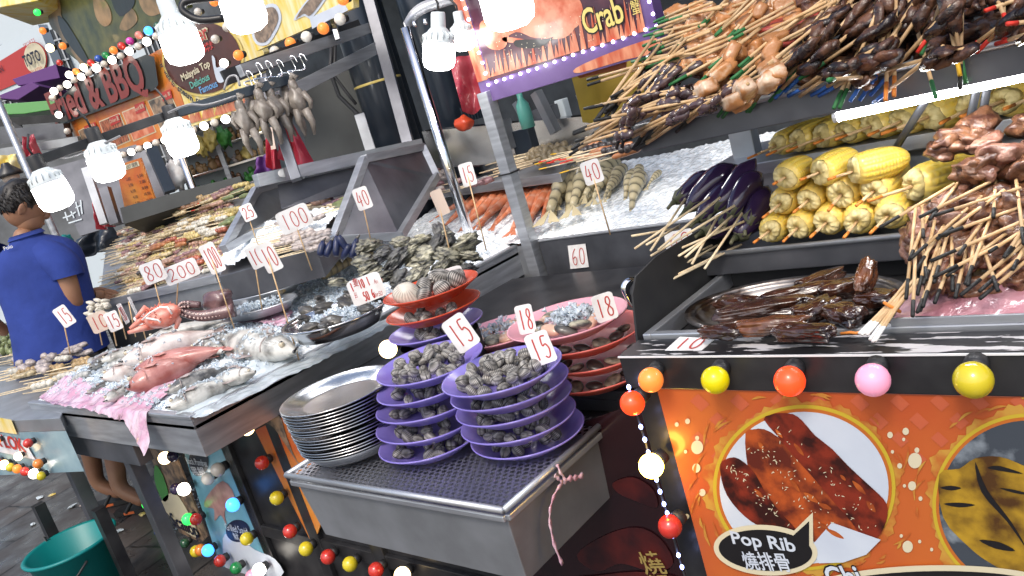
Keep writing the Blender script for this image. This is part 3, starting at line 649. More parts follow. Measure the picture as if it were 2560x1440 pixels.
place_corn([(1925, 578, 34, 0), (1994, 568, 34, 0), (2066, 556, 38, 0), (2143, 552, 40, 0), (2222, 538, 41, 0)], 1.415, .0255, 'in the bottom row of the tray', 'corn cobs stacked in the tray')
place_corn([(1952, 508, 34, 0), (2022, 500, 34, 0), (2102, 486, 42, 0), (2186, 478, 42, 0), (2288, 462, 46, -.7)], 1.435, .0255, 'in the middle row of the tray', 'corn cobs stacked in the tray')
place_corn([(1962, 444, 36, -.1), (2050, 432, 37, -.35), (2136, 426, 38, -.75)], 1.42, .0255, 'on top of the tray stack', 'corn cobs stacked in the tray', .62)
place_corn([(1944, 362, 30, -.42), (1996, 352, 32, -.36), (2056, 340, 34, -.42), (2114, 330, 34, -.36), (2182, 314, 38, -.42), (2256, 302, 39, -.4), (2328, 290, 44, -.5), (2424, 270, 44, -.3), (2512, 252, 48, -.4), (2596, 238, 46, -.3)], 1.675, .03, 'on the shelf under the lit tube', 'corn cobs on the upper shelf', 1.15)
# ---- eggplants
EG = [((1692, 500), (1780, 432)), ((1722, 520), (1838, 418)), ((1790, 520), (1884, 404)), ((1828, 535), (1902, 438)), ((1870, 560), (1918, 470)), ((1750, 545), (1850, 470)), ((1795, 565), (1880, 500)), ((1845, 590), (1915, 540)), ((1760, 580), (1840, 545))]
ES = [(1250, 270, 900, 330), (1560, 40, 1095, 435), (1480, 40, 920, 425), (1300, 50, 1040, 440), (1260, 250, 1010, 395), (1670, 100, 1040, 480), (1740, 220, 1060, 510), (1650, 180, 1300, 490), (1725, 160, 1445, 575), (1540, 190, 1350, 540), (1500, 400, 1140, 570), (1470, 430, 1105, 625), (1540, 400, 1160, 615), (1700, 400, 1155, 660), (1720, 395, 1160, 675), (1390, 560, 1105, 705), (1300, 590, 1105, 830), (1600, 260, 1250, 480)]
EL = ['topmost long glossy purple eggplant leaning at the left of the heap', 'long dark purple eggplant in the middle of the heap top', 'upright purple eggplant next to the upper corn', 'glossy purple eggplant with brown stalk beside the stacked corn', 'short purple eggplant squeezed against the corn tray', 'purple eggplant lying under the long top ones', 'lower purple eggplant with green stalk pointing forward', 'lowest purple eggplant touching the corn row', 'dark eggplant at the bottom left of the heap']
for i, ((x0, y0), (x1, y1)) in enumerate(EG):
    yy = 1.50-.012*(i if i < 5 else i-4)+.03*(i < 5); a = ay(x0, y0, yy-.03); b = ay(x1, y1, yy+.05)
    t = thing('eggplant', EL[i], 'eggplant', tuple(a), 'skewered eggplants beside the corn'); d = b-a; l = np.linalg.norm(d); d /= l
    sd = np.cross(d, UPI); sd /= np.linalg.norm(sd); pts = [a+d*l*q+UPI*.010*math.sin(q*3.1)*(1 if i % 2 else -.4) for q in np.linspace(-.02, 1.06, 12)]
    g = MB(); g.tube(pts, [.010, .0155, .019, .021, .0225, .024, .0255, .026, .0245, .020, .012, .002], 16); part(t, 'body', g, 'aubergine', True)
    g = MB(); g.tube([a-d*.03+sd*.008, a-d*.016, a-d*.004], [.0035, .004, .008], 8); n = 15
    r0 = [a-d*.006+(sd*math.cos(q)+np.cross(sd, d)*math.sin(q))*.009 for q in np.linspace(0, 2*math.pi, n, False)]; r1 = [a+d*(.010+.014*(j % 3 == 0))+(sd*math.cos(q)+np.cross(sd, d)*math.sin(q))*.0182 for j, q in enumerate(np.linspace(0, 2*math.pi, n, False))]
    g.loft([r0, r1], cap=False); part(t, 'stalk', g, 'aubergine_stalk', True)
    for k in (2*i, 2*i+1):
        e = ES[k]; pa = ay(1280+e[0]/3, 480+e[1]/3, 1.44); pb = ay(1280+e[2]/3, 480+e[3]/3, 1.30-.008*(k % 5)); g = MB(); g.tube([pa, pb], .0024, 7); part(t, 'stick', g, 'bamboo_pale', True)
# ---- tongs on the splash plate
tg = thing('tongs', 'chrome tongs hanging over the black end plate of the counter', 'tongs', tuple(ad(1640, 790, 1.62)))
D_ = 1.60; c0 = ad(1585, 712, D_); e1 = np.array([0, 1.0, 0]); pts = [ad(x, y, D_+dz) for x, y, dz in ((1655, 800, .06), (1612, 735, .04), (1603, 706, .02), (1592, 697, 0), (1572, 703, -.01), (1560, 724, -.01), (1572, 755, .0), (1600, 800, .02), (1604, 850, .04))]
pts = smooth_poly(pts, 4, False); g = MB(); Lr = []; 
for i, p in enumerate(pts):
    w = .017 if i < 26 else .010; sd = _r*w
    Lr.append([p-sd*.35-_d*.004, p+sd*.65+_d*.002, p+sd*.65+_d*.002+_w*.0012, p-sd*.35-_d*.004+_w*.0012])
g.loft(Lr); part(tg, 'spring_arm', g, 'chrome', True)
g = MB(); g.bar(ad(1612, 740, 1.63), ad(1664, 806, 1.66), .014, .004); part(tg, 'lower_arm', g, 'steel_dark', bev=.001)
# ================================================================== UPPER SATAY TRAY
ut = thing('satay_tray', 'long steel tray heaped with skewered meat above the corn', 'tray', (-.2, 1.55, 1.2))
g = MB(); yt = 1.32; XL = -.83
g.box(XL, X1, yt, yt+.003, 1.222, 1.268); g.box(XL+.0, X1, yt+.003, 1.79, 1.222, 1.226); g.box(XL-.003, XL, yt, 1.79, 1.222, 1.268); part(ut, 'pan', g, 'steel_dark', bev=.0015)
g = MB(); g.tube([(XL, yt-.001, 1.2685), (X1, yt-.001, 1.2685)], .0060, 10); g.tube([(XL-.002, yt, 1.2685), (XL-.002, 1.79, 1.2685)], .006, 10); part(ut, 'rolled_rim', g, 'steel', True)
for x, y in ((-.86, 1.80), (.30, 1.80)):
    g = MB(); g.box(x-.028, x+.028, y-.02, y+.02, .91, 1.222); part(ut, 'support_post', g, 'steel_dull', bev=.002)
for q in ((2312, 255, 2216, 408), (2442, 222, 2396, 430), (2468, 215, 2432, 440)):
    g = MB(); g.tube([ay(q[0], q[1], 1.45), ay(q[2], q[3], 1.62)], .0065, 10); part(ut, 'brace_rod', g, 'steel_dark', True)
lt = thing('tube_light', 'white lit tube light fixed under the front of the upper tray', 'tube light', tuple(ay(2300, 250, 1.34)))
a, b = ay(2094, 291, 1.335), ay(2620, 176, 1.335); g = MB(); g.tube([a, b], .0080, 14); part(lt, 'tube', g, 'tube_glow', True)
g = MB(); d = (b-a)/np.linalg.norm(b-a); g.tube([a-d*.006, a+d*.001], .0095, 14); g.bar(a+UPI*.011, b+UPI*.011, .022, .006); part(lt, 'fitting', g, 'white_paint')
SN = np.array([0, -.50, 1.0]); SN /= np.linalg.norm(SN); SP = np.array([0, 1.335, 1.280])
def heap(name, label, mt, pts, fr, cat='meat'):
    g = MB()
    for i, (p, s_) in enumerate(pts): g.blob(p, (fr*1.3*s_, fr*s_, fr*.7*s_), .42, 1.5, 3, i, .1, 0, rotm(random.uniform(-.7, .7), random.uniform(-.5, .5), random.uniform(0, 6)))
    return single(name, g, mt, label, cat, None, True, kind='stuff')
def slope_pts(n, xr, sr, p0, k, jit=.006):
    out = []
    for i in range(n):
        x = random.uniform(*xr); s_ = random.uniform(*sr); out.append((np.array([x, p0[1]+s_, p0[2]+k*s_-.050+random.uniform(-jit, jit)]), random.uniform(.7, 1.3)))
    return out
heap('marinated_meat', 'heap of dark glossy marinated meat filling the right of the upper tray', 'meat_dark', slope_pts(210, (-.50, .40), (.035, .38), SP, .5, .008), .022)
heap('marinated_meat', 'brown seasoned meat and gizzards under the pork belly skewers in the upper tray', 'meat_brown', slope_pts(120, (-.80, -.48), (.03, .40), SP, .5, .008), .020)
PB = [(1290, 65, 1065, 165), (1425, 85, 1190, 150), (1660, 10, 1530, 65), (1555, 65, 1430, 200), (1660, 120, 1525, 265), (1765, 120, 1605, 305), (1875, 145, 1660, 260), (1185, 170, 1030, 225), (1300, 205, 1035, 285), (1240, 255, 980, 345), (1300, 290, 1045, 385), (1480, 225, 1245, 345),
      (1240, 400, 945, 450), (1470, 370, 1115, 465), (1385, 355, 1000, 510), (1765, 280, 1500, 480), (1540, 440, 1175, 640), (1590, 430, 1395, 650), (1340, 440, 1105, 560), (1520, 560, 1250, 840), (1380, 680, 1115, 840), (1640, 760, 1255, 910), (1820, 500, 1550, 720), (1715, 700, 1580, 880), (1900, 330, 1700, 500), (1860, 420, 1640, 600), (1880, 560, 1700, 650), (1900, 640, 1780, 840)]
PK = [(1030, 470, 565, 600), (1080, 390, 740, 770), (880, 540, 620, 910), (1079, 520, 850, 790), (930, 640, 690, 850), (900, 740, 580, 810), (1140, 690, 730, 760), (1200, 600, 920, 820), (900, 850, 460, 1005), (1060, 790, 570, 965), (1320, 760, 615, 905), (1100, 830, 735, 970), (820, 850, 560, 1060), (960, 820, 650, 1050), (830, 940, 785, 1110), (1110, 820, 905, 1115), (1160, 900, 840, 1060), (1400, 830, 920, 1120), (1500, 760, 1230, 990), (800, 900, 450, 1120), (760, 1010, 490, 1090), (1000, 560, 760, 720), (1080, 660, 800, 960), (1250, 820, 990, 1060), (1000, 700, 640, 1000), (940, 560, 700, 880)]
def heap_end(px, py, lift=None):
    lift = random.uniform(.026, .050) if lift is None else lift
    p = on(px, py, SP+SN*lift, SN); return p
def stick_tip(px, py, a):
    p = on(px, py, SP+SN*random.uniform(.026, .046), SN)
    if p[1] > 1.325: return p
    y = 1.308   # hangs out over the rolled rim: bring the end forward until the stick clears the rim
    while y > 1.0:
        p = ay(px, py, y); z = a[2]+(p[2]-a[2])*(a[1]-1.316)/max(1e-3, a[1]-p[1])
        if z > 1.279: break
        y -= .006
    return p
def tray_skewer(q, tip, lab, grp, food, fr, n, bk=.085):
    a = heap_end(q[0], q[1]); b = stick_tip(q[2], q[3], a); near = a[1] < 1.385
    skewer(a, b, tip, lab, grp, food=food, fr=fr, n_food=n if not near else max(1, n-1), back=bk if not near else bk*.6, drop=SN*(.024 if not near else .006))
def more(lst, k, dx=46, dy=34):
    out = list(lst)
    for q in lst:
        for _ in range(k):
            ox, oy = random.uniform(-dx, dx), random.uniform(-dy, dy); out.append((q[0]+ox, q[1]+oy, q[2]+ox+random.uniform(-22, 22), q[3]+oy+random.uniform(-22, 22))+tuple(q[4:]))
    return out
PB = more(PB, 1); PK = more(PK, 1)
for i, (a, b, c, d) in enumerate(PB): tray_skewer((1280+a/3, b/3, 1280+c/3, d/3), 'green', 'green tipped bamboo skewer of browned pork belly cubes on the upper tray', 'green tipped pork belly skewers', 'pork_belly', .0125, 2, .06)
for i, (a, b, c, d) in enumerate(PK): tray_skewer((1280+a/3, b/3, 1280+c/3, d/3), 'black', 'black tipped bamboo skewer of dark gizzards poking out left of the upper tray', 'black tipped gizzard skewers', 'gizzard', .010, 3)
PR = [(430, 0, 0, 330, ''), (545, 115, 140, 640, 'green'), (500, 40, 205, 450, 'black'), (455, 0, 240, 400, ''), (300, 205, 0, 360, ''), (290, 255, 0, 480, ''), (105, 185, -60, 270, ''), (510, 245, 50, 740, 'blue'), (580, 270, 120, 690, 'blue'), (670, 300, 270, 575, 'green'), (645, 455, 150, 720, 'blue'), (690, 510, 325, 715, 'blue'), (865, 0, 535, 810, 'green'), (780, 180, 560, 710, 'black'), (915, 40, 800, 600, 'blue'), (960, 0, 945, 720, 'orange'), (1000, 180, 615, 760, 'blue'), (1085, 180, 685, 755, 'blue'), (1080, 80, 1260, 735, 'green'), (1180, 260, 770, 715, 'blue'), (1150, 480, 790, 770, 'blue'), (1305, 0, 1150, 410, 'green'), (1390, 0, 1120, 395, 'red'), (1330, 0, 1440, 565, 'yellow'), (1455, 0, 1440, 670, 'black'), (1400, 200, 1485, 625, 'green'), (1745, 190, 1465, 395, 'red'), (1790, 170, 1565, 395, 'red'), (1720, 0, 1800, 180, 'red'), (1765, 0, 1770, 290, 'red'), (1800, 20, 1630, 80, 'red'), (1960, 250, 1710, 330, 'red'), (1990, 160, 1790, 180, 'red'), (700, 580, 455, 600, 'green'), (1240, 430, 690, 580, 'green'), (150, 405, -40, 560, ''), (140, 470, -60, 640, ''), (300, 400, 40, 690, 'blue'), (250, 520, 10, 760, 'green'), (400, 560, 210, 690, '')]
TN = {'': 'plain ended', 'green': 'green tipped', 'black': 'black tipped', 'blue': 'blue tipped', 'orange': 'orange tipped', 'red': 'red tipped', 'yellow': 'yellow tipped'}
PR = more(PR[:17]+PR[35:], 1)+PR[17:35]
for a, b, c, d, t in PR: tray_skewer((1920+a/3, b/3, 1920+c/3, d/3), t, f'{TN[t]} bamboo skewer of dark marinated meat over the right of the upper tray', f'{TN[t]} dark meat skewers', 'meat_dark' if random.random() < .85 else 'meat_brown', .012, 3)
for i, (x, y, s_) in enumerate([(2000, 50, 1.2), (1985, 95, 1.0), (2030, 60, .9)]):
    g = MB(); g.blob(heap_end(x, y, .012), (.05*s_, .022, .012), .4, 1.5, 3, i, 0, 0, rotm(.3, 0, .5+i)); single('meat_slice', g, 'meat_red', ['red raw meat strip on top of the dark meat heap', 'red raw meat strip just below another red strip', 'thin red meat strip to the right of the red strips'][i], 'meat', 'red meat strips', True)
for i, (x, y) in enumerate([(1750, 25), (1885, 20), (1960, 20), (1840, 110), (1725, 115), (1900, 70), (1690, 35), (1800, 60), (1760, 160), (1865, 160), (2110, 40), (1930, 140), (1790, 205)]):
    g = MB(); g.blob(heap_end(x, y, .006), (.022, .022, .018), .1, 1.6, 4, i+40, .85, 0, rotm(random.uniform(-.5, .5), .3, i)); single('pork_belly_cube', g, 'pork_belly', 'browned pork belly cube on the upper tray heap among green tipped sticks', 'pork belly', 'loose pork belly cubes on the heap', True)
# ================================================================== MEAT AT THE LOWER RIGHT
BN = np.array([0, -.62, 1.0]); BN /= np.linalg.norm(BN); BP = np.array([0, 1.19, .985])
pan = thing('meat_pan', 'shallow steel pan holding pink plastic and marinated meat on the counter', 'tray', (-.05, 1.25, .908))
g = MB(); g.box(-.385, X1, 1.120, 1.124, .940, .952); g.box(-.385, X1, 1.124, 1.40, .941, .945); part(pan, 'pan', g, 'steel', bev=.001)
n = 46; V = []
for i in range(n):
    for j in range(n//2):
        u, v = i/(n-1), j/(n//2-1); x = -.385+.8*u; y = 1.128+.16*v
        z = .949+.034*min(1, v*1.6)*min(1, u*5)+.006*noise.noise(Vector((x*22, y*30, 0)))+.003*noise.noise(Vector((x*60, y*70, 3))); V.append((x, y, z))
m2 = n//2; g = MB(); g.add(V, [(i*m2+j, (i+1)*m2+j, (i+1)*m2+j+1, i*m2+j+1) for i in range(n-1) for j in range(m2-1)]); single('plastic_bag', g, 'pink_bag', 'crumpled pink plastic bag under the marinated meat at the counter edge', 'plastic bag', None, True)
pts = []
for i in range(230):
    x = random.uniform(-.375, .42); s_ = random.uniform(.0, .24)
    pts.append((np.array([x, BP[1]+s_, BP[2]+.62*s_-.020+(.03 if s_ > .15 else 0)+random.uniform(-.010, .008)]), random.uniform(.7, 1.4)))
heap('marinated_meat', 'heap of brown marinated meat slices on the pink plastic at lower right', 'meat_brown', [p for i, p in enumerate(pts) if i % 3], .021)
heap('marinated_meat', 'pinkish raw meat slices mixed through the heap beside the stacked corn', 'meat_pink', [p for i, p in enumerate(pts) if i % 3 == 0], .022)
PM = [(1190, 60, 840, 265), (1365, 10, 1215, 205), (1455, 30, 1135, 190), (1610, 60, 1250, 175), (1560, 140, 1265, 355), (1440, 175, 1070, 500), (1735, 170, 1280, 330), (1700, 30, 1690, 190), (1880, 60, 1920, 390), (1900, 300, 1770, 490), (1160, 200, 1165, 340), (1090, 280, 1035, 800), (1110, 370, 1085, 930), (1210, 390, 1120, 770), (1260, 445, 1165, 690), (1380, 470, 1385, 740), (1340, 340, 1245, 680), (1755, 285, 1215, 520), (1555, 300, 1430, 470), (1620, 320, 1480, 690), (1620, 430, 1340, 630), (1460, 560, 1405, 790), (1340, 600, 1250, 830), (1640, 490, 1725, 740), (1810, 480, 1445, 775), (1850, 520, 1585, 745), (1920, 530, 1590, 800), (1760, 385, 1240, 640), (1920, 420, 1835, 580), (1130, 340, 1060, 510), (1230, 640, 1120, 900), (1210, 690, 1140, 890), (1250, 560, 1160, 860), (1800, 360, 1660, 450), (1165, 430, 1190, 660), (1290, 300, 1100, 600), (1480, 200, 1330, 330), (1530, 480, 1500, 700), (1930, 330, 1780, 480)]
for a, b, c, d in PM:
    pa = on(1920+a/3, 480+b/3, BP+BN*random.uniform(.010, .026), BN); pb = on(1920+c/3, 480+d/3, BP+BN*random.uniform(.03, .04), BN); 
    if pb[2] < .975: pb = az(1920+c/3, 480+d/3, .975+random.uniform(0, .02))
    skewer(pa, pb, 'black', 'black tipped bamboo skewer of brown marinated meat at the lower right', 'black tipped skewers at the lower right', food=random.choice(['meat_brown', 'meat_pink']), fr=.011, back=.05, n_food=2, rad=.0025, drop=BN*.016)
bs = thing('skewer_bundle', 'bundle of white tipped sticks tied with an orange rubber band', 'skewer bundle', tuple(az(2230, 770, .96)))
for i in range(7):
    o = (i-3)*4.5; pa = az(2285+o*1.2+random.uniform(-6, 6), 700+random.uniform(-8, 8), .995); pm = az(2226+o*.9, 772+o*.35, .968); pb = az(2168+o*1.5, 842+o*.7+random.uniform(-6, 6), .955); k = pm+(pb-pm)*.55
    g = MB(); g.tube([pa, pm, k], .0020, 7); s_ = part(bs, 'stick', g, 'bamboo', True); g = MB(); g.tube([k, pb], .0022, 7); part(s_, 'tip', g, 'tip_white', True)
c = az(2230, 768, .968); ring = [c+(_r*.8+_d*.45)*.0125*math.cos(a)+(_w)*.008*math.sin(a)-_d*.002*math.sin(a) for a in np.linspace(0, 6.28, 16)]; g = MB(); g.tube(ring, .0026, 6); part(bs, 'rubber_band', g, 'tip_orange', True)
g = MB(); g.tube([az(2102, 834, .942), az(2125, 831, .944), az(2140, 833, .943), az(2158, 829, .944)], .0022, 6); single('rubber_band', g, 'tip_orange', 'loose orange rubber band lying on the steel lip before the ribs', 'rubber band', None, True)
# ================================================================== DRAWER UNIT, PLATES
ZD = .72; DX0, DX1, DY0, DY1 = -1.681, -.998, .868, 1.185
dr = thing('drip_drawer', 'grey steel drawer box with perforated tray top carrying the plates', 'drawer', (-1.34, 1.02, .55))
g = MB(); g.loft([[(DX0+.03, DY0+.022, .552), (DX1-.025, DY0+.022, .552), (DX1-.025, DY1, .552), (DX0+.03, DY1, .552)], [(DX0+.012, DY0+.012, .695), (DX1-.012, DY0+.012, .695), (DX1-.012, DY1, .695), (DX0+.012, DY1, .695)]]); part(dr, 'box', g, 'steel_dull', bev=.002)
g = MB()
for a, b in (((DX0+.006, DY0+.006, .700), (DX1-.006, DY0+.006, .700)), ((DX1-.006, DY0+.006, .700), (DX1-.006, DY1, .700)), ((DX0+.006, DY0+.006, .700), (DX0+.006, DY1, .700))): g.bar(a, b, .016, .014)
part(dr, 'box_rim', g, 'steel', bev=.003)
g = MB()
for a, b in (((DX0, DY0, ZD), (DX1, DY0, ZD)), ((DX1, DY0, ZD), (DX1, DY1+.03, ZD)), ((DX0, DY0, ZD), (DX0, DY1+.03, ZD))): g.tube([a, b], .0068, 10)
part(dr, 'tray_rim', g, 'steel', True)
g = MB(); g.add([(DX0, DY0, ZD-.001), (DX1, DY0, ZD-.001), (DX1, DY1+.03, ZD-.001), (DX0, DY1+.03, ZD-.001)], [(0, 1, 2, 3)]); part(dr, 'perforated_sheet', g, 'perforated')
rbn = MB(); p = ax(1392, 1203, DX1+.004)
def strip(g, pts, w, nrm=(1, 0, 0)):
    pts = [np.array(q, float) for q in pts]; L_ = []
    for i, q in enumerate(pts):
        t = pts[min(i+1, len(pts)-1)]-pts[max(i-1, 0)]; s_ = np.cross(nrm, t/np.linalg.norm(t)); s_ /= np.linalg.norm(s_); ww = w*(.5+.3*math.sin(i*1.9)); L_.append([q-s_*ww, q+s_*ww, q+s_*ww+np.array(nrm)*.0012, q-s_*ww+np.array(nrm)*.0012])
    g.loft(L_)
strip(rbn, smooth_poly([ax(x, y, DX1+.012+.004*math.sin(i)) for i, (x, y) in enumerate([(1392, 1160), (1400, 1180), (1410, 1200), (1392, 1225), (1378, 1260), (1374, 1300), (1385, 1360), (1406, 1412)])], 4, False), .006)
strip(rbn, smooth_poly([ax(x, y, DX1+.016) for x, y in [(1408, 1204), (1425, 1196), (1440, 1194), (1458, 1188)]], 4, False), .009)
strip(rbn, smooth_poly([ax(x, y, DX1+.018) for x, y in [(1406, 1206), (1395, 1196), (1386, 1188)]], 4, False), .006)
single('ribbon', rbn, 'pink_sheet', 'pink plastic ribbon tied to the right rim of the perforated drawer', 'ribbon', None, True)
# shelf behind for more plates
sh = thing('side_shelf', 'dark steel shelf behind the perforated drawer holding pink and orange plates', 'shelf', (-1.4, 1.7, .70))
g = MB(); g.box(-2.02, -.93, 1.275, 1.66, .728, .748); g.box(-2.05, -.93, 1.275, 1.283, .700, .728); part(sh, 'top', g, 'steel_dark', bev=.002)
def plate_mesh(D, sy, depth=.030):
    R = D/2; g = MB(); g.lathe([(.0005, .004), (R*.58, .004), (R*.66, .007), (R*.80, depth*.62), (R*.97, depth), (R*.99, depth+.0015), (R, depth-.0005), (R*.985, depth-.003), (R*.80, depth*.48), (R*.63, .002), (R*.60, 0), (.0005, 0)], 56, (0, 0, 0), 1, sy); return g
PLM = {}
def plate(c, D, sy, matn, label, group, tilt=(0, 0, 0)):
    k = (round(D, 3), sy, matn)
    if k not in PLM: PLM[k] = mesh('plate', plate_mesh(D, sy), matn, True)
    o = put('plate', PLM[k], None, tuple(c)); o.rotation_euler = tilt; return tag(o, label, 'plate', group)
def cockle_mesh(seed, ribs=24):
    g = MB(); n = ribs*4; k = 10; v = []; c = []
    rnd = random.Random(seed)
    for i in range(k+1):
        t = math.pi*i/k
        for j in range(n):
            q = 2*math.pi*j/n; w = abs(math.sin(q)); rib = .5+.5*math.cos(q*ribs)
            fade = math.sin(t)**.4
            r = 1+.055*rib*fade
            x, y, z = math.sin(t)*math.cos(q)*r, math.sin(t)*math.sin(q)*r, math.cos(t)
            y *= .72*(1+.2*math.cos(t)) ; x *= 1.0-.22*math.cos(t); z = z*.86+(.16*math.sin(t)**2 if False else 0)
            edge = abs(math.sin(q)) < .07
            if edge: x *= .93
            v.append((x*.0155, y*.0155, z*.0155)); c.append(min(1, (.05+1.1*rib**1.1)*fade*(1 if not edge else .1)*(.62+.45*math.sin(t*7+seed))))
    f = [(i*n+j, i*n+(j+1) % n, (i+1)*n+(j+1) % n, (i+1)*n+j) for i in range(k) for j in range(n)]
    g.add(v, f, 0, c); return g
CKM = [mesh('cockle', cockle_mesh(i), 'cockle', True, True) for i in range(3)]
def cockle(p, sc, label, group):
    o = put('cockle', random.choice(CKM), None, tuple(p)); o.rotation_euler = (random.uniform(0, 6.3), random.uniform(-.9, .9), random.uniform(0, 6.3)); o.scale = (sc,)*3; return tag(o, label, 'cockle', group)
def fill(c, R, sy, n, zb, label, group, sc=1.0, front=False):
    """cockles laid in rings, piled higher towards the middle"""
    pts = []; tries = 0
    while len(pts) < n and tries < 4000:
        tries += 1; a = random.uniform(0, 6.28); r = math.sqrt(random.random())*R*.66
        q = np.array([c[0]+r*math.cos(a), c[1]+r*math.sin(a)*sy, c[2]+zb])
        if front and q[1] > c[1]+.02: continue
        near = [p for p in pts if math.hypot(p[0]-q[0], p[1]-q[1]) < .0205*sc and abs(p[2]-q[2]) < .018]
        if near:
            q[2] = max(p[2] for p in near)+.0165
            if q[2] > c[2]+zb+(.004 if front else .034)*(1.2-r/R): continue
        pts.append(q)
    for q in pts: cockle(q, sc*random.uniform(.78, 1.02), label, group)
PW = .245
def stack(px_top, px_bot, n, z0, D, sy, matn, names, grp, food, yoff=.004, lastn=20):
    b = az(*px_bot, z0); out = []
    zt_ = z0+.041*(n-1); t = az(*px_top, zt_+.02)
    for i in range(n):
        k = i/max(1, n-1); p = b+(t-b)*k; p[2] = z0+.041*i
        p[0] += random.uniform(-yoff, yoff); p[1] += random.uniform(-yoff, yoff); out.append(p)
        lab = f'{names} plate, {ORD[n-1-i]} from the top of its stack'
        plate(p, D, sy, matn, lab, grp, (random.uniform(-.03, .03), random.uniform(-.03, .03), random.uniform(0, 3) if sy == 1 else 0))
        if food: fill(p, D/2, sy, lastn if i == n-1 else 13, .017, f'small ribbed grey cockle on the {ORD[n-1-i]} plate down of the {names} stack', f'cockles on the {names} stack', 1.0, i < n-1)
    return out
pl_l = stack((1072, 915), (1085, 1122), 5, ZD+.001, .245, .92, 'purple_plastic', 'purple left', 'left stack of purple plates', True, lastn=46)
pl_r = stack((1256, 934), (1322, 1110), 5, ZD+.001, .245, .92, 'purple_plastic', 'purple right', 'right stack of purple plates', True, lastn=52)
# steel plates
b = az(905, 1118, ZD+.001); t = az(848, 985, ZD+.15)
bowl = MB(); R = .128; bowl.lathe([(.0005, 0), (R*.62, 0), (R*.85, .012), (R*.97, .03), (R, .036), (R*.98, .036), (R*.94, .03), (.0005, .006)], 48)
put_b = put('bowl', mesh('bowl', bowl, 'steel_dull', True), None, tuple(b)); tag(put_b, 'hammered steel bowl under the stack of shiny steel plates', 'bowl')
sp = MB(); R = .134; sp.lathe([(.0005, .003), (R*.60, .003), (R*.68, .004), (R*.82, .014), (R*.98, .021), (R, .0215), (R, .0195), (R*.98, .018), (R*.82, .011), (R*.66, 0), (.0005, 0)], 64); SPM = mesh('steel_plate', sp, 'steel_plate', True)
NS = 15
for i in range(NS):
    k = i/(NS-1); p = b+(t-b)*k; p[2] = ZD+.024+.0080*i+(.004 if i > 6 else 0); p[0] += random.uniform(-.003, .003)
    o = put('steel_plate', SPM, None, tuple(p)); o.rotation_euler = (random.uniform(-.012, .012), random.uniform(-.012, .012), 0)
    tag(o, f'shiny round steel plate, {ORD[NS-1-i]} from the top of the steel stack', 'plate', 'stack of steel plates')
def drop(px, py, z): return az(px, py, z)
# orange plates with big cockles, purple below
oz = .762
for i, (x, y, m_, lab) in enumerate([(1098, 842, 'purple_plastic', 'purple plate at the bottom of the orange plate stack'), (1092, 795, 'orange_plastic', 'lower orange plate under the top orange plate'), (1087, 752, 'orange_plastic', 'top orange plate with a pale shell and cockles')]):
    p = ad(x, y, 2.02-.01*i); 
    if i == 0: oz0 = p[2]
    p[2] = oz0+.048*i; plate(p, .25, .92, m_, lab, 'orange plates of large cockles', (0, 0, 0))
    if i < 2: fill(p, .125, .92, 9, .02, 'dark cockle on a lower plate of the orange stack', 'cockles on the orange stack', 1.1, True)
    else:
        for j, (dx, dy, dz, sc) in enumerate([(-.05, -.01, .024, 1.7), (-.012, -.005, .034, 2.1), (.03, .02, .046, 2.2), (.06, -.02, .03, 1.9), (.075, .02, .036, 2.0), (.02, -.045, .025, 1.7), (.045, .05, .03, 1.9), (-.03, .045, .03, 1.8), (.0, .03, .045, 2)]): cockle(p+np.array([dx, dy, dz]), sc*.8, 'large dark ribbed cockle on the top orange plate', 'large cockles on the top orange plate')
        o = put('cockle', mesh('cockle', cockle_mesh(9, 22), 'shell_pale', True, True), None, tuple(p+np.array([-.025, -.055, .03]))); o.scale = (2.5,)*3; o.rotation_euler = (.4, .5, .2); tag(o, 'big cream coloured scallop shell at the front of the top orange plate', 'shell')
g = MB(); g.lathe([(.09, 0), (.1, .05), (.10, max(.06, oz0-.750))], 24, tuple(np.array(ad(1098, 842, 2.02))*[1, 1, 0]+[0, 0, .749])); single('bowl', g, 'black_matt', 'dark upturned bowl raising the orange plates on the shelf', 'bowl', None, True)
# pink and coral plates with shellfish under ice
def chips(name, label, pts, size, matn='ice_chip', cat='ice'):
    g = MB()
    for p in pts:
        s_ = size*random.uniform(.5, 1.3); R = rotm(random.uniform(0, 6), random.uniform(0, 6), random.uniform(0, 6)); v = [np.array(p)+R @ (np.array(q)*s_*[random.uniform(.7, 1.2) for _ in range(3)]) for q in ((1, .2, 0), (-.5, .9, .1), (-.6, -.8, 0), (.1, 0, .8), (0, .1, -.8))]
        g.add(v, [(0, 1, 3), (1, 2, 3), (2, 0, 3), (1, 0, 4), (2, 1, 4), (0, 2, 4)])
    return single(name, g, matn, label, cat, None, kind='stuff')
PKS = [(1498, 952, 1.60, 'coral_plastic', 'coral pink plate at the bottom of the pink stack'), (1500, 905, 1.60, 'coral_plastic', 'coral pink plate second from the bottom of the pink stack'), (1470, 862, 1.60, 'coral_plastic', 'coral pink plate just under the top pink plate'), (1425, 828, 1.59, 'pink_plastic', 'top pink plate of shellfish and crushed ice')]
b = az(1500, 950, .752); 
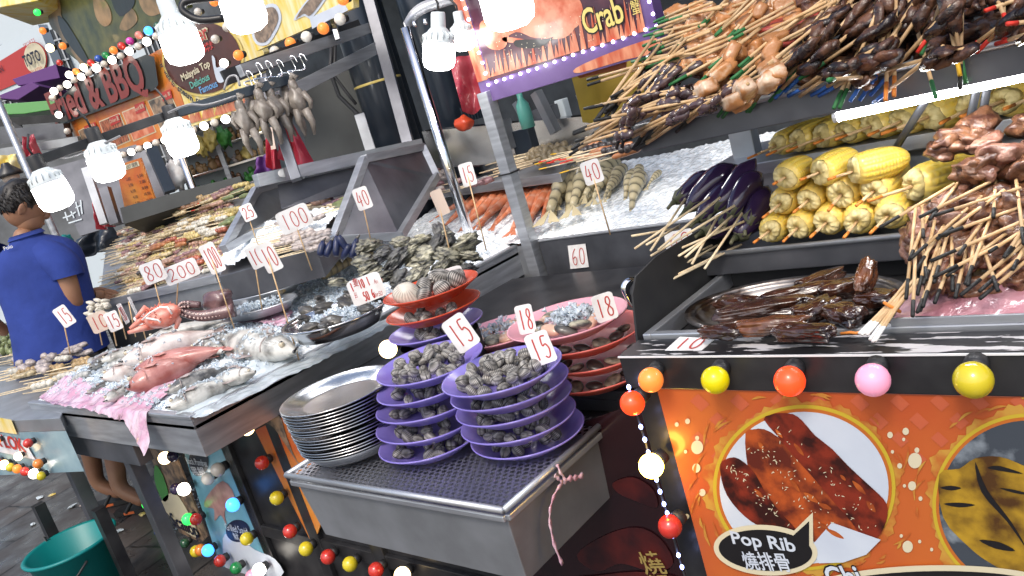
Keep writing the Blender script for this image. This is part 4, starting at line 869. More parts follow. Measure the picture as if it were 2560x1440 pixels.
for i, (x, y, d, m_, lab) in enumerate(PKS):
    p = az(x, y, .756+.045*i); p = p if i < 9 else p
    plate(p, .27, .92, m_, lab, 'pink and coral plates of shellfish', (0, 0, 0))
    pp = p
    if i < 3:
        for j in range(7):
            a = -2.6+j*.5; g = MB(); g.sph((0, 0, 0), (.021, .016, .008), 12, 7); o = put('clam', mesh('clam', g, 'shell_dark' if j % 2 else 'oyster', True), None, tuple(p+np.array([.085*math.cos(a), .075*math.sin(a), .022]))); o.rotation_euler = (random.uniform(-.5, .5), random.uniform(-.5, .5), j); tag(o, f'brown clam on the {["lowest", "second lowest", "third"][i]} coral plate of the pink stack', 'clam', 'clams on the coral plates')
    else:
        chips('crushed_ice', 'crushed ice heaped on the top pink plate', [p+np.array([.055*random.gauss(.25, .5), .045*random.gauss(0, .5), .02+.03*random.random()]) for _ in range(240)], .0075)
        for j in range(12):
            a = j*.52; g = MB(); g.sph((0, 0, 0), (.026, .014, .010), 12, 7); o = put('clam', mesh('clam', g, ['clam_meat', 'shell_dark', 'oyster'][j % 3], True), None, tuple(p+np.array([.068*math.cos(a), .055*math.sin(a), .022+.004*(j % 2)]))); o.rotation_euler = (random.uniform(-.5, .5), random.uniform(-.5, .5), a+1.5); tag(o, f'{["peach coloured shelled clam", "dark shelled clam", "grey rough clam"][j % 3]} around the ice on the top pink plate', 'clam', 'clams on the top pink plate')
p = az(1262, 852, .80); plate(p, .26, .92, 'pink_plastic', 'second pink plate half hidden behind the purple plates', 'pink and coral plates of shellfish')
g = MB(); g.lathe([(.08, 0), (.09, .048)], 24, (p[0], p[1], .749)); single('bowl', g, 'coral_plastic', 'coral bowl under the half hidden pink plate', 'bowl', None, True)
for j in range(9):
    a = j*.7; g = MB(); g.sph((0, 0, 0), (.030, .024, .010), 14, 8); o = put('clam', mesh('clam', g, ['clam_meat', 'oyster', 'clam_meat'][j % 3], True), None, tuple(p+np.array([.055*math.cos(a)+.01, .05*math.sin(a)-.01, .028]))); o.rotation_euler = (random.uniform(-.5, .5), random.uniform(-.5, .5), a); tag(o, f'{["orange brown", "grey", "orange brown"][j % 3]} flat clam on the half hidden pink plate', 'clam', 'clams on the half hidden pink plate')
chips('crushed_ice', 'crushed ice on the half hidden pink plate', [p+np.array([random.gauss(0, .04), random.gauss(0, .035), .035+.012*random.random()]) for _ in range(110)], .007)

# ================================================================== FISH TABLE
ZT = .80; TX0, TX1, TY0, TY1 = -3.49, -2.20, .935, 2.42
ft = thing('fish_table', 'stainless steel fish display table with raised rim and square legs', 'table', (-2.85, 1.7, 0))
g = MB(); g.box(TX0, TX1, TY0, TY1, ZT-.03, ZT-.02); part(ft, 'top', g, 'steel_dull')
g = MB(); g.box(TX0, TX1, TY0, TY0+.004, ZT-.115, ZT); g.box(TX1-.004, TX1, TY0+.004, TY1, ZT-.115, ZT); g.box(TX0, TX0+.004, TY0+.004, TY1, ZT-.115, ZT); part(ft, 'apron', g, 'steel', bev=.001)
g = MB(); g.box(TX0-.002, TX1+.002, TY0-.003, TY0+.022, ZT, ZT+.012); g.box(TX1-.026, TX1+.003, TY0+.022, TY1, ZT, ZT+.012); part(ft, 'rim', g, 'steel', bev=.003)
g = MB(); g.box(TX0+.08, -2.72, TY0+.012, TY0+.06, ZT-.20, ZT-.115); part(ft, 'bracket', g, 'steel_dark', bev=.002)
for x, y in ((ay(168, 1140, .99)[0], .99), (ay(328, 1140, .99)[0], .99), (TX0+.05, TY1-.05), (TX1-.05, TY1-.05)):
    g = MB(); g.box(x-.024, x+.024, y-.024, y+.024, .0, ZT-.115); part(ft, 'leg', g, 'steel_dark', bev=.002)
def ice_h(x, y):
    e = min(1, (y-TY0-.02)/.10, (TX1-.03-x)/.10, (x-TX0)/.1); e = max(0, e)
    return ZT+.004+e*(.035+.028*noise.noise(Vector((x*3.1, y*3.1, 2)))+.05*max(0, min(1, (y-1.5)/.7)))
def ice_sheet(name, label, x0, x1, y0, y1, hf, step=.0105):
    nx = int((x1-x0)/step); ny = int((y1-y0)/step); V = []
    for i in range(nx+1):
        for j in range(ny+1):
            x = x0+(x1-x0)*i/nx; y = y0+(y1-y0)*j/ny
            V.append((x+random.uniform(-.003, .003), y+random.uniform(-.003, .003), hf(x, y)+.0055*noise.noise(Vector((x*55, y*55, 1)))+random.uniform(-.0032, .0032)))
    g = MB(); g.add(V, [(i*(ny+1)+j, (i+1)*(ny+1)+j, (i+1)*(ny+1)+j+1, i*(ny+1)+j+1) for i in range(nx) for j in range(ny)]); return single(name, g, 'ice', label, 'ice', None, kind='stuff')
ice_sheet('crushed_ice', 'crushed ice bed covering the steel fish table', TX0+.03, TX1-.028, TY0+.024, TY1, ice_h)
def ice_pts(n, box):
    out = []
    for _ in range(n):
        x = random.uniform(box[0], box[1]); y = random.uniform(box[2], box[3]); out.append((x, y, ice_h(x, y)+random.uniform(.001, .012)))
    return out
chips('ice_chips', 'loose clear ice chips scattered over the fish table', ice_pts(4200, (TX0+.05, TX1-.05, TY0+.05, 2.3)), .0095)
# sheets
def sheet(name, label, matn, poly, zf, cat='plastic sheet'):
    """a crumpled sheet over the pixels of poly"""
    P3 = [np.array(az(x, y, ZT+.02)) for x, y in poly]; xs = [p[0] for p in P3]; ys = [p[1] for p in P3]; st = .008; V = {}; g = MB(); F_ = []
    def inside(x, y):
        r = False
        for i in range(len(P3)):
            a, b = P3[i], P3[i-1]
            if (a[1] > y) != (b[1] > y) and x < (b[0]-a[0])*(y-a[1])/(b[1]-a[1])+a[0]: r = not r
        return r
    vs_ = []
    def snap(x, y):
        best = (st*.75, x, y)
        for i in range(len(P3)):
            a, b = P3[i-1][:2], P3[i][:2]; e = b-a; k = min(1, max(0, np.dot((x-a[0], y-a[1]), e)/(np.dot(e, e)+1e-9))); c = a+e*k; dd = math.hypot(c[0]-x, c[1]-y)
            if dd < best[0]: best = (dd, c[0], c[1])
        return best[1], best[2]
    def vid(i, j):
        if (i, j) not in V:
            x, y = snap(min(xs)+i*st, min(ys)+j*st); V[(i, j)] = len(vs_); q = abs(noise.noise(Vector((x*19, y*19, 5))))
            vs_.append((x+.004*noise.noise(Vector((x*40, y*40, 0))), y+.004*noise.noise(Vector((x*40, y*40, 9))), zf(x, y)+.014*q))
        return V[(i, j)]
    for i in range(int((max(xs)-min(xs))/st)+1):
        for j in range(int((max(ys)-min(ys))/st)+1):
            if inside(min(xs)+(i+.5)*st, min(ys)+(j+.5)*st): F_.append((vid(i, j), vid(i+1, j), vid(i+1, j+1), vid(i, j+1)))
    g.add(vs_, F_); return single(name, g, matn, label, cat, None, True)
def fall(x, y):
    h = ice_h(x, max(y, TY0+.03)) + .006
    return h if y > TY0+.01 else ZT+.014-max(0, (TY0-.005-y))*1.6
sheet('plastic_sheet', 'pink plastic sheet hanging over the front rim of the fish table', 'pink_sheet', [(95, 990), (180, 960), (280, 985), (330, 1000), (470, 900), (520, 900), (450, 980), (380, 1010), (345, 1050), (325, 1056), (300, 1030), (200, 1015), (130, 1008)], fall)
sheet('plastic_sheet', 'clear plastic sheet under the ice at the corner of the fish table', 'clear_sheet', [(430, 1010), (560, 940), (760, 880), (960, 790), (1000, 770), (990, 800), (760, 915), (600, 990), (500, 1035), (420, 1030)], lambda x, y: ice_h(x, y)+.004)
sheet('plastic_sheet', 'pink plastic sheet between the steel trays on the fish table', 'pink_sheet', [(590, 790), (700, 780), (740, 800), (720, 850), (660, 830), (600, 830)], lambda x, y: ice_h(x, y)+.012)
# fish
def fish(label, head, tail, zc, th, matn, finm, flat=.55, eye=True, roll_=0.0, mouth=.0, kind='fish'):
    a = az(*head, zc); b = az(*tail, zc+.0); a[2] = max(zc, ice_h(a[0], a[1])+th*.28); b[2] = max(zc-.01, ice_h(b[0], b[1])+th*.15); d = b-a; L_ = np.linalg.norm(d); d /= L_
    s_ = np.cross(UPI, d); s_ /= np.linalg.norm(s_); u = np.cross(d, s_)
    t = thing(kind, label, 'fish', tuple(a), 'fish laid on the ice of the steel table'); P_ = [(0, .07), (.02, .17), (.06, .34), (.13, .58), (.22, .82), (.34, .98), (.46, 1.0), (.58, .90), (.70, .70), (.80, .47), (.88, .28), (.94, .20), (.97, .22)]
    n = 20; g = MB(); rings = []
    for q, w in P_:
        c = a+d*L_*q+s_*.03*L_*math.sin(q*3)*.5; rings.append([c+s_*math.cos(o)*th*w*.43+u*(math.sin(o)*th*w*.5*flat+(0 if math.sin(o) < 0 else 0)) for o in (2*math.pi*j/n for j in range(n))])
    g.loft(rings); part(t, 'body', g, matn, True)
    def fan(p0, p1, tips, th_=.0016):
        g = MB(); pts = [p0]+tips+[p1]; g.loft([[q-u*th_/2 for q in pts], [q+u*th_/2 for q in pts]]); return g
    c = a+d*L_*.95; w = th*.10
    part(t, 'tail_fin', fan(c+s_*w, c-s_*w, [c+d*L_*.15+s_*th*.50, c+d*L_*.16+s_*th*.36, c+d*L_*.105, c+d*L_*.16-s_*th*.36, c+d*L_*.15-s_*th*.50]), finm)
    sg = 1
    part(t, 'dorsal_fin', fan(a+d*L_*.28+s_*th*.45*sg, a+d*L_*.75+s_*th*.26*sg, [a+d*L_*.34+s_*th*.66*sg, a+d*L_*.45+s_*th*.67*sg, a+d*L_*.55+s_*th*.60*sg, a+d*L_*.65+s_*th*.52*sg]), finm)
    pc = a+d*L_*.26-s_*th*.06+u*th*.5*flat*.93; part(t, 'pectoral_fin', fan(pc+s_*th*.08, pc-s_*th*.08, [pc+d*L_*.12-s_*th*.02+u*.004, pc+d*L_*.15-s_*th*.16+u*.002, pc+d*L_*.09-s_*th*.22]), finm)
    ga = a+d*L_*.20; g = MB(); pts = [ga+s_*th*.42*math.cos(o)*.93+d*(L_*.035*math.sin(o))+u*(th*.5*flat*math.sin(o)*.86+.0006) for o in np.linspace(.25, 2.9, 10)]; g.tube(pts, th*.014, 5); part(t, 'gill_cover', g, finm, True)
    if eye:
        e = a+d*L_*.085+s_*th*.10+u*th*.5*flat*.50; g = MB(); g.sph(e, th*.065, 12, 8); eo = part(t, 'eye', g, 'eye_ring', True)
        g = MB(); g.sph(e+u*th*.032, th*.044, 10, 7); part(eo, 'pupil', g, 'eye_black', True)
    g = MB(); g.tube([a-d*.002+s_*th*.07+u*th*.03, a+d*L_*.03-s_*th*.1+u*th*.04], th*.03, 6); part(t, 'mouth', g, 'eye_black', True)
    return t
fish('big white fish with pinkish belly lying across the ice', (300, 908), (540, 820), ZT+.10, .135, 'fish_white', 'fin', .75)
fish('red fish behind the big eyed red fish on the ice', (335, 925), (566, 862), ZT+.085, .105, 'fish_red', 'fin_red', .7)
fish('red fish with large eye facing the front rim of the table', (316, 972), (510, 888), ZT+.065, .130, 'fish_red', 'fin_red', .75)
fish('white fish with open mouth under the big white fish', (256, 955), (400, 900), ZT+.05, .10, 'fish_white', 'fin', .7)
fish('small silver fish hanging at the pink sheet edge', (262, 1005), (360, 950), ZT+.035, .075, 'fish_pale', 'fin', .6)
fish('broad pale grouper with its head by the front right tags', (742, 880), (550, 855), ZT+.05, .15, 'fish_pale', 'fin', .7)
fish('grey striped fish just above the lowest pale fish', (416, 982), (570, 915), ZT+.045, .085, 'fish_grey', 'fin', .7)
fish('pale mullet with dark head at the corner of the table', (418, 1022), (600, 940), ZT+.035, .095, 'fish_pale', 'fin', .7)
fish('grey fish half buried in ice beside the red fish tails', (500, 905), (640, 850), ZT+.04, .06, 'fish_grey', 'fin', .6)
fish('silver fish at the back of the ice behind the white fish', (430, 840), (600, 800), ZT+.06, .07, 'fish_pale', 'fin', .6)
fish('grey fish tucked against the tail of the big white fish', (560, 880), (480, 838), ZT+.07, .08, 'fish_pale', 'fin', .7)
fish('dull grey fish head down at the left of the ice', (225, 930), (330, 860), ZT+.06, .08, 'fish_grey', 'fin', .7)
fish('long silver fish along the back of the ice above the white fish', (360, 852), (560, 795), ZT+.10, .085, 'fish_pale', 'fin', .7)
fish('long silver fish between the big white fish and the grouper', (470, 880), (640, 815), ZT+.08, .085, 'fish_grey', 'fin', .7)
fish('silver fish poking from the ice above the open mouthed fish', (250, 905), (380, 858), ZT+.075, .08, 'fish_pale', 'fin', .7)
fish('pale fish wedged under the grouper head', (640, 930), (520, 950), ZT+.045, .07, 'fish_pale', 'fin', .7)
fish('slim grey fish lying under the white fish heads', (215, 985), (300, 945), ZT+.035, .045, 'fish_grey', 'fin', .6)
bpy.context.view_layer.update(); _dg = bpy.context.evaluated_depsgraph_get(); pts_ = []
for _ in range(2600):
    q = az(random.uniform(230, 760), random.uniform(820, 1010), ZT+.06)
    if q[1] < TY0+.03 or q[0] > TX1-.04 or noise.noise(Vector((q[0]*7, q[1]*7, 4))) < -.02: continue
    hit = S.ray_cast(_dg, Vector((q[0], q[1], 1.1)), Vector((0, 0, -1)))
    if hit[0]: pts_.append(tuple(hit[1]+Vector((0, 0, .002))))
chips('ice_chips', 'clear ice chips lying on top of the fish', pts_, .0085)
def curl(name, label, cat, matn, base, yawv, L_, r, bend, group, segs=7, taper=.35, fan=True, legs=False, up=.25, roll=0):
    """a segmented shrimp-like body curled in its own plane"""
    g = MB(); n = 12; k = segs*5; rings = []; c = []; x = 0; z = 0; th = up
    px_, pz_ = 0., 0.
    for i in range(k+1):
        t = i/k; a_ = th-bend*t; px_ += L_/k*math.cos(a_); pz_ += L_/k*math.sin(a_)
        w = r*(.62+.5*math.sin(math.pi*min(1, t*1.25+.12)))*(1-(1-taper)*t) * (1+.07*abs(math.sin(math.pi*t*segs)))
        rings.append([(px_-math.sin(a_)*w*math.sin(q), w*math.cos(q), pz_+math.cos(a_)*w*math.sin(q)) for q in (2*math.pi*j/n for j in range(n))]); b_ = max(0, 1-abs(((t*segs) % 1)-.16)*4.2); c += [b_]*n
    g.loft(rings, 0, True, True, c); t = thing(name, label, cat, tuple(base), group, (roll, 0, yawv)); part(t, 'body', g, matn, True, colors=True, world=False)
    if fan:
        g = MB(); e = np.array([px_, 0, pz_]); dd = np.array([math.cos(th-bend), 0, math.sin(th-bend)])
        for s_ in (-1, -.4, .4, 1): v = [e, e+dd*r*.9+np.array([0, s_*r*.5, 0]), e+dd*r*1.9+np.array([0, s_*r*.95, 0]), e+dd*r*1.7+np.array([0, s_*r*.35, 0])]; g.loft([[q-np.array([0, 0, .0006]) for q in v], [q+np.array([0, 0, .0006]) for q in v]])
        part(t, 'tail_fan', g, matn, colors=True, world=False)
    if legs:
        g = MB(); 
        for s_ in (-1, 1): g.tube([(0, s_*r*.2, r*.3), (-L_*.25, s_*r*.8, r*.9), (-L_*.5, s_*r*2.4, r*.5)], r*.05, 5)
        part(t, 'feelers', g, matn, world=False)
    return t
for i in range(13):
    x = 215+random.uniform(0, 130); y = 905-(x-215)*.35+random.uniform(-35, 45); p = az(x, y, ZT+.07); p[2] = ice_h(p[0], p[1])+.012
    curl('shrimp', 'pale grey raw shrimp piled left of the white fish', 'shrimp', 'shrimp_grey', p, random.uniform(2.2, 4.0), .13, .014, random.uniform(.4, 1.0), 'grey shrimps left of the white fish', up=.2)
# steel trays of shellfish and crayfish
ca = az(838, 792, ZT+.125); oval_tray('serving_tray', 'oval steel tray of dark clams on ice at the table edge', ca-UPI*.040, .175, .150, .050, .06, 'steel_plate')
chips('crushed_ice', 'crushed ice between the dark clams in the oval tray', [ca+np.array([random.gauss(0, .055), random.gauss(.02, .045), -.025+.035*random.random()]) for _ in range(420)], .009)
for i, (x, y, l, ry, rz) in enumerate([(770, 780, .05, .8, .4), (810, 770, .055, .2, 1.3), (830, 805, .06, .3, .2), (815, 818, .055, .1, 2.5), (885, 745, .06, 1.2, .9), (900, 760, .065, .9, -.3), (870, 765, .06, 1.1, .3), (775, 822, .05, .1, .6), (935, 745, .05, .4, -.6), (760, 800, .045, .6, 1.9), (915, 775, .05, .3, .1), (800, 750, .045, .5, 2.2)]):
    p = az(x, y, ca[2]+.006); t = thing('clam', f'{["long black clam shell", "dark clam gaping open", "grey black clam"][i % 3]} on the oval tray at the table edge', 'clam', tuple(p), 'dark clams on the oval tray', (0, ry*.6, rz))
    for s_ in (-1, 1):
        g = MB(); g.blob((0, 0, s_*.006), (l*.62, l*.36, .010), .15, 2, 3, i+s_, 0, 0, rotm(s_*.22, 0, 0)); part(t, 'shell', g, 'shell_dark', True, world=False)
cb = az(650, 775, ZT+.085); oval_tray('serving_tray', 'oval steel tray of small clams left of the dark clam tray', cb-UPI*.012, .19, .11, .035, .07, 'steel', rot=.15)
chips('crushed_ice', 'crushed ice in the tray of small clams', [cb+np.array([random.gauss(0, .06), random.gauss(0, .03), .012+.02*random.random()]) for _ in range(200)], .009)
cc = az(650, 745, ZT+.10); oval_tray('serving_tray', 'long steel tray carrying the striped mantis shrimps', cc, .24, .12, .035, .07, 'steel', rot=.2)
for i, (x, y, rz) in enumerate([(645, 738, 0), (690, 728, .06), (745, 702, .0), (800, 690, -.06), (700, 700, .05), (770, 668, .1)]):
    p = az(x, y, ZT+.13+.02*(i > 3)); e = az(x+100, y-45, ZT+.13); d = e-p; curl('mantis_shrimp', f'{["brown banded", "grey banded"][i % 2]} mantis shrimp with segmented shell, {ORD[i]} in the row on the steel tray', 'mantis shrimp', 'mantis', p, math.atan2(d[1], d[0])+rz, .27, .024, .25, 'mantis shrimps behind the clam trays', 9, .5, up=.12)
for i, (x, y, lx, ly) in enumerate([(800, 640, 8, -38), (815, 642, 14, -40), (840, 640, 2, -50), (845, 590, 26, 40), (880, 645, 12, -48), (893, 618, -6, 30), (875, 612, -20, 36)]):
    a = ad(x, y, 2.75); b = ad(x+lx, y+ly, 2.76); t = thing('crab_claw', f'crab claw wrapped in dark blue tape standing behind the mantis shrimps, {ORD[i]} along', 'crab claw', tuple(a), 'blue taped crab claws'); g = MB(); g.tube([a, a+(b-a)*.25, a+(b-a)*.7, b], [.009, .013, .012, .006], 10); part(t, 'claw', g, 'blue_tape', True)
    g = MB(); g.tube([b, b+(b-a)*.12+_r*.004, b+(b-a)*.25+_r*.008], [.006, .004, .001], 8); part(t, 'pincer', g, 'shell_dark', True)
OY = [(922, 612, 46), (985, 655, 52), (925, 670, 40), (1010, 605, 34), (1040, 690, 54), (1085, 620, 50), (1110, 585, 40), (1130, 640, 46), (1160, 615, 48), (960, 690, 40), (1055, 645, 50), (1000, 700, 44), (1180, 640, 30), (1040, 610, 44), (1100, 670, 48), (1165, 670, 34), (905, 650, 34), (850, 705, 30), (1085, 700, 36), (1015, 640, 44), (950, 640, 40), (1060, 720, 34), (1130, 690, 34), (1095, 600, 40)]
for i, (x, y, w) in enumerate(OY):
    d = 2.62-.0016*(y-660)-.0002*(x-1000); p = ad(x, y, d); r = w*.66*d/F; g = MB(); R = rotm(random.uniform(-.6, .6), random.uniform(-.6, .6), random.uniform(0, 6)) if i != 6 else rotm(.2, 1.2, .4)
    for k in range(4): g.blob(p+R @ np.array([r*.12*k, 0, (k-1.5)*r*.16]), (r*(1.22-.1*k), r*(.92-.06*k), r*.28), .5, 2.3, 3, i*5+k, 0, 0, R)
    dk = i in (6, 5, 15, 11, 1, 20)
    single('oyster', g, 'oyster_dark' if dk else 'oyster', f'{"dark grey jagged" if dk else "yellowish grey craggy"} oyster shell in the heap behind the dark clam tray', 'oyster', 'heap of oysters', True)
# octopus and spiny red crab
oc = ad(545, 770, 3.0); t = thing('octopus', 'dark purple octopus with a curled suckered arm behind the ice', 'octopus', tuple(oc)); g = MB(); g.blob(ad(545, 752, 3.02), (.075, .05, .04), .2, 1.4, 3, 4); part(t, 'head', g, 'octopus', True)
ap = smooth_poly([ad(x, y, 2.96) for x, y in ((585, 775), (545, 784), (500, 790), (455, 778), (460, 762), (500, 762))], 5, False); g = MB(); g.tube(ap, list(np.linspace(.026, .012, len(ap))), 12); part(t, 'arm', g, 'octopus', True); g = MB()
for i in range(3, len(ap)-3):
    for s_ in (-.35, .35): g.sph(ap[i]-_w*.018+_d*s_*.022, .0042, 8, 5)
part(t, 'suckers', g, 'sucker', True)
kc = ad(405, 790, 2.95); t = thing('red_crab', 'spiny red crab tied with white bands behind the price tags', 'crab', tuple(kc)); g = MB(); g.blob(kc, (.085, .06, .042), .12, 1.5, 3, 8)
for i in range(46):
    a = random.uniform(0, 6.28); e = random.uniform(-.2, 1.4); dn = np.array([math.cos(a)*math.cos(e), math.sin(a)*math.cos(e), math.sin(e)]); b0 = kc+dn*[.082, .058, .040]; g.tube([b0, b0+dn*.012], [.004, .0005], 5)
part(t, 'shell', g, 'crab_red', True)
for i, (x0, y0, x1, y1, x2, y2) in enumerate([(385, 800, 352, 800, 325, 822), (390, 812, 350, 822, 320, 832), (430, 780, 446, 800, 440, 822), (380, 785, 362, 770, 340, 795)]): g = MB(); g.tube([ad(x0, y0, 2.95), ad(x1, y1, 2.93), ad(x2, y2, 2.92)], [.014, .012, .006], 8); part(t, 'leg', g, 'crab_red', True)
g = MB(); g.tube([ad(x, y, 2.885) for x, y in ((355, 800), (375, 782), (400, 768), (418, 768), (430, 785))], .0035, 6); g.tube([ad(x, y, 2.885) for x, y in ((365, 795), (395, 800), (402, 806))], .0035, 6); part(t, 'band', g, 'card', True)

# ================================================================== STALL BASE UNDER THE TABLES
sb = thing('stall_cabinet', 'black lower cabinet of the seafood stall behind the string of bulbs', 'cabinet', (-2, 1.7, 0))
g = MB(); g.box(-3.02, -.835, 1.20, 2.34, .03, .695); part(sb, 'body', g, 'black', bev=.003)
g = MB()
for x in (-2.62, -2.27, -1.95, -1.0): g.box(x-.028, x+.028, 1.182, 1.20, .03, .69)
g.box(-3.0, -.84, 1.184, 1.199, .20, .245); part(sb, 'frame', g, 'black', bev=.002)
BP_ = Plane((0, 1.186, 0))
def board(name, label, pts, matn, cat='poster', thick=.006, off=.0):
    g = MB(); q = [BP_.at(*p, off) for p in pts]; g.loft([[p+np.array([0, thick, 0]) for p in q], q]); t = thing(name, label, cat, tuple(np.mean(q, 0))); part(t, 'board', g, matn); return t
t = board('grilled_seafood_poster', 'blue poster of grilled pomfret and squid behind the bulbs', [(455, 1105), (558, 1105), (700, 1440), (560, 1440)], 'print_sky', off=.004)
g = MB(); BP_.poly(g, ring_px(500, 1152, 25, 36, 30), .006); part(t, 'label_oval', g, 'print_ink'); g = MB(); BP_.poly(g, ring_px(598, 1325, 30, 28, 30), .006); part(t, 'label_oval', g, 'print_ink')
g = MB(); BP_.poly(g, [(520, 1240), (560, 1200), (590, 1240), (565, 1275), (570, 1310), (555, 1285), (540, 1300), (538, 1270), (515, 1265)], .006, 0, 3); part(t, 'squid_print', g, 'print_squid')
g = MB(); BP_.text(g, 'Grilled', (476, 1134), (505, 1136), 13, .009); BP_.text(g, 'Black Pomfret', (474, 1156), (526, 1164), 12, .009); BP_.text(g, '黑鲳', (488, 1182), (520, 1184), 14, .009); part(t, 'lettering', g, 'print_white'); g = MB(); BP_.text(g, 'Grilled Squid', (572, 1322), (628, 1334), 13, .009); BP_.text(g, '魷', (592, 1344), (606, 1346), 12, .009); part(t, 'lettering', g, 'print_white')
g = MB(); BP_.poly(g, [(560, 1345), (590, 1335), (640, 1372), (690, 1395), (705, 1440), (580, 1440)], .0055, 0, 3); part(t, 'plate_print', g, 'print_white')
t = board('scallop_poster', 'grey and green scallop poster left of the blue poster', [(370, 1120), (430, 1110), (520, 1340), (505, 1356), (450, 1330)], 'print_meal', off=.003)
g = MB(); BP_.poly(g, [(392, 1160), (412, 1190), (425, 1240), (410, 1250), (390, 1200)], .006, 0, 3); part(t, 'leek_print', g, 'print_green')
g = MB(); BP_.poly(g, [(405, 1255), (440, 1230), (480, 1290), (500, 1340), (470, 1330), (430, 1290)], .006, 0, 3); part(t, 'scallop_print', g, 'print_cream')
g = MB(); BP_.text(g, 'Scallop', (438, 1310), (505, 1342), 24, .009, 0, .02); part(t, 'lettering', g, 'print_ink')
t = board('orange_poster', 'orange poster strip on the cabinet left of the perforated drawer', [(640, 1075), (700, 1045), (860, 1000), (900, 1010), (790, 1350), (775, 1345)], 'print_orange', off=.003)
g = MB(); BP_.poly(g, [(665, 1050), (700, 1035), (720, 1090), (745, 1150), (770, 1165), (765, 1180), (730, 1130), (690, 1070)], .005, 0, 3); part(t, 'torn_print', g, 'print_meal')
t = board('crab_poster', 'dark poster of a red crab under the drawer beside the orange poster', [(1380, 1080), (1610, 1000), (1770, 1460), (1300, 1460)], 'print_night', off=.010)
g = MB(); BP_.poly(g, [(1450, 1380), (1520, 1330), (1600, 1310), (1660, 1340), (1690, 1400), (1640, 1420), (1560, 1400), (1500, 1420)], .013, 0, 4); BP_.poly(g, [(1540, 1200), (1590, 1185), (1640, 1215), (1650, 1260), (1600, 1245), (1555, 1225)], .0131, 0, 4); BP_.poly(g, [(1420, 1440), (1500, 1430), (1600, 1420), (1690, 1430), (1700, 1460), (1420, 1460)], .0132, 0, 3); part(t, 'crab_print', g, 'print_crab_dark')
g = MB(); BP_.text(g, '燒', (1622, 1420), (1678, 1418), 46, .016, 0, .01); part(t, 'lettering', g, 'print_olive'); g = MB(); BP_.text(g, '蟹', (1650, 1478), (1702, 1476), 46, .016, 0, .01); part(t, 'lettering', g, 'print_olive')
WD = ('red', 'yellow', 'orange', 'white', 'blue', 'green', 'grey', 'dark')
def bulbs(lst, where, group, y=None, zfun=None, dia=None, back=(0, 1, 0), pl=None):
    cnt = {}
    for x, yy, d, c, lt in lst:
        p = ay(x, yy, y) if pl is None else pl.at(x, yy, .03); n_ = cnt.get((c, lt), 0); cnt[(c, lt)] = n_+1
        bulb_at(p, dia or d*dep(p)/F, c, f'{"lit" if lt else "unlit"} {c} bulb {where}, {ORD[n_ % 20]} of its colour', group, lt, back)
bulbs([(655, 1157, 36, 'red', 0), (692, 1245, 36, 'yellow', 0), (725, 1328, 36, 'red', 0), (765, 1372, 37, 'yellow', 0), (820, 1392, 38, 'red', 0), (875, 1410, 39, 'yellow', 0), (940, 1425, 40, 'red', 0), (1006, 1438, 42, 'warm', 1)], 'on the black cabinet frame by the drawer', 'bulbs on the cabinet frame', 1.14)
bulbs([(545, 1174, 36, 'grey', 0), (520, 1197, 32, 'white', 0), (440, 1222, 30, 'dark', 0), (460, 1223, 33, 'white', 1), (582, 1262, 35, 'blue', 1), (470, 1298, 30, 'green', 1), (490, 1298, 31, 'red', 0), (617, 1347, 34, 'yellow', 0), (397, 1328, 24, 'blue', 0), (490, 1378, 30, 'yellow', 0), (502, 1375, 30, 'orange', 0), (520, 1376, 31, 'blue', 1), (550, 1402, 31, 'red', 0), (590, 1420, 31, 'green', 0), (630, 1440, 33, 'pink', 0), (648, 1425, 34, 'white', 1), (412, 1145, 32, 'warm', 1), (432, 1140, 30, 'dark', 0), (416, 1358, 20, 'orange', 0), (462, 1358, 24, 'dgreen', 0)], 'in front of the blue squid poster', 'bulbs around the squid poster', 1.135)
bulbs([(970, 873, 46, 'warm', 1)], 'glowing under the steel table edge by the plates', 'bulbs under the table edge', 1.30)
bulbs([(617, 1070, 38, 'warm', 1)], 'glowing under the corner of the fish table', 'bulbs under the fish table corner', 1.10)
bulbs([(337, 1190, 22, 'red', 0), (306, 1130, 20, 'blue', 1), (368, 1260, 26, 'green', 1)], 'glimpsed between the legs of the fish table', 'bulbs between the table legs', 1.30)
# ================================================================== PRAWN DISPLAY BEHIND THE FISH TABLE
YP = 2.40
pd = thing('prawn_display', 'steel display case front with two price cards below the iced prawns', 'display case', (-1.8, 2.6, .5))
zt = ay(1400, 598, YP)[2]; zb = ay(1480, 723, YP)[2]
g = MB(); g.box(-2.07, -.88, YP, YP+.006, zb, zt); part(pd, 'front_panel', g, 'steel_dark', bev=.001)
g = MB(); g.box(-2.07, -.88, YP-.004, YP+.012, zt, zt+.008); part(pd, 'rim', g, 'steel', bev=.002)
g = MB(); g.box(-3.30, -.88, YP+.03, 3.42, .40, zb+.02); part(pd, 'body', g, 'black_matt')
g = MB(); g.box(-3.30, -2.14, YP+.012, YP+.02, .55, zt-.01); part(pd, 'side_panel', g, 'steel_dull')
po = thing('steel_post', 'square steel post holding up the red crab sign', 'post', (-2.105, YP-.005, .52))
g = MB(); g.box(-2.135, -2.085, YP-.03, YP+.02, .50, 1.42); part(po, 'tube', g, 'steel', bev=.003)
g = MB(); g.box(-2.141, -2.079, YP-.036, YP+.026, 1.10, 1.106); part(po, 'clamp', g, 'black')
g = MB(); g.bar((-2.08, YP-.012, .565), (-2.02, YP-.012, .565), .03, .03); part(po, 'foot_bracket', g, 'steel')
IK = .20
def ice2(x, y): return zt+.004+IK*(y-YP)+.006*noise.noise(Vector((x*5, y*5, 1)))
ice_sheet('crushed_ice', 'crushed ice slope under the prawns of the display case', -3.20, -.90, YP+.008, 3.10, ice2, .0125)
IP, IN = np.array([-1.6, YP, zt+.004]), np.array([0, -IK, 1.0])
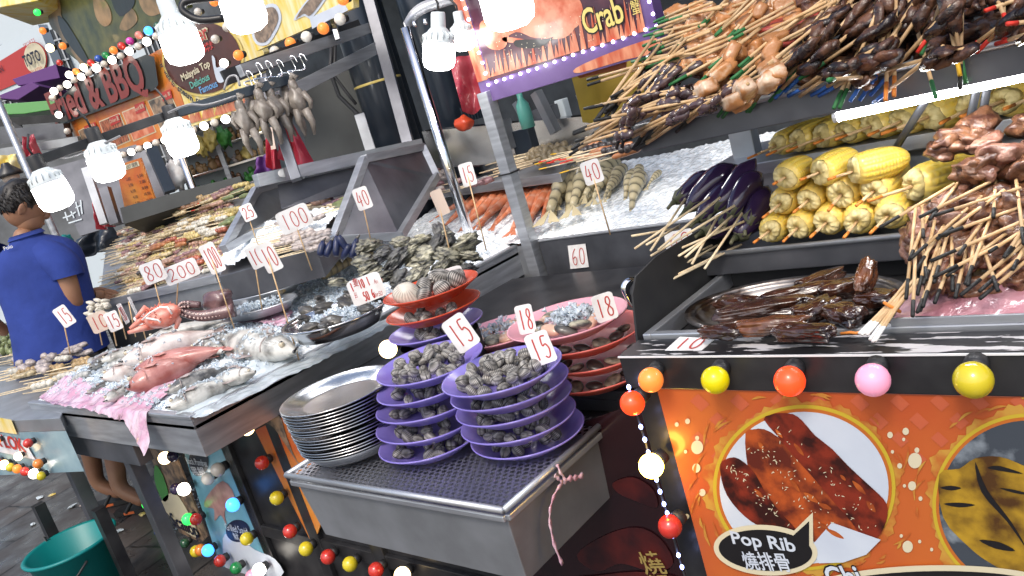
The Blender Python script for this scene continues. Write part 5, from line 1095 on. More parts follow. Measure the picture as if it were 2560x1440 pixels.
def icp(px, py, lift=.015): return on(px, py, IP+np.array([0, 0, lift]), IN)
# prawns: tail end towards the shopper, heads up the slope
def proto_curl(name, lab, cat, matn, L_, r, bend, segs, taper, up): return Proto(curl(name, lab, cat, matn, (0, 0, 0), 0, L_, r, bend, None, segs, taper, up=up))
PRW = [proto_curl('prawn', 'striped prawn', 'prawn', 'prawn', .25, .028, b_, 7, .42, .25) for b_ in (.35, .8)]
for i, (x0, y0, x1, y1, s_) in enumerate([(1440, 420, 1385, 545, 1), (1500, 415, 1428, 520, 1), (1540, 405, 1470, 500, .9), (1560, 420, 1510, 490, .9), (1545, 445, 1515, 500, .7), (1605, 440, 1570, 520, .95), (1650, 430, 1622, 470, .6), (1410, 470, 1375, 545, .8), (1480, 480, 1440, 520, .8), (1600, 420, 1590, 470, .6), (1425, 440, 1395, 520, 1), (1458, 430, 1408, 535, 1), (1478, 425, 1440, 530, 1), (1520, 410, 1455, 505, 1), (1528, 430, 1490, 505, 1), (1585, 432, 1556, 492, 1)]):
    a = icp(x0, y0, .03); b = icp(x1, y1, .02); d = b-a; yw = math.atan2(d[1], d[0])
    PRW[i % 2].at(tuple(a), Vector(d).to_track_quat('X', 'Z').to_euler(), np.linalg.norm(d)/.25*1.0, f'striped grey prawn on ice left of the eggplants, {ORD[i]} from the steel post side', 'striped prawns on the display ice')
RPW = [proto_curl('red_prawn', 'long red prawn', 'prawn', 'red_prawn', .28, .026, b_, 6, .30, .15) for b_ in (.2, .45)]
for i, (x0, y0, x1, y1) in enumerate([(1185, 492, 1094, 548), (1208, 486, 1108, 556), (1230, 482, 1122, 566), (1252, 478, 1140, 576), (1272, 476, 1160, 582), (1290, 474, 1180, 578), (1308, 474, 1200, 566), (1322, 476, 1222, 564), (1336, 478, 1246, 566), (1350, 478, 1270, 572), (1362, 474, 1292, 576), (1374, 470, 1312, 566), (1386, 466, 1330, 556), (1398, 462, 1348, 545)]):
    a = icp(x0, y0, .035); b = icp(x1, y1, .02); d = b-a; yw = math.atan2(d[1], d[0])
    RPW[i % 2].at(tuple(a), Vector(d).to_track_quat('X', 'Z').to_euler(), np.linalg.norm(d)/.28, f'orange red prawn fanned on ice beside the steel post, {ORD[i]} from the left', 'red prawns on the display ice')
# glass partitions: triangular steel framed side screens
def partition(label, pts, depths, w=.032, pane='steel_dull'):
    q = [ad(x, y, d) for (x, y), d in zip(pts, depths)]; t = thing('display_partition', label, 'partition', tuple(q[0])); g = MB()
    for i in range(len(q)): g.bar(q[i], q[(i+1) % len(q)], w, w)
    part(t, 'frame', g, 'steel', bev=.002)
    n_ = np.cross(q[1]-q[0], q[2]-q[0]); n_ /= np.linalg.norm(n_); g = MB(); g.loft([[p-n_*.002 for p in q], [p+n_*.002 for p in q]]); part(t, 'panel', g, pane); return t
partition('triangular steel side screen between the squid ice and the oysters', [(835, 600), (910, 398), (1056, 368), (1090, 440), (1000, 590)], [2.95, 3.2, 3.6, 3.55, 3.1], pane='steel_dark')
partition('triangular steel side screen beside the tag marked 25', [(560, 622), (640, 475), (760, 440), (745, 520)], [3.2, 3.5, 3.9, 3.7], pane='steel_dull')
# left ice with squid skewers
IL0, ILN = ad(700, 600, 3.25), np.array([.05, -.30, 1.0])
def icl(px, py, lift=.012): return on(px, py, IL0+UPI*lift, ILN)
il = thing('squid_display', 'steel ice tray of squid skewers behind the tag marked 100', 'display case', tuple(icl(620, 690)-UPI*.3)); q = [icl(x, y, -.02) for x, y in ((548, 692), (790, 622), (868, 528), (585, 605))]
g = MB(); g.loft([[p-UPI*.11 for p in q], q]); part(il, 'body', g, 'steel_dark', bev=.002)
V = []; nx, ny = 60, 36
for i in range(nx+1):
    for j in range(ny+1):
        u, v = i/nx, j/ny; p = (q[0]*(1-u)+q[1]*u)*(1-v)+(q[3]*(1-u)+q[2]*u)*v; V.append(p+UPI*(.028+.02*math.sin(u*3.1)+random.uniform(-.005, .005)+.015*noise.noise(Vector((u*8, v*8, 0)))))
g = MB(); g.add(V, [(i*(ny+1)+j, (i+1)*(ny+1)+j, (i+1)*(ny+1)+j+1, i*(ny+1)+j+1) for i in range(nx) for j in range(ny)]); single('crushed_ice', g, 'ice', 'crushed ice under the squid skewers of the left tray', 'ice', None, kind='stuff')
# ---- small skewers: shared meshes, copies
FOODS = dict(fishstrip=(.62, .50, .30), whiteball=(.74, .70, .60), redball=(.50, .14, .08), sausage=(.50, .20, .08), yellowtofu=(.64, .50, .20), brown=(.28, .14, .07), squidtube=(.50, .43, .40), okra=(.22, .26, .11), bacon=(.50, .30, .22), snail=(.42, .33, .20), darkball=(.06, .05, .05), octo=(.30, .16, .17), clamchip=(.50, .34, .16), purple=(.16, .09, .13))
SKP = {}
for n_, c_ in FOODS.items(): mat('food_'+n_, c_, .35, 0, col2=tuple(x*.6 for x in c_), scale=50, coat=.25, rnd=.15, bump=.3)
def small_proto(food, tip):
    k = (food, tip)
    if k in SKP: return SKP[k]
    t = thing('small_skewer', food+' skewer', 'skewer'); g = MB(); g.tube([(.02, 0, 0), (-.17 if tip else -.19, 0, 0)], .0022, 5); s_ = part(t, 'stick', g, 'bamboo_pale', True, world=False)
    if tip: g = MB(); g.tube([(-.165, 0, 0), (-.20, 0, 0)], .0026, 5); put('tip', mesh('tip', g, 'tip_'+tip, True), s_)
    g = MB()
    if food in ('whiteball', 'redball', 'darkball', 'yellowtofu', 'snail', 'clamchip'):
        for i in range(4): g.blob((.005+.022*i, 0, .002), (.0135, .0135, .0125), .08 if 'ball' in food else .3, 1.8, 2, i, .4 if food == 'yellowtofu' else 0)
    elif food in ('okra', 'sausage'): g.tube([(-.01, 0, 0), (.0, 0, 0), (.04, .002, .003), (.08, 0, .002), (.09, 0, 0)], [.004, .010, .0125, .010, .003], 9)
    else:
        for i in range(3): g.blob((.01+.03*i, 0, .003), (.022, .016, .010), .4, 1.6, 2, i+7)
    part(t, 'food', g, 'food_'+food, True, world=False); SKP[k] = Proto(t); return SKP[k]
FN = dict(fishstrip='pale fish strip', whiteball='white fish ball', redball='red crabstick', sausage='sausage', yellowtofu='yellow tofu', brown='brown meat', squidtube='squid', okra='green okra', bacon='bacon roll', snail='snail', darkball='dark mushroom', octo='baby octopus', clamchip='clam', purple='purple octopus leg')
def small(p, direc, food, tip, where, sc=1.0):
    """food end direction direc (from bare end to food)"""
    d = Vector(direc); q = d.to_track_quat('X', 'Z').to_euler(); e = Euler((random.uniform(0, 6.3), q.y, q.z)); e = q
    lab = f'{tip+" tipped " if tip else ""}{FN[food]} skewer {where}'
    return small_proto(food, tip).at(tuple(p), e, sc, lab, f'{tip+" tipped " if tip else ""}{FN[food]} skewers {where}')
def lay(p, px_dir, plane_p, plane_n, food, tip, where, sc, jit=3):
    """p: pixel of the food, px_dir: pixel step towards the food; lies on a plane"""
    a = on(p[0], p[1], plane_p, plane_n); b = on(p[0]+px_dir[0]+random.uniform(-jit, jit), p[1]+px_dir[1]+random.uniform(-jit, jit), plane_p, plane_n); d = b-a; d /= np.linalg.norm(d)
    return small(a+UPI*random.uniform(0, .02), d, food, tip, where, sc)
for i in range(26):
    lay((735+random.uniform(-40, 50), 600-random.uniform(-35, 45)), (40, -10), IL0+UPI*.05, ILN, 'squidtube', '', 'on the ice behind the tag marked 100', .92)
# sloping rack of lok lok skewers
RA, RB, RC_, RD = ad(245, 768, 4.25), ad(548, 700, 3.65), ad(660, 470, 4.25), ad(300, 560, 5.15)
RN = np.cross(RB-RA, RD-RA); RN /= np.linalg.norm(RN); RN = RN if RN[2] > 0 else -RN; RN0 = RN
rk = thing('skewer_rack', 'sloping steel rack packed with rows of colourful skewers behind the man', 'display rack', tuple(RA-UPI*.85)); q = [RA, RB, on(660, 470, RA, RN), on(270, 585, RA, RN)]
g = MB(); g.loft([[p-UPI*.10 for p in q], q]); part(rk, 'tray', g, 'steel_dull', bev=.002)
g = MB(); g.loft([[p*[1, 1, 0] for p in q], [p-UPI*.105 for p in q]]); part(rk, 'cabinet', g, 'black_matt')
g = MB(); g.bar(RA+UPI*.01, RB+UPI*.01, .03, .04); part(rk, 'rim', g, 'steel', bev=.003)
ROWS = [ # (from px, to px, n, [(food, tip)...], lift)
 ((300, 735), (470, 660), 30, [('whiteball', ''), ('sausage', ''), ('octo', ''), ('sausage', 'red'), ('redball', 'red')]),
 ((330, 690), (500, 625), 26, [('darkball', ''), ('bacon', ''), ('octo', ''), ('brown', ''), ('clamchip', '')]),
 ((345, 640), (560, 560), 34, [('sausage', ''), ('redball', ''), ('yellowtofu', ''), ('whiteball', ''), ('okra', '')]),
 ((370, 600), (580, 535), 28, [('fishstrip', ''), ('whiteball', ''), ('whiteball', ''), ('yellowtofu', '')]),
 ((330, 565), (590, 490), 30, [('fishstrip', ''), ('fishstrip', ''), ('brown', ''), ('bacon', 'red'), ('okra', '')]),
 ((370, 535), (610, 470), 22, [('brown', ''), ('clamchip', ''), ('octo', ''), ('yellowtofu', '')])]
for ri, (a, b, n, fs_) in enumerate(ROWS):
    n = int(n*.72)
    for i in range(n):
        k = (i+random.uniform(-.4, .4))/n; f_, t_ = fs_[min(len(fs_)-1, int(k*len(fs_)*.999))] if random.random() < .8 else random.choice(fs_)
        lay((a[0]+(b[0]-a[0])*k+22, a[1]+(b[1]-a[1])*k-4+random.uniform(-8, 10)), (40, -11), RA+RN*(.02+.01*ri), RN, f_, t_, 'on the sloping rack behind the man', 1.0)
def skewer_pile(name, label, spots, P0, N0, foods):
    g = MB(); mats_ = ['bamboo_pale']+['food_'+f for f in foods]
    for x, y in spots:
        a = on(x, y, P0, N0); b = on(x+40+random.uniform(-3, 3), y-11+random.uniform(-3, 3), P0, N0); d = b-a; d /= np.linalg.norm(d); a = a+UPI*random.uniform(-.01, .012); g.tube([a-d*.18, a], .0022, 4, 0); m_ = random.randint(1, len(foods))
        for i in range(3): g.blob(a+d*(.01+.026*i), (.019, .015, .012), .3, 1.6, 1, i+int(x), .1, m_, rotm(0, 0, random.uniform(0, 6)))
    return single(name, g, mats_, label, 'skewers', None, True, kind='stuff')
skewer_pile('skewer_pile', 'mass of mixed small skewers filling the sloping rack behind the man', [(random.uniform(300, 590), 0) for _ in range(0)]+[(x_, 742-.30*(x_-280)-v_*165+random.uniform(-5, 5)) for x_, v_ in ((random.uniform(290, 575), random.random()) for _ in range(330))], RA+RN*.012, RN, ['fishstrip', 'whiteball', 'bacon', 'yellowtofu', 'octo', 'clamchip'])
# skewers before the man, lower left
LT = np.array([0, 0, .80]); 
lk = thing('lok_lok_stall', 'low stall of white seafood skewers with bulbs and a painted board at far left', 'stall', (-4.1, .9, 0))
q = [az(-160, 1060, .78), az(150, 1045, .78), az(215, 905, .78), az(-160, 925, .78)]
g = MB(); g.loft([[p-UPI*.05 for p in q], q]); part(lk, 'tray', g, 'steel_dull', bev=.002)
g = MB(); a_, b_ = q[0], q[1]; g.loft([[a_*[1, 1, 0]+UPI*z for z in (.53, .73)], [b_*[1, 1, 0]+UPI*z for z in (.57, .73)]], closed=False, cap=False)
dv = (b_-a_)/np.linalg.norm(b_-a_); nv = np.array([dv[1], -dv[0], 0]); nv = nv if np.dot(nv, CP-a_) > 0 else -nv
part(lk, 'painted_board', g, 'print_sea'); LP = Plane(a_*[1, 1, 0]+nv*.004, dv, UPI)
g = MB(); LP.poly(g, [(-20, 1082), (62, 1100), (90, 1148), (-20, 1125)], .003); part(lk, 'name_band', g, 'print_white'); g = MB(); LP.poly(g, [(-20, 1040), (30, 1048), (45, 1085), (-20, 1075)], .003); part(lk, 'yellow_print', g, 'print_sun')
g = MB(); LP.text(g, 'LOK LOK', (-38, 1103), (70, 1128), 24, .006, 0, .03); part(lk, 'lettering', g, 'print_red')
for k in (.55, .98):
    g = MB(); p = a_+(b_-a_)*k; g.box(p[0]-.02, p[0]+.02, p[1]-.02, p[1]+.02, 0, .42); part(lk, 'leg', g, 'black')
for i in range(54):
    k = random.random(); x = 10+170*k; y = 985-95*random.random()+random.uniform(-10, 40); f_ = 'squidtube' if y < 930 else random.choice(['clamchip', 'clamchip', 'fishstrip', 'whiteball'])
    lay((x+20, y-25+.0*x), (40, -8), np.array([0, 0, .80+random.uniform(0, .03)]), UPI, f_, random.choice(['', '', '']), 'on the low stall at far left', 1.15)
g = MB()
for i in range(26): p = az(45+random.uniform(-8, 90), 915-random.uniform(-14, 28), .85); g.blob(p, (.028, .02, .018), .25, 1.5, 2, i)
single('squid_heap', g, 'food_squidtube', 'heap of white cleaned squid on the low stall at far left', 'squid', None, True, kind='stuff')
g = MB()
for i in range(60): p = az(random.uniform(-10, 45), random.uniform(820, 880), .83); R = rotm(random.uniform(0, 6), random.uniform(0, 6), 0); g.blob(p, (.028, .022, .014), .3, 1.6, 2, i, 0, 0, R)
single('leaf_parcels', g, 'food_okra', 'pile of green leaf wrapped parcels beside the man in blue', 'parcels', None, True, kind='stuff')
bulbs([(10, 1093, 22, 'orange', 1), (90, 1098, 24, 'red', 0), (0, 1140, 22, 'orange', 0), (12, 1147, 23, 'red', 0), (30, 1152, 24, 'warm', 1), (46, 1158, 22, 'yellow', 0), (63, 1162, 23, 'orange', 1), (82, 1168, 23, 'red', 0), (104, 1174, 25, 'white', 1), (122, 1179, 23, 'yellow', 0), (65, 1131, 20, 'warm', 1), (115, 1149, 25, 'orange', 0)], 'on the string under the far left stall', 'bulbs under the low stall', pl=LP)
# clams stacked in the grey rack beside the man's arm
g = MB()
for i in range(34): p = ad(240+random.uniform(-20, 30), 775+random.uniform(-25, 22), 3.85); g.blob(p, (.022, .014, .010), .1, 1.5, 2, i, 0, 0, rotm(random.uniform(-.6, .6), .4, random.uniform(0, 3)))
single('razor_clams', g, 'shell_pale', 'stacked white razor clams beside the forearm of the man', 'clams', None, True, kind='stuff')
# trays behind the prawns
BK0, BKN = ad(1200, 430, 4.0), np.array([.0, -.12, 1.0])
mt_ = thing('rear_tray', 'steel tray of snail skewers behind the red prawns', 'tray', tuple(ad(1250, 470, 3.5))); q = [on(x, y, BK0-UPI*.02, BKN) for x, y in ((930, 500), (1400, 432), (1470, 345), (930, 440))]; g = MB(); g.loft([[p-UPI*.04 for p in q], q]); part(mt_, 'pan', g, 'steel', bev=.003)
for i in range(26): lay((1010+random.uniform(0, 180), 475-.25*random.uniform(0, 180)+random.uniform(-18, 12)), (40, -9), BK0+UPI*.02, BKN, 'octo' if i % 2 else 'squidtube', 'red' if i % 3 else '', 'on the tray behind the tag marked 15', 1.25)
for i in range(22): lay((1310+random.uniform(0, 80), 400+random.uniform(-18, 14)), (40, -10), BK0+UPI*.03, BKN, 'snail', '', 'on the tray behind the crab sign post', 1.3)
for i in range(16): lay((1500+random.uniform(-50, 60), 385+random.uniform(-14, 14)), (40, -9), ad(1480, 385, 2.9), BKN, 'darkball' if i % 3 else 'sausage', random.choice(['red', 'yellow', 'black']), 'in front of the upper tray end', 1.0)
for i in range(24): lay((800+random.uniform(-75, 60), 500+random.uniform(-18, 24)), (40, -9), ad(790, 500, 3.7), BKN, random.choice(['octo', 'bacon', 'okra', 'purple']), '', 'behind the squid ice', 1.25)
q = [on(x, y, ad(790, 500, 3.7)-UPI*.02, BKN) for x, y in ((690, 560), (900, 520), (900, 455), (690, 490))]; g = MB(); g.loft([[p-UPI*.05 for p in q], q]); single('rear_tray', g, 'steel', 'steel tray of bacon and octopus skewers behind the squid ice', 'tray')
for i, (x, y, r, m_) in enumerate([(968, 440, .05, 'food_okra'), (1000, 450, .04, 'food_okra'), (940, 455, .045, 'food_brown'), (985, 432, .035, 'food_okra')]): g = MB(); g.blob(ad(x, y, 3.6), (r, r*.8, r*.6), .5, 1.8, 3, i); single('lettuce', g, m_, ['curly green lettuce leaf behind the steel screen', 'pale lettuce bundle right of the curly leaf', 'brown wilted leaf left of the lettuce', 'small lettuce tip on top of the others'][i], 'lettuce', None, True)
g = MB(); a = ad(1080, 372, 3.9); b = ad(1500, 335, 3.7); g.obox((a+b)/2, (b-a)/2, np.array([.01, .02, 0]), UPI*.09); single('steel_backsplash', g, 'steel_plate', 'pale steel back panel behind the snail skewers', 'panel')
# ================================================================== PRICE TAGS
TG = [((162, 790), 34, 54, '15', 2.95, (170, 872), .25, -.4, 'narrow folded card marked 15 in front of the blue shirt'), ((248, 805), 44, 50, '10', 3.0, (250, 850), .05, 0, 'card marked 10 standing beside another marked 15'), ((283, 803), 32, 50, '15', 3.0, (286, 852), .05, 0, 'card marked 15 touching the card marked 10'),
 ((306, 785), 16, 54, '20', 3.0, (310, 835), .1, .9, 'thin edge on card right of the card marked 15'), ((331, 768), 12, 54, '', 3.05, (334, 830), .1, 1.1, 'blank card seen nearly edge on behind the crab'), ((356, 800), 30, 36, '30', 3.0, (360, 838), .35, -.3, 'small tilted card marked 30 before the red crab'),
 ((383, 680), 54, 54, '80', 2.9, (410, 805), .05, 0, 'card marked 80 beside the card marked 200'), ((453, 679), 84, 46, '200', 2.95, (436, 760), .06, 0, 'wide card marked 200 next to the 80 card'), ((532, 645), 40, 78, '100', 2.85, (585, 822), .12, -.35, 'tall card marked 100 in front of the squid tray'),
 ((640, 642), 38, 58, '10', 2.65, (650, 760), .12, 0, 'card marked 10 half behind a matching card'), ((674, 643), 42, 76, '10', 2.5, (742, 885), .14, -.2, 'front card marked 10 on the long stick by the grouper'), ((736, 547), 82, 58, '100', 2.75, (775, 662), .10, 0, 'wide card marked 100 above the mantis shrimps'),
 ((620, 531), 32, 42, '25', 3.2, (640, 600), .12, 0, 'card marked 25 by the left steel screen'), ((906, 496), 38, 56, '40', 2.85, (925, 598), .05, 0, 'card marked 40 before the triangular screen'), ((1169, 436), 36, 58, '15', 3.0, (1212, 614), -.02, 0, 'card marked 15 above the red prawns'), ((1100, 506), 30, 66, '', 2.6, (1132, 668), .10, 0, 'blank tan card on a stick over the oysters'),
 ((1480, 430), 48, 60, '40', 2.55, (1522, 572), .06, 0, 'card marked 40 over the striped prawns'), ((916, 722), 86, 66, '1  10 1   /   50 6   ', 2.25, None, .05, 0, 'wide card with two rows of figures in the clam tray'), ((1126, 698), 70, 56, '30', 2.1, None, .0, 0, 'card marked 30 behind the top orange plate'),
 ((1152, 832), 62, 92, '15', 1.60, None, .30, 0, 'large card marked 15 stuck in the left purple plate'), ((1352, 870), 62, 84, '15', 1.50, None, .12, -.2, 'large card marked 15 stuck in the right purple plate'), ((1314, 798), 44, 74, '18', 1.72, None, -.05, -.15, 'card marked 18 in the half hidden pink plate'), ((1511, 768), 56, 70, '18', 1.62, None, .0, .2, 'card marked 18 in the iced top pink plate')]
for c, w, h, s_, d, ft_, tl, yw, lb in TG:
    t, (o, r, up, n, w_, h_) = tagcard(lb, s_, c, w, h, d, ft_, tl, yw, 'tan' in lb, .12 if ft_ is None else 0, thin=.0030 if d > 2.2 else .0027)
    if '10 1' in s_:
        g = MB(); P_ = Plane(o, r, up); P_.text(g, '隻', (884, 716), (897, 713), 20, .003); P_.text(g, 'for10', (936, 709), (957, 706), 11, .003); P_.text(g, '半', (884, 750), (896, 747), 18, .003); P_.text(g, 'for50', (935, 742), (957, 738), 12, .003); part(t, 'handwriting', g, 'marker')
def flat_card(label, pts, zf, text, tp, hp):
    q = [zf(*p) for p in pts]; n_ = np.cross(q[1]-q[0], q[2]-q[0]); n_ /= np.linalg.norm(n_); n_ = n_ if np.dot(n_, CP-q[0]) > 0 else -n_
    t = thing('price_tag', label, 'price tag', tuple(np.mean(q, 0)), 'handwritten price tags'); g = MB(); g.loft([[p+n_*.001 for p in q], [p+n_*.0024 for p in q]]); part(t, 'card', g, 'card')
    u = q[1]-q[0]; P_ = Plane(q[0]+n_*.0028, u, np.cross(n_, u)); g = MB(); W_ = np.linalg.norm(u); Hh = np.linalg.norm(q[3]-q[0]); v_ = (q[3]-q[0])
    for i, ch in enumerate(text):
        for st in DIG[ch]: P_.strokeW(g, [q[0]+n_*.003+u*(.12+.78*(i+.1+.8*a)/len(text))+v_*(.16+.68*b) for a, b in smooth_poly(st, 4, False)], .0034, .0006)
    part(t, 'number', g, 'marker')
flat_card('white card marked 60 stuck on the steel display panel', [(1427, 672), (1473, 667), (1464, 609), (1420, 614)], lambda x, y: ay(x, y, YP-.003), '60', None, None)
flat_card('white card marked 60 on the panel half hidden by eggplant sticks', [(1668, 632), (1738, 618), (1728, 570), (1660, 582)], lambda x, y: ay(x, y, YP-.003), '60', None, None)
flat_card('white card marked 10 lying on the chipped counter rim', [(1660, 882), (1753, 881), (1788, 849), (1700, 845)], lambda x, y: az(x, y, .9335+.004*(850-y)/-35*-1), '10', None, None)
# ================================================================== MAN IN THE BLUE POLO
D0 = 4.02
def J(x, y, dd=0.0): return Vector(ad(x, y, D0+dd))
man = thing('person', 'man in a blue polo shirt and sandals choosing skewers at the stall', 'person', tuple(az(285, 1262, 0)))
L0 = Vector(man.location)
fl_, fr_ = Vector(az(262, 1252, .03)), Vector(az(318, 1268, .03))
hip = J(150, 905, .02); jl, jr = J(122, 905, .06), J(190, 905, -.02)
kl, kr = (fl_*.55+jl*.45)+Vector((.03, .03, .02)), (fr_*.55+jr*.45)+Vector((.03, .03, .02))
NB = [hip, J(128, 800), J(95, 690), J(62, 610, .0), J(58, 565, .0),  # pelvis, waist, chest, neck base, neck
      J(152, 655, -.06), J(186, 768, -.04), J(222, 738, .10),              # right shoulder, elbow, wrist
      J(-28, 668, .08), J(-40, 790, .14), J(20, 835, .25),                 # left shoulder, elbow, wrist
      jl, kl, fl_+Vector((0, 0, .10)), fl_+Vector((.09, .06, .01)), jr, kr, fr_+Vector((0, 0, .10)), fr_+Vector((.12, .05, .01))]
RAD = [.12, .115, .115, .058, .052, .056, .050, .034, .050, .042, .03, .085, .055, .040, .030, .085, .055, .042, .030]
ED = [(0, 1), (1, 2), (2, 3), (3, 4), (2, 5), (5, 6), (6, 7), (2, 8), (8, 9), (9, 10), (0, 11), (11, 12), (12, 13), (13, 14), (0, 15), (15, 16), (16, 17), (17, 18)]
# hand: fingers grow from the wrist, curled round a skewer
wr = NB[7]; hd = Vector(_r)*.9+Vector(_w)*.5-Vector(_d)*.05; hd.normalize(); side = Vector(_d)*.8+Vector(_w)*-.4; side -= hd*side.dot(hd); side.normalize()
def grow(base, pts, rads):
    p = base
    for q, r in zip(pts, rads): NB.append(q); RAD.append(r); ED.append((p, len(NB)-1)); p = len(NB)-1
    return p
pal = grow(7, [wr+hd*.045], [.026])
for k, (off, ln_) in enumerate(((-.024, .070), (-.008, .078), (.009, .074), (.024, .060))):
    b0 = wr+hd*.085+side*off; grow(pal, [b0, b0+hd*ln_*.45+Vector((0, 0, -.012)), b0+hd*ln_*.75+Vector((0, 0, -.036))], [.0105, .0088, .0070])
grow(7, [wr+hd*.035-side*.032, wr+hd*.070-side*.040+Vector((0, 0, -.01)), wr+hd*.095-side*.030+Vector((0, 0, -.022))], [.012, .010, .008])
me = bpy.data.meshes.new('body'); me.from_pydata([tuple(v-L0) for v in NB], ED, []); me.materials.append(MATS['skin'])
ob = put('body', me, man); sk = ob.modifiers.new('skin', 'SKIN'); sk.use_smooth_shade = True
for i, r in enumerate(RAD): me.skin_vertices[0].data[i].radius = (r, r*.82 if i in (0, 1, 2) else r)
me.skin_vertices[0].data[0].use_root = True; ss = ob.modifiers.new('sub', 'SUBSURF'); ss.levels = ss.render_levels = 2
# head with face turned to the right and away
hc = J(58, 520); fwd = (Vector(_r)*.80+Vector(_w)*.58+Vector(_d)*.16).normalized(); up = (Vector((0, 0, 1))+fwd*.22); up -= fwd*up.dot(fwd); up.normalize(); lf = up.cross(fwd)
def HP(f, l, u): return np.array(hc+fwd*f+lf*l+up*u)
HR = np.stack([np.array(fwd), np.array(lf), np.array(up)], 1)
g = MB(); g.blob(HP(0, 0, .015), (.098, .076, .112), .0, 1, 4, 0, 0, 0, HR); g.blob(HP(.035, 0, -.05), (.064, .056, .070), .03, 1, 3, 1, 0, 0, HR); g.blob(HP(.100, 0, -.012), (.020, .014, .024), .05, 1, 3, 2, 0, 0, HR); g.blob(HP(.088, 0, -.058), (.016, .024, .010), .05, 1, 3, 3, 0, 0, HR)
for s_ in (-1, 1): g.blob(HP(.078, s_*.030, .018), (.012, .016, .010), 0, 1, 2, 4, 0, 0, HR)
part(man, 'head', g, 'skin', True)
g = MB()
for s_ in (-1, 1):
    g.blob(HP(-.008, s_*.078, -.008), (.020, .009, .032), .1, 1.4, 3, 5, 0, 0, HR @ rotm(0, .25, s_*-.35)); 
part(man, 'ear', g, 'skin', True)
g = MB()
for s_ in (-1, 1): g.sph(HP(.090, s_*.031, .018), (.009, .008, .006), 10, 6, 0, HR)
part(man, 'eyes', g, 'eye_black', True)
g = MB()
for i in range(1500):
    a = random.uniform(0, 6.28); z = random.uniform(-.55, 1); rr = math.sqrt(1-z*z); n_ = np.array([rr*math.cos(a), rr*math.sin(a), z])
    if n_[0] > .25 and z < .62: continue
    if z < -.15 and n_[0] > -.30: continue
    p = np.array([-.006, 0, .026])+n_*[.104, .083, .116]; tnt = np.array([.8+random.uniform(-.2, .2), random.uniform(-.25, .25), -.6+random.uniform(-.2, .3)]); tnt -= n_*np.dot(tnt, n_)
    g.blob(HP(*p), (.024, .0032, .0028), .1, 1.5, 1, i, 0, 0, HR @ np.stack([tnt/np.linalg.norm(tnt), np.cross(n_, tnt/np.linalg.norm(tnt)), n_], 1))
g.blob(HP(-.014, 0, .034), (.100, .082, .110), .04, 3, 4, 0, 0, 0, HR); part(man, 'hair', g, 'hair', True)
# polo shirt: torso rings, collar, sleeves
def rings_shirt(cs, n=28):
    out = []
    for (x, y, dd, hw, hd_) in cs:
        c = J(x, y, dd); r_ = (Vector(_r)*.90+Vector(_w)*.35); r_.z = 0; r_.normalize(); f_ = Vector((-r_.y, r_.x, 0)); out.append([np.array(c+r_*hw*math.cos(2*math.pi*j/n)*(1+.03*noise.noise(Vector((j*.5, y*.02, 0))))+f_*hd_*math.sin(2*math.pi*j/n)*(1+.05*noise.noise(Vector((j*.6, y*.03, 3))))) for j in range(n)])
    return out
SH = [(158, 900, .02, .222, .16), (150, 860, .02, .212, .155), (140, 815, .01, .205, .15), (128, 770, .0, .202, .148), (112, 715, .0, .208, .145), (95, 670, .0, .218, .150), (84, 640, .0, .205, .140), (76, 620, .0, .170, .118), (70, 606, .0, .112, .095), (66, 597, .0, .078, .076)]
g = MB(); g.loft(rings_shirt(SH), cap=False)
def sleeve(a, b, c, r0, r1, r2):
    pts = [a, a*.6+b*.4, b*.8+c*.2, c]; g.tube([np.array(q) for q in pts], [r0, r0*1.02, r1, r2], 16, cap=False)
sleeve(J(112, 640, -.02), J(158, 658, -.06), J(170, 692, -.05), .090, .088, .078); sleeve(J(10, 650, .06), J(-28, 666, .08), J(-40, 740, .12), .092, .09, .082)
sh_ = part(man, 'polo_shirt', g, 'polo', True)
m_ = sh_.modifiers.new('sub', 'SUBSURF'); m_.levels = m_.render_levels = 1
g = MB(); g.loft(rings_shirt([(67, 600, .0, .082, .080), (64, 588, .0, .074, .074), (63, 582, .0, .072, .072), (66, 592, .0, .086, .086)]), cap=False); co_ = put('collar', mesh('collar', MB(), 'polo'), sh_); bpy.data.objects.remove(co_); part(sh_, 'collar', g, 'polo', True)
rs = rings_shirt([(72, 628, .0, .150, .104)])[0]; g = MB()
c_ = np.array(J(28, 622, -.125)); e_ = np.array(J(60, 615, -.125)); PB_ = Plane(c_, e_-c_, UPI); PB_.text(g, 'Polo', (11, 626), (33, 619), 9, .0, 0, .01); part(sh_, 'back_lettering', g, 'white_paint')
g = MB(); g.loft(rings_shirt([(163, 930, .02, .205, .15), (156, 890, .02, .205, .15)]));
for h_, k_, f_ in ((jl, kl, fl_), (jr, kr, fr_)): g.tube([np.array(h_), np.array(h_*.5+k_*.5), np.array(k_)+[0, 0, -.02]], [.115, .10, .088], 16)
part(man, 'shorts', g, 'trousers', True)
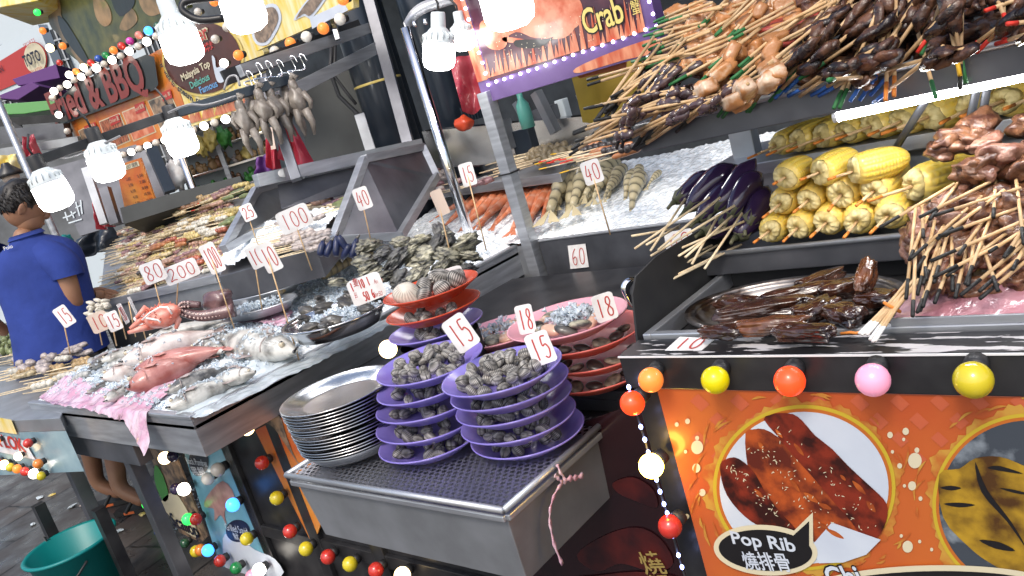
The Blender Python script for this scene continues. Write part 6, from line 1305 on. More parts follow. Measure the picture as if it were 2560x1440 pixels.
for f_, s_ in ((fl_, 0), (fr_, 1)):
    d_ = Vector((.86, .5, 0)).normalized() if s_ else Vector((.78, .62, 0)).normalized(); sd = Vector((-d_.y, d_.x, 0)); base = Vector((f_.x, f_.y, 0)); g = MB(); out = [base+d_*q*.01+sd*w_*.01 for q, w_ in ((-7, 0), (-6, 3.2), (0, 3.8), (9, 4.6), (15, 4.2), (18, 1.5), (18, -1.5), (15, -4.2), (9, -4.6), (0, -3.8), (-6, -3.2))]
    g.loft([[np.array(p)+[0, 0, .003] for p in out], [np.array(p)+[0, 0, .026] for p in out]]); so_ = part(man, 'sandal', g, 'sandal')
    g = MB(); g.tube([np.array(base+d_*.02+sd*.044+Vector((0, 0, .02))), np.array(base+d_*.06+sd*.03+Vector((0, 0, .062))), np.array(base+d_*.09+Vector((0, 0, .070))), np.array(base+d_*.06-sd*.03+Vector((0, 0, .062))), np.array(base+d_*.02-sd*.044+Vector((0, 0, .02)))], .009, 8); part(so_, 'strap', g, 'sandal')
    g = MB(); g.obox(np.array(base+d_*.035-sd*.043+Vector((0, 0, .016))), np.array(d_)*.03, np.array(sd)*.002, UPI*.006); part(so_, 'orange_inlay', g, 'sandal_orange')
# ---- bucket
b_ = (az(65, 1400, .30)+az(282, 1320, .30))/2
bk = thing('bucket', 'teal plastic bucket on the slate paving in front of the man', 'bucket', (b_[0], b_[1], 0)); g = MB(); g.lathe([(.001, .004), (.108, .004), (.150, .292), (.164, .296), (.166, .303), (.160, .308), (.148, .303), (.106, .012), (.001, .012)], 48); part(bk, 'tub', g, 'teal', True, world=False)
g = MB(); g.tube([(.155*math.cos(a), .155*math.sin(a)-.03*math.sin(a), .285-.17*math.sin(a)) for a in np.linspace(-3.6, -2.9, 4)]+[(.158*math.cos(a), .158*math.sin(a), .27-.12*abs(math.sin(a-3.1))) for a in np.linspace(3.3, 6.2, 14)], .004, 7); part(bk, 'handle', g, 'wire', True, world=False)
for i, (x, y, s_) in enumerate([(100, 1243, .03), (130, 1236, .02), (180, 1265, .025), (355, 1285, .025), (290, 1330, .035), (205, 1263, .012), (82, 1310, .02)]):
    g = MB(); g.blob(az(x, y, .006), (s_, s_*.6, .005), .5, 2, 2, i, 0, 0, rotm(0, 0, i)); single('leaf_scrap', g, 'print_sun' if i in (1, 3) else 'card_tan' if i % 2 else 'print_pale', ['crumpled pale scrap on the paving under the low stall', 'yellow scrap beside a crumpled pale one', 'pale scrap on a paving joint near the bucket', 'yellow leaf on the paving right of the sandals', 'blue grey scrap behind the bucket rim', 'tiny tan scrap near the sandals', 'pale chip on the paving left of the bucket'][i], 'litter')
# ================================================================== REAR OF THE MARKET
hall = thing('market_hall', 'dark market hall wall and added shading canopy behind the food stalls', 'building', (-3, 5.6, 0))
g = MB(); g.box(-9.0, 5.0, 5.6, 5.8, 0, 3.45); part(hall, 'wall', g, 'concrete')
g = MB(); g.box(-7.6, 5.0, 3.05, 5.9, 3.45, 3.52); part(hall, 'shade_roof', g, 'black_matt')  # canopy added overhead, out of view, to darken the rear stalls
def vcyl(name, label, px, py, d, r, z1, matn, z0=0, cat='pillar'):
    p = ad(px, py, d); g = MB(); g.tube([(p[0], p[1], z0), (p[0], p[1], z1)], r, 28); t = thing(name, label, cat, (p[0], p[1], z0)); part(t, 'shaft', g, matn, True); return t, p
t, p = vcyl('pillar', 'thick black round pillar behind the steel quail stand', 952, 230, 4.3, .125, 3.45, 'navy')
g = MB(); g.lathe([(.1262, -.006), (.128, 0), (.1262, .006)], 28, (p[0], p[1], ad(925, 212, 4.3)[2])); part(t, 'string', g, 'print_gold', True)
g = MB(); g.tube([ad(x, y, 4.1) for x, y in ((830, 110), (825, 180), (848, 240), (900, 290), (905, 300))], .011, 7); g.tube([ad(x, y, 4.1) for x, y in ((838, 105), (836, 190), (870, 235), (890, 260))], .008, 7); part(t, 'cable', g, 'wire', True)
vcyl('pillar', 'slim dark blue pillar behind the chrome pole', 1112, 250, 4.0, .085, 3.45, 'navy')
vcyl('pillar', 'dark pipe column beside the steel frame of the quail stand', 1030, 330, 4.6, .06, 3.45, 'navy')
t, p = vcyl('chrome_pole', 'shiny chrome pole carrying a curved steel rail with lamps', 1067, 245, 3.25, .021, 1.74, 'chrome', .55, 'pole')
a = smooth_poly([np.array([p[0], p[1], 1.735])]+[ad(x, y, 3.22) for x, y in ((1030, 42), (1062, 18), (1135, -6), (1200, -30))], 5, False); g = MB(); L_ = []
for q in a: L_.append([q-UPI*.022-_w*.002, q+UPI*.022-_w*.002, q+UPI*.022+_w*.002, q-UPI*.022+_w*.002])
g.loft(L_); part(t, 'curved_rail', g, 'steel', True)
for i, (x, y) in enumerate(((1036, 60), (1063, 55), (1083, 40))): g = MB(); g.tube([ad(x-4, y, 3.2), ad(x+5, y-1, 3.2)], .012, 10); part(t, 'bolt', g, 'chrome', True)
# quail stand frame
qf = thing('quail_stand', 'steel frame stand with bars from which plucked quails hang', 'stand', tuple(ad(1020, 365, 3.7)-UPI*.9))
def fbar(nm, a, b, w=.05, h=.05, m_='steel'):
    g = MB(); g.bar(ad(*a), ad(*b), w, h); part(qf, nm, g, m_, bev=.002)
fbar('post', (915, -30, 3.75), (1028, 385, 3.70), .05, .05, 'steel_dark'); fbar('top_bar', (600, 178, 3.15), (925, 70, 3.75), .03, .045); fbar('middle_bar', (690, 248, 3.3), (945, 118, 3.74), .03, .05); fbar('post', (655, 190, 3.25), (742, 450, 3.2), .04, .04, 'steel_dark'); fbar('lower_bar', (640, 452, 3.2), (1050, 362, 3.7), .05, .05); fbar('post', (826, 25, 3.5), (846, 100, 3.5), .022, .022, 'chrome'); fbar('post', (900, 290, 4.0), (930, 385, 3.95), .05, .05, 'steel_dull')
q = [ad(x, y, d) for x, y, d in ((690, 460, 3.25), (1045, 378, 3.7), (1060, 440, 3.68), (700, 520, 3.2))]; g = MB(); g.loft([[p-_w*-.02 for p in q], [p+_w*.026 for p in q]]); part(qf, 'lower_panel', g, 'steel_dark')
g = MB(); q = [ad(x, y, 4.4) for x, y in ((745, 195), (880, 170), (960, 395), (770, 430))]; g.loft([q, [p+_w*.03 for p in q]]); single('grey_panel', g, 'soot', 'dark grey metal panel behind the hanging quails', 'panel')
QL = [(612, 300, 3.05), (636, 278, 3.12), (660, 272, 3.05), (688, 268, 3.12), (722, 256, 3.18), (745, 250, 3.12)]
for i, (x, y, d) in enumerate(QL):
    c = ad(x, y, d); t = thing('hanging_quail', f'plucked grey quail hanging on a steel hook, {ORD[i]} from the left', 'quail', tuple(c), 'quails hanging on the rail'); g = MB()
    g.blob(c, (.029, .029, .050), .25, 1.6, 3, i); g.blob(c+UPI*.052, (.018, .018, .030), .1, 1.5, 2, i+4)
    for s_ in (-1, 1): g.tube([c+_r*s_*.026+UPI*.03, c+_r*s_*.046-UPI*.005, c+_r*s_*.036-UPI*.035], [.013, .011, .005], 8); g.tube([c+_r*s_*.014-UPI*.035, c+_r*s_*.026-UPI*.085, c+_r*s_*.018-UPI*.135], [.019, .012, .005], 8)
    g.tube([c+UPI*.07, c+UPI*.098+_r*.01, c+UPI*.085+_r*.024], [.011, .010, .012], 8); part(t, 'body', g, 'quail', True)
    h = ad(x+6, y-118+i*1.5, d); g = MB(); g.tube(smooth_poly([h+_r*.018-UPI*.02, h+_r*.012+UPI*.004, h-_r*.004, h-UPI*.05, c+UPI*.11, c+UPI*.08+_r*.02], 4, False), .0028, 6); part(t, 'hook', g, 'chrome', True)
def cloth(name, label, pts, d, matn, cat, amp=.03):
    q = [ad(x, y, d) for x, y in pts]; g = MB(); n = 14; V = []
    for i in range(n+1):
        for j in range(n+1):
            u, v = i/n, j/n; p = (q[0]*(1-u)+q[1]*u)*(1-v)+(q[3]*(1-u)+q[2]*u)*v; V.append(p-_w*(amp*(.3+v)*math.sin(u*9+v*2)+amp*.7*noise.noise(Vector((u*4, v*4, len(label))))))
    f = [(i*(n+1)+j, (i+1)*(n+1)+j, (i+1)*(n+1)+j+1, i*(n+1)+j+1) for i in range(n) for j in range(n)]; g.add(V, f); g.add([np.array(p)+_w*.004 for p in V], [x[::-1] for x in f]); return single(name, g, matn, label, cat, None, True)
cloth('red_apron', 'bright red vinyl apron hanging below the quails', [(708, 292), (728, 300), (792, 425), (700, 400)], 3.35, 'red_cloth', 'apron'); cloth('red_apron', 'narrow red vinyl apron hanging left of the other apron', [(664, 320), (682, 330), (702, 425), (668, 420)], 3.4, 'red_cloth', 'apron', .015); cloth('purple_cloth', 'dark purple cloth hanging beside the red aprons', [(640, 395), (668, 385), (700, 440), (642, 460)], 3.45, 'purple_cloth', 'cloth')
g = MB(); g.tube([ad(680, 438, 3.25), ad(712, 432, 3.25)], .018, 12); single('paper_roll', g, 'card', 'white paper roll on the bar under the red aprons', 'paper roll', None, True)
g = MB(); g.loft([[ad(668, 318, 3.3), ad(680, 318, 3.3), ad(690, 372, 3.28), ad(678, 374, 3.28)], [ad(668, 318, 3.32), ad(680, 318, 3.32), ad(690, 372, 3.3), ad(678, 374, 3.3)]]); single('wooden_slat', g, 'card_tan', 'pale wooden slat beside the hanging red apron', 'slat')
# crab sign
CS = Plane((0, 2.392, 0)); cs = thing('crab_sign', 'red crab sign edged with violet lights above the prawn display', 'sign', tuple(ay(1430, 190, 2.41)))
TLc, TRc = ay(1137, -40, 2.4), ay(1660, -30, 2.4); xr = ay(1640, 128, 2.4)[0]
g = MB(); g.box(-2.132, xr+.03, 2.394, 2.45, 1.378, 1.98); part(cs, 'board', g, 'print_violet', bev=.002)
g = MB(); x0_, x1_ = -2.07, xr-.02; g.add([(x0_, 2.392, 1.452), (x1_, 2.392, 1.452), (x1_, 2.392, 1.97), (x0_, 2.392, 1.97)], [(0, 1, 2, 3)]); part(cs, 'picture', g, 'print_purple')
g = MB(); g.add([(-2.13, 2.3915, 1.46), (-2.075, 2.3915, 1.46), (-2.075, 2.3915, 1.97), (-2.13, 2.3915, 1.97)], [(0, 1, 2, 3)]); part(cs, 'fire_print', g, 'print_fire'); g = MB(); CS.poly(g, [(1440, 170), (1530, 130), (1640, 95), (1640, 130), (1560, 150), (1450, 182)], .001, 0, 3); part(cs, 'fire_print', g, 'print_fire')
g = MB()
for i in range(44):
    x = 1222+9.0*i+random.uniform(-4, 4); y = 196-(x-1222)*.30; h = random.uniform(25, 95)*(1.1 if x > 1420 else .8); CS.poly(g, [(x-5, y), (x+6, y-3), (x-h*.16+2, y-h)], .0012+.00002*i)
part(cs, 'flame_print', g, 'print_fire')
g = MB(); CS.poly(g, [(1215, 40), (1265, 0), (1330, -25), (1420, -20), (1455, 10), (1450, 60), (1400, 85), (1340, 95), (1290, 80), (1240, 110), (1215, 85)], .0016, 0, 4); CS.poly(g, [(1200, 60), (1235, 45), (1262, 70), (1268, 110), (1245, 125), (1215, 112)], .002, 0, 4); CS.poly(g, [(1395, 35), (1430, 25), (1445, 55), (1410, 95), (1335, 90), (1365, 60)], .0022, 0, 4); CS.poly(g, [(1262, 92), (1320, 100), (1316, 108), (1262, 104)], .002, 0, 3); part(cs, 'crab_print', g, 'print_crab')
g = MB(); CS.poly(g, [(1225, 40), (1250, 58), (1300, 62), (1285, 72), (1245, 72), (1222, 55)], .0028, 0, 3); CS.poly(g, [(1290, 100), (1360, 98), (1385, 92), (1350, 118), (1295, 118)], .0027, 0, 3); part(cs, 'dark_print', g, 'print_black')
g = MB()
for i in range(90): x = random.uniform(1225, 1600); y = random.uniform(90, 190)-(x-1225)*.28; CS.poly(g, ring_px(x, y, random.uniform(.6, 1.7), random.uniform(.6, 1.7), 6), .0024+.00001*i)
part(cs, 'spark_print', g, 'print_cream')
g = MB(); CS.text(g, 'Crab', (1464, 88), (1568, 50), 66, .004, 0, .05); CS.text(g, '蟹', (1582, 36), (1606, 28), 36, .004, 0, .03); part(cs, 'lettering_outline', g, 'print_black')
g = MB(); CS.text(g, 'Crab', (1467, 86), (1565, 51), 63, .006, 0, .015); CS.text(g, '蟹', (1583, 35), (1605, 28), 34, .006); part(cs, 'lettering', g, 'print_gold')
for i, (x, y) in enumerate([(1280+a/3, b/3) for a, b in ((0, 575), (68, 552), (128, 530), (193, 512), (258, 488), (325, 463), (395, 440), (463, 411), (538, 387), (612, 363), (683, 337), (763, 312), (840, 285), (923, 252), (1008, 222), (1088, 197), (1063, 103), (1035, 10))]+[(640+a/3, b/3) for a, b in ((1550, -10), (1578, 62), (1600, 145), (1628, 230), (1652, 310), (1678, 395), (1705, 470), (1725, 550), (1748, 635), (1808, 610), (1868, 592))]): g = MB(); g.sph(CS.at(x, y, .005), .0058, 8, 6); part(cs, 'led', g, 'led_violet', True)
g = MB(); CP2 = Plane((0, 2.5, 0)); CP2.poly(g, [(1436, 186), (1568, 142), (1566, 170), (1450, 196)], 0); t = single('price_board', g, 'print_orange', 'orange price strip under the crab sign reading 15.00', 'price board'); g = MB(); CP2.text(g, '15.00', (1530, 166), (1558, 157), 16, .003); part(t, 'lettering', g, 'print_ink'); g = MB(); CP2.text(g, 'NICE', (1496, 172), (1516, 167), 8, .003); part(t, 'small_lettering', g, 'print_red')
cloth('mustard_cloth', 'mustard yellow cloth hanging behind the left end of the upper tray', [(1428, 185), (1600, 130), (1620, 290), (1455, 310)], 3.3, 'mustard', 'cloth')
cloth('red_plastic_film', 'sheet of red plastic film hanging behind the white lamps', [(1122, 150), (1232, 118), (1245, 262), (1158, 285)], 3.6, 'red_film', 'plastic film', .05)
g = MB()
for i in range(12): a = ad(1158+7*i, 288-2*i, 3.9); g.bar(a-UPI*.035, a+UPI*.035, .012, .008)
single('louvre', g, 'navy', 'dark louvred vent under the red plastic film', 'vent')
g = MB(); g.blob(ad(1160, 308, 3.7), (.045, .04, .035), .15, 1.5, 3, 2); single('orange_bag', g, 'orange_plastic', 'small orange red bag between pillar and display post', 'bag', None, True)
g = MB(); p = ad(1312, 285, 3.5); g.lathe([(.001, 0), (.030, 0), (.031, .06), (.028, .10), (.013, .125), (.013, .15), (.001, .15)], 20, (p[0], p[1], p[2]-.06)); single('bottle', g, 'print_teal', 'pale green bottle on the stall shelf behind the display post', 'bottle', None, True)
for i, (x, y, w, h, m_, lb) in enumerate([(1360, 300, 60, 60, 'steel_dark', 'dark grey box behind the steel display post'), (1300, 345, 60, 40, 'navy', 'low navy crate behind the prawn display'), (1405, 290, 26, 80, 'print_pale', 'tall pale carton beside the mustard cloth'), (1245, 330, 40, 50, 'steel_dull', 'grey metal can left of the green bottle')]):
    p = ad(x, y, 3.75); w_, h_ = w*3.75/F, h*3.75/F; g = MB(); g.box(p[0]-w_/2, p[0]+w_/2, p[1], p[1]+w_, p[2]-h_, p[2]+h_/2); single('storage_box', g, m_, lb, 'box', None, False, .004)
for i, (x0, y0, x1, y1, d, w) in enumerate([(1340, 230, 1390, 330, 3.6, .04), (1290, 255, 1330, 330, 3.8, .03), (1455, 230, 1500, 330, 3.9, .05)]): g = MB(); g.bar(ad(x0, y0, d), ad(x1, y1, d), w, w); single('rack_post', g, 'steel_dull', ['grey rack post right of the green bottle', 'thin rack post left of the grey box', 'rack post behind the mustard cloth'][i], 'post')
# ---- hanging white lamps
LMP = [((450, 100), 96, 2.75, 'grey', 0, 'large lit white lamp with grey neck before the round black sign'), ((450, 345), 76, 2.9, 'black', 0, 'lit white lamp under the rail below the grilled food pictures'), ((262, 405), 80, 2.75, 'black', 0, 'lit white lamp left of the orange price list'), ((128, 475), 84, 2.6, 'black', .10, 'lit white lamp beside the head of the man'), ((605, 15), 105, 2.6, 'grey', 0, 'blazing white lamp before the yellow chicken feet poster'), ((1097, 125), 82, 2.75, 'grey', -.28, 'lit white lamp right of the chrome pole'), ((1156, 92), 56, 3.0, 'grey', -.1, 'narrower lit lamp half behind another lamp'), ((1262, -8), 130, 2.15, 'grey', 0, 'blazing white lamp at the top of the crab sign')]
for (x, y), w, d, sk_, tl, lb in LMP:
    c = ad(x, y, d); r = w*d/F/2; t = thing('hanging_lamp', lb, 'lamp', tuple(c), 'lit white hanging lamps'); R = rotm(0, 0, 0)
    axv = UPI+_r*tl*-1; axv = axv/np.linalg.norm(axv); q = Vector(axv).to_track_quat('Z', 'Y').to_euler(); t.rotation_euler = q
    g = MB(); g.lathe([(.001, -r*1.25), (r*.55, -r*1.2), (r*.88, -r*1.0), (r, -r*.65), (r*.98, r*.35)], 28); part(t, 'globe', g, 'lamp_glow', True, world=False)
    g = MB(); g.lathe([(r*.985, r*.35), (r*.99, r*.42), (r*.90, r*.75), (r*.62, r*1.15), (r*.48, r*1.30), (.001, r*1.31)], 28)
    for j in range(16): a = 2*math.pi*j/16; g.obox((r*.78*math.cos(a), r*.78*math.sin(a), r*.85), np.array([math.cos(a), math.sin(a), -.6])*r*.2, np.array([-math.sin(a), math.cos(a), 0])*r*.02, UPI*r*.16)
    part(t, 'housing', g, 'lamp_body', True, world=False)
    g = MB(); g.lathe([(r*.46, r*1.28), (r*.44, r*2.1), (r*.40, r*2.2), (.001, r*2.2)], 20); part(t, 'holder', g, 'socket' if sk_ == 'black' else 'lamp_body', True, world=False)
    g = MB(); g.tube([(0, 0, r*2.2), (r*.1, 0, r*2.7), (0, .02, r*3.4)], .004, 6); part(t, 'cord', g, 'wire', True, world=False)
rl = thing('lamp_rail', 'black slotted rail with loose wires carrying the white lamps', 'rail', tuple(ad(370, 305, 2.85))); g = MB(); g.bar(ad(105, 398, 2.65), ad(420, 288, 2.9), .035, .03); part(rl, 'bar', g, 'black', bev=.002); g = MB(); g.bar(ad(420, 288, 2.9), ad(720, 200, 3.15), .035, .035); part(rl, 'bar', g, 'navy', bev=.002)
for i, pts in enumerate([((110, 392), (125, 380), (160, 395), (230, 372), (300, 340)), ((420, 282), (470, 262), (520, 262), (590, 240)), ((560, 225), (570, 195), (590, 190), (600, 215))]): g = MB(); g.tube(smooth_poly([ad(x, y, 2.72) for x, y in pts], 4, False), .004, 6); part(rl, 'wire', g, 'wire_grey', True)
# ---- signs of the grill stall (plane along the stall front)
YB = 2.45; SP_ = Plane((0, YB, 0))
def signboard(name, label, pts, matn, cat='sign', pl=SP_, off=0, thick=.03, k=0):
    q = [pl.at(*p, off) for p in pts]; q = smooth_poly(q, k) if k else q; g = MB(); g.loft([[p-pl.n*thick for p in q], q]); t = thing(name, label, cat, tuple(np.mean(q, 0))); part(t, 'board', g, matn); return t
t = signboard('fried_bbq_sign', 'orange grill stall sign reading Fried & BBQ with four food pictures', [(150, 262), (408, 118), (480, 316), (222, 412)], 'print_orange')
g = MB(); SP_.poly(g, [(138, 262), (205, 205), (215, 200), (378, 134), (398, 140), (408, 208), (400, 222), (160, 312)], .03); part(t, 'letter_band', g, 'print_black')
g = MB(); SP_.text(g, 'Fried & BBQ', (152, 306), (384, 216), 62, .036, 0, .03); part(t, 'lettering', g, 'print_darkred')
pn = [[(195, 327), (238, 306), (262, 360), (222, 382)], [(248, 303), (300, 282), (328, 352), (272, 376)], [(305, 280), (362, 256), (392, 330), (335, 354)], [(370, 252), (425, 229), (460, 305), (405, 331)]]
for i, q in enumerate(pn):
    c = np.mean(q, 0); g = MB(); SP_.poly(g, q, .002); part(t, 'picture_border', g, 'print_cream'); g = MB(); SP_.poly(g, [tuple(c+(np.array(p)-c)*.93) for p in q], .004); part(t, 'food_picture', g, ['print_meal', 'print_satay', 'print_crab', 'print_meal'][i])
g = MB()
for q in ([(212, 316), (240, 304), (246, 322), (218, 335)], [(275, 294), (300, 284), (304, 304), (280, 315)], [(338, 262), (362, 252), (367, 275), (343, 285)], [(403, 232), (428, 222), (434, 244), (410, 253)]): SP_.poly(g, q, .007)
part(t, 'caption_plate', g, 'print_red')
g = MB()
for s_, a, b in (('Fish ball 魚丸', (216, 328), (243, 316)), ('Chicken 雞', (279, 308), (302, 298)), ('Squid 魷魚', (342, 277), (365, 267)), ('Lamb 羊', (408, 247), (431, 237))): SP_.text(g, s_, a, b, 9, .010)
part(t, 'caption_lettering', g, 'print_cream')
t = signboard('round_food_sign', 'flame yellow sign with a round dark panel reading Malaysia Top Delicious Famous', [(410, 112), (430, 92), (600, 20), (660, 130), (640, 262), (480, 316)], 'print_sun')
g = MB()
for i in range(26): x = 470+random.uniform(0, 150); y = 312-(x-470)*.30; h = random.uniform(15, 50); SP_.poly(g, [(x-7, y), (x+8, y-3), (x-2, y-h)], .002+.0001*i)
part(t, 'flame_print', g, 'print_fire')
g = MB(); SP_.poly(g, ring_px(510, 145, 102, 96, 48), .006); part(t, 'gold_ring', g, 'print_gold'); g = MB(); SP_.poly(g, ring_px(510, 144, 96, 90, 48), .010); part(t, 'dark_panel', g, 'print_brown')
g = MB(); SP_.text(g, 'Brother', (440, 130), (532, 92), 34, .014, 0, .05); SP_.text(g, 'Malaysia Top', (462, 202), (532, 164), 15, .014, 0, .02); part(t, 'lettering_outline', g, 'print_cream')
g = MB(); SP_.text(g, 'Brother', (442, 129), (530, 93), 31, .018, 0, .015); SP_.text(g, '兄弟 燒烤', (486, 142), (548, 116), 18, .014, 0, .02); part(t, 'red_lettering', g, 'print_red')
g = MB(); SP_.text(g, 'Delicious', (484, 221), (531, 197), 15, .014, 0, .02); part(t, 'green_lettering', g, 'print_teal'); g = MB(); SP_.text(g, 'Famous', (508, 233), (551, 214), 15, .014, 0, .02); part(t, 'blue_lettering', g, 'print_blue')
g = MB(); SP_.poly(g, [(536, 140), (544, 145), (548, 168), (566, 160), (572, 180), (566, 202), (552, 204), (544, 185)], .016, 0, 4); part(t, 'thumb_print', g, 'print_white')
g = MB()
for s_, a, b in (('*If', (404, 152), (412, 170)), ('want', (417, 178), (432, 203)), ('to', (436, 208), (444, 217)), ('steam,', (452, 224), (494, 256)), ('Please', (500, 258), (538, 268)), ('inform', (544, 268), (592, 252))): SP_.text(g, s_, a, b, 13, .020, 0, .03)
part(t, 'arc_lettering', g, 'print_ink')
UP_ = Plane((0, YB+.12, 0)); t = signboard('poultry_poster', 'dark green poster of roast poultry and leaves above the bulbs', [(108, -30), (450, -60), (470, 20), (390, 80), (215, 168), (165, 130)], 'print_leaf', 'poster', UP_)
g = MB(); UP_.poly(g, [(120, -10), (150, 0), (160, 60), (215, 160), (205, 165), (150, 90), (125, 60)], .003, 0, 3);  part(t, 'poultry_print', g, 'print_chicken'); g = MB(); UP_.poly(g, [(235, -20), (270, 10), (280, 50), (262, 66), (240, 40)], .003, 0, 4);  part(t, 'poultry_print', g, 'print_chicken'); g = MB(); UP_.poly(g, [(330, 20), (345, 50), (320, 75), (300, 70), (312, 40)], .0032, 0, 4);  part(t, 'poultry_print', g, 'print_chicken'); g = MB(); UP_.poly(g, [(350, -20), (400, -25), (415, 20), (380, 40), (355, 20)], .0034, 0, 4);  part(t, 'poultry_print', g, 'print_chicken');
g = MB(); UP_.poly(g, [(145, 40), (170, 60), (225, 155), (205, 150), (160, 90)], .0036, 0, 3); UP_.poly(g, [(280, -10), (330, -15), (335, 15), (300, 40)], .0037, 0, 4); part(t, 'dark_print', g, 'print_black')
YPL = Plane((0, YB-.10, 0)); t = signboard('chicken_feet_poster', 'bright yellow poster of chicken feet above the perforated rail', [(592, -40), (880, -50), (884, 20), (640, 128), (612, 60)], 'print_sun', 'poster', YPL)
g = MB(); YPL.poly(g, [(630, 70), (655, 20), (690, 10), (705, 45), (690, 85), (668, 112), (640, 108)], .003, 0, 4); YPL.poly(g, [(735, 50), (760, 10), (790, -20), (830, -30), (815, 0), (780, 45), (762, 40)], .003, 0, 4); part(t, 'cutout_border', g, 'print_white')
g = MB(); YPL.poly(g, [(638, 72), (658, 28), (686, 18), (698, 45), (684, 80), (666, 104), (645, 102)], .005, 0, 4); YPL.poly(g, [(742, 46), (764, 12), (792, -16), (822, -26), (808, 0), (778, 38), (762, 34)], .005, 0, 4); part(t, 'feet_print', g, 'print_wing')
g = MB(); YPL.poly(g, [(775, 45), (860, 5), (872, 25), (782, 72)], .0034, 0, 0); part(t, 'pale_print', g, 'print_white')
g = MB(); g.bar(ad(560, 196, 3.3), ad(900, 66, 3.72), .02, .06); single('light_board', g, 'black', 'black wooden strip carrying the white and amber bulbs', 'board')
PLN = Plane((0, YB-.25, 0)); t = signboard('price_list', 'orange price list hanging left of the figurine shelves', [(290, 414), (350, 395), (386, 496), (312, 522)], 'print_orange', 'price list', PLN, 0, .01)
g = MB(); PLN.poly(g, [(296, 418), (346, 402), (350, 414), (300, 430)], .002); part(t, 'heading_band', g, 'print_cream')
g = MB(); PLN.text(g, 'PRICE LIST 燒烤', (300, 428), (346, 413), 8, .004)
for i, (l_, r_) in enumerate((('2.00', '5.00'), ('3.00', '7.00'), ('6.00', '8.00'), ('4.00', '10.00'), ('5.00', '15.00'))): x, y = 318+6*i, 452+15*i; PLN.text(g, l_, (x, y), (x+11, y-3), 6, .004); PLN.text(g, r_, (x+28, y-8), (x+42, y-12), 6, .004)
part(t, 'lettering', g, 'print_ink')
# festoon bulbs round the signs
WB = [(345, 230), ]
bulbs([(93, 31, 17, 'green', 1), (107, 77, 17, 'orange', 1), (125, 120, 20, 'warm', 1), (157, 115, 18, 'orange', 1), (149, 157, 16, 'red', 0), (173, 187, 18, 'white', 1), (190, 179, 17, 'orange', 1), (209, 168, 18, 'warm', 1), (227, 157, 18, 'red', 0), (246, 147, 19, 'blue', 0), (264, 138, 18, 'green', 0), (284, 126, 20, 'orange', 1), (304, 115, 20, 'red', 0), (325, 103, 20, 'magenta', 0), (347, 88, 20, 'salmon', 0), (371, 77, 22, 'blue', 1), (394, 65, 20, 'dgreen', 0)], 'above the Fried & BBQ sign', 'coloured bulbs above the grill sign', YB-.09)
bulbs([(131, 245, 17, 'grey', 0), (135, 228, 18, 'white', 1), (150, 220, 16, 'grey', 0), (168, 211, 18, 'white', 1), (186, 200, 17, 'grey', 0), (203, 192, 18, 'white', 1), (222, 182, 17, 'grey', 0), (241, 170, 20, 'white', 1), (260, 160, 17, 'grey', 0), (280, 150, 20, 'white', 1), (302, 140, 18, 'grey', 0), (323, 128, 20, 'white', 1), (345, 116, 19, 'grey', 0), (367, 104, 21, 'white', 1), (391, 91, 20, 'grey', 0), (413, 76, 20, 'white', 1)], 'over the Fried & BBQ letters', 'pale bulbs above the grill sign', YB-.09)
bulbs([(147, 287, 17, 'white', 1), (168, 328, 16, 'grey', 0), (203, 412, 16, 'grey', 0), (218, 418, 17, 'white', 1), (290, 392, 19, 'white', 1), (308, 387, 17, 'grey', 0), (328, 380, 18, 'white', 1), (348, 372, 18, 'grey', 0), (369, 365, 19, 'white', 1), (390, 357, 18, 'grey', 0), (413, 350, 20, 'white', 1), (483, 325, 19, 'grey', 0), (510, 315, 21, 'white', 1), (536, 307, 20, 'grey', 0), (564, 298, 22, 'white', 1), (590, 288, 21, 'grey', 0)], 'along the lower edge of the grill signs', 'pale bulbs below the grill signs', YB-.09)
bulbs([(468, 52, 22, 'white', 1), (495, 30, 20, 'grey', 0), (568, 68, 24, 'grey', 0), (538, 98, 22, 'grey', 0), (596, 138, 26, 'orange', 1), (560, 158, 22, 'white', 1), (620, 168, 24, 'grey', 0), (653, 155, 27, 'orange', 1), (687, 128, 26, 'grey', 0), (726, 108, 28, 'orange', 1), (766, 92, 28, 'white', 0), (808, 71, 30, 'orange', 1), (850, 48, 30, 'white', 0), (857, -2, 30, 'orange', 1), (535, 5, 22, 'orange', 1)], 'below the chicken feet poster', 'amber and white bulbs on the black strip', 2.28)
# curved black wire tray at top
g = MB(); g.tube(smooth_poly([ad(x, y, 2.5) for x, y in ((560, 45), (500, 50), (460, 30), (458, 10), (480, 0), (560, -10))], 5, False), .012, 8); single('lamp_bracket', g, 'black', 'curved black bracket with wires holding the lamp at the top', 'bracket', None, True)
# ---- figurine shelves
fsx = [ad(430, 385, 5.1), ad(650, 318, 5.1)]; dv = fsx[1]-fsx[0]; dv[2] = 0; Ld = np.linalg.norm(dv); dv /= Ld; nb = np.array([-dv[1], dv[0], 0]); nb = nb if np.dot(nb, _w) > 0 else -nb
sf = thing('display_shelves', 'grey shelves crowded with small carved figurines under the grill sign', 'shelves', tuple(fsx[0]*[1, 1, 0])); z0 = fsx[0][2]
g = MB(); p0 = fsx[0]*[1, 1, 0]; g.obox(p0+dv*Ld/2+nb*.20+UPI*(z0-.35), dv*(Ld/2+.05), nb*.01, UPI*.85); part(sf, 'back_panel', g, 'print_pale')
for i in range(6): g = MB(); z = z0+.10-.135*i; g.obox(p0+dv*Ld/2+nb*.1+UPI*z, dv*(Ld/2+.05), nb*.1, UPI*.008); part(sf, 'shelf', g, 'steel_plate', bev=.002)
for k in (-.04, .5, 1.04): g = MB(); p = p0+dv*Ld*k; g.obox(p+UPI*(z0-.35), dv*.014, nb*.014, UPI*.85); part(sf, 'upright', g, 'steel')
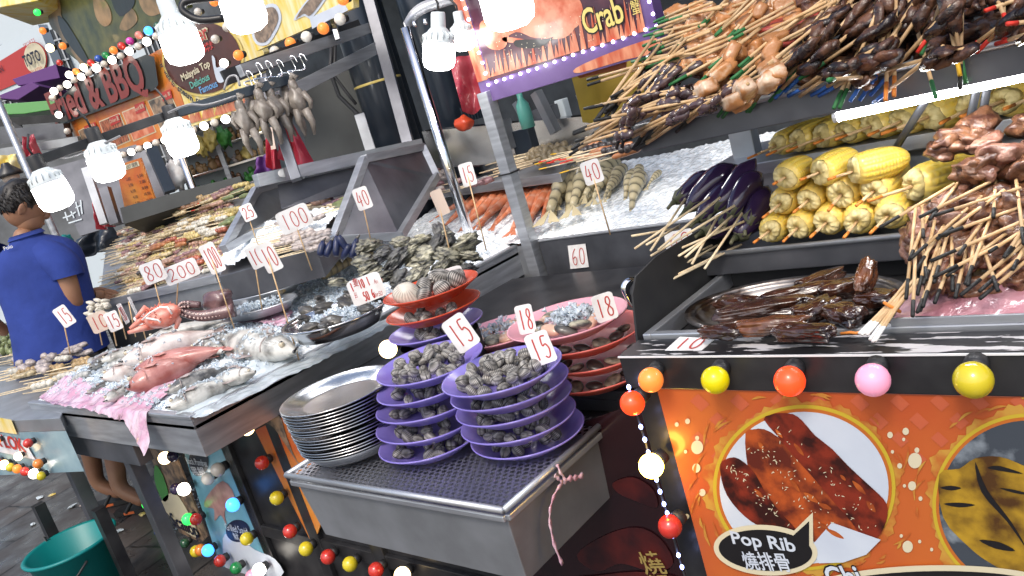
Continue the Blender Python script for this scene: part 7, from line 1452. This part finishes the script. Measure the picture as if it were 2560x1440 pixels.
FC = [('green', 'print_green'), ('brown', 'print_chicken'), ('grey', 'food_squidtube'), ('gold', 'print_gold'), ('dark', 'food_brown'), ('jade', 'print_teal')]; FM = []
for n_, m_ in FC:
    g = MB(); g.blob((0, 0, .022), (.024, .018, .026), .35, 2, 2, len(n_)); g.blob((.004, 0, .052), (.014, .013, .015), .3, 2, 2, 3); g.blob((-.014, .004, .036), (.012, .010, .014), .4, 2, 2, 5); FM.append((n_, mesh('figurine', g, m_, True)))
for i in range(5):
    for j in range(13):
        z = z0+.10-.135*i+.008; n_, me_ = FM[[3, 4, 1, 0, 2][i] if random.random() < .6 else random.randint(0, 5)]; p = p0+dv*Ld*(j+.5+random.uniform(-.2, .2))/13+nb*(.05+.05*random.random())+UPI*z
        o = put('figurine', me_, None, tuple(p)); o.rotation_euler = (0, 0, random.uniform(0, 6)); o.scale = (random.uniform(.8, 1.5),)*3; tag(o, f'small {n_} carved figurine on the {ORD[i]} shelf below the grill sign', 'figurine', f'{n_} figurines on the {ORD[i]} shelf')
g = MB(); g.blob(ad(440, 440, 4.7), (.05, .04, .09), .3, 1.8, 3, 3); g.blob(ad(446, 412, 4.7), (.03, .03, .04), .3, 1.8, 3, 5); single('statue', g, 'card', 'white stone statue left of the figurine shelves', 'statue', None, True)
for i, (x, y, m_) in enumerate([(525, 350, 'print_gold'), (500, 365, 'print_gold'), (560, 345, 'print_green')]): g = MB(); g.blob(ad(x, y, 4.9), (.05, .03, .06), .5, 2.2, 3, i); single('ornament', g, m_, ['tall gold ornament on top of the figurine shelves', 'small gold ornament left of a taller one', 'green ornament beside the gold ones'][i], 'ornament', None, True)
t = thing('steel_pole', 'silver pole rising behind the shoulder of the man', 'pole', tuple(ad(93, 480, 4.5)*[1, 1, 0])); g = MB(); pp = ad(93, 480, 4.5); g.tube([(pp[0], pp[1], 0), (pp[0], pp[1], 2.7)], .019, 14); part(t, 'tube', g, 'steel', True)
g = MB(); pp = ad(478, 455, 4.5); g.tube([(pp[0], pp[1], 0), (pp[0], pp[1], ad(442, 372, 4.5)[2])], .019, 12); single('steel_pole', g, 'chrome', 'thin bright pole below the middle lamp of the rail', 'pole', None, True)
for i, (x0, y0, x1, y1, w, m_, lb) in enumerate([(378, 372, 425, 480, .06, 'navy', 'dark post left of the figurine shelves'), (262, 470, 290, 560, .05, 'steel_dark', 'dark grey post behind the orange price list'), (215, 420, 262, 560, .04, 'steel_dull', 'grey post beside the red plastic column')]): g = MB(); g.bar(ad(x0, y0, 4.6), ad(x1, y1, 4.6), w, w); single('stall_post', g, m_, lb, 'post')
cloth('red_plastic_film', 'column of red plastic wrap behind the left lamps', [(228, 475), (256, 470), (278, 565), (250, 575)], 4.7, 'red_film', 'plastic film', .04)
g = MB(); q = [ad(x, y, 5.0) for x, y in ((125, 420), (380, 350), (430, 520), (200, 590))]; g.loft([q, [p+_w*.03 for p in q]]); wb = single('metal_board', g, 'steel_dark', 'dark metal board with chalk scribbles behind the man', 'board')
MP = Plane(q[0]-_w*.004, q[1]-q[0], np.cross(_w, q[1]-q[0])*-1); g = MB()
for pts in ([(158, 545), (175, 540), (190, 530)], [(163, 530), (170, 552)], [(178, 528), (186, 545)], [(190, 520), (205, 512)], [(190, 505), (200, 540)], [(202, 500), (206, 535)], [(172, 558), (205, 548)]): MP.stroke(g, pts, .008, .004)
part(wb, 'chalk_writing', g, 'print_pale')
g = MB(); q = [ad(x, y, 4.4) for x, y in ((300, 520), (480, 470), (600, 440), (610, 470), (470, 510), (310, 560))]; g.loft([q, [p+_w*.25-UPI*.04 for p in q]]); single('stall_ledge', g, 'soot', 'dark ledge under the orange price list behind the skewer rack', 'ledge')
cloth('blue_tarpaulin', 'dark blue tarpaulin draped beside the skewer rack', [(190, 600), (280, 560), (300, 610), (190, 650)], 4.9, 'navy', 'tarpaulin', .04)
g = MB(); g.blob(ad(168, 608, 4.6), (.05, .04, .05), .3, 1.6, 3, 1); single('teal_bag', g, 'teal', 'teal bag peeking out behind the shoulder of the man', 'bag', None, True)
# ---- far left: lottery sign, awnings, building
far = Plane(ad(70, 140, 8.0), ad(140, 100, 7.8)-ad(0, 165, 8.2)); t = signboard('lottery_sign', 'red and white shop sign reading TOTO behind the stalls', [(-30, 130), (95, 62), (140, 175), (-30, 262)], 'print_pale', 'sign', far, 0, .1)
g = MB(); far.poly(g, [(-30, 172), (68, 112), (86, 190), (-30, 240)], .01); part(t, 'red_panel', g, 'print_red')
g = MB(); far.poly(g, ring_px(93, 145, 29, 41, 40, -.15), .02); part(t, 'ring', g, 'print_red'); g = MB(); far.poly(g, ring_px(93, 145, 27, 39, 40, -.15), .025); part(t, 'roundel', g, 'print_cream')
g = MB(); far.text(g, 'TOTO', (76, 166), (116, 148), 26, .05, 0, .03); far.text(g, 'LAN', (-4, 187), (14, 177), 14, .02); part(t, 'lettering', g, 'print_ink')
g = MB(); far.text(g, 'SPORTS', (72, 118), (100, 102), 8, .05); far.text(g, 'MALAYSIA', (86, 184), (118, 170), 7, .05); part(t, 'red_lettering', g, 'print_red')
bd = thing('city_building', 'grey building with barred windows far behind the left stalls', 'building', tuple(ad(60, 60, 14)*[1, 1, 0])); c = ad(60, 60, 14); g = MB(); fx = np.array([_w[0], _w[1], 0]); fx /= np.linalg.norm(fx); rx = np.array([fx[1], -fx[0], 0]); g.obox(c*[1, 1, 0]+fx*2+UPI*4.5, rx*4.5, fx*1.6, UPI*4.5); part(bd, 'wall', g, 'print_pale')
for i in range(-3, 4):
    for j in range(3):
        w_ = c*[1, 1, 0]+fx*.38+rx*i*1.0+UPI*(2.4+1.7*j); g = MB(); g.obox(w_, rx*.36, fx*.02, UPI*.55); wp = part(bd, 'window', g, 'navy'); g = MB()
        for k in range(-3, 4): g.obox(w_-fx*.04+rx*k*.1, rx*.012, fx*.012, UPI*.55)
        for k in (-1, 0, 1): g.obox(w_-fx*.065+UPI*k*.35, rx*.36, fx*.012, UPI*.014)
        part(wp, 'grille', g, 'steel_dull')
def awn(label, pts, d, matn, drop=.5, name='awning'):
    q = [ad(x, y, d) for x, y in pts]; g = MB(); g.loft([[p+_w*.0 for p in q], [p+fx*drop-UPI*.05 for p in q]]); return single(name, g, matn, label, 'awning', None, False, .005)
awn('yellow awning edge at the top left corner', [(-30, -40), (110, -40), (95, 2), (-30, 24)], 5.0, 'print_sun'); awn('dark purple awning below the lottery sign', [(30, 198), (140, 160), (150, 195), (45, 215)], 6.5, 'purple_cloth'); awn('sloping purple awning flap left of the grill sign', [(-20, 245), (80, 205), (100, 215), (45, 250)], 6.2, 'purple_cloth'); awn('bright green awning left of the grill sign', [(-20, 262), (140, 250), (142, 272), (60, 285), (-20, 288)], 5.6, 'print_green')
for i, (x0, y0, x1, y1, w, m_) in enumerate([(-20, 308, 190, 292, .05, 'black'), (-20, 345, 170, 325, .09, 'steel_dark'), (-20, 385, 200, 350, .05, 'steel_dull'), (40, 300, 110, 480, .04, 'black'), (-20, 470, 150, 430, .05, 'steel_dark')]): g = MB(); g.bar(ad(x0, y0, 5.4), ad(x1, y1, 5.4), w, w); single('stall_beam', g, m_, ['black slotted beam under the green awning', 'thick grey beam second below the green awning', 'pale grey beam above the yellow cloth', 'dark upright beam left of the grill sign', 'low dark beam beside the head of the man'][i], 'beam')
cloth('yellow_cloth', 'yellow cloth behind the hair of the man', [(-10, 390), (40, 385), (45, 430), (-10, 440)], 5.2, 'print_sun', 'cloth'); cloth('dark_red_film', 'dark red plastic bundle under the green awning', [(58, 345), (85, 335), (100, 400), (70, 405)], 5.3, 'red_film', 'plastic film', .05)
g = MB(); q = [ad(x, y, 7.2) for x, y in ((-120, 270), (220, 255), (330, 620), (-60, 660))]; g.loft([q, [p+_w*.1 for p in q]]); single('stall_wall', g, 'concrete', 'shadowy grey stall wall behind the man', 'wall')
t = thing('hanging_pendant', 'round black lamp shade hanging behind the man', 'lamp', tuple(ad(22, 435, 4.9))); g = MB(); p = ad(22, 432, 4.9); g.lathe([(.02, .06), (.03, .04), (.07, 0), (.075, -.02), (.03, -.02)], 18, tuple(p)); part(t, 'shade', g, 'black', True); g = MB(); g.sph(p-UPI*.03, (.05, .05, .03), 12, 7); part(t, 'diffuser', g, 'card_tan', True)
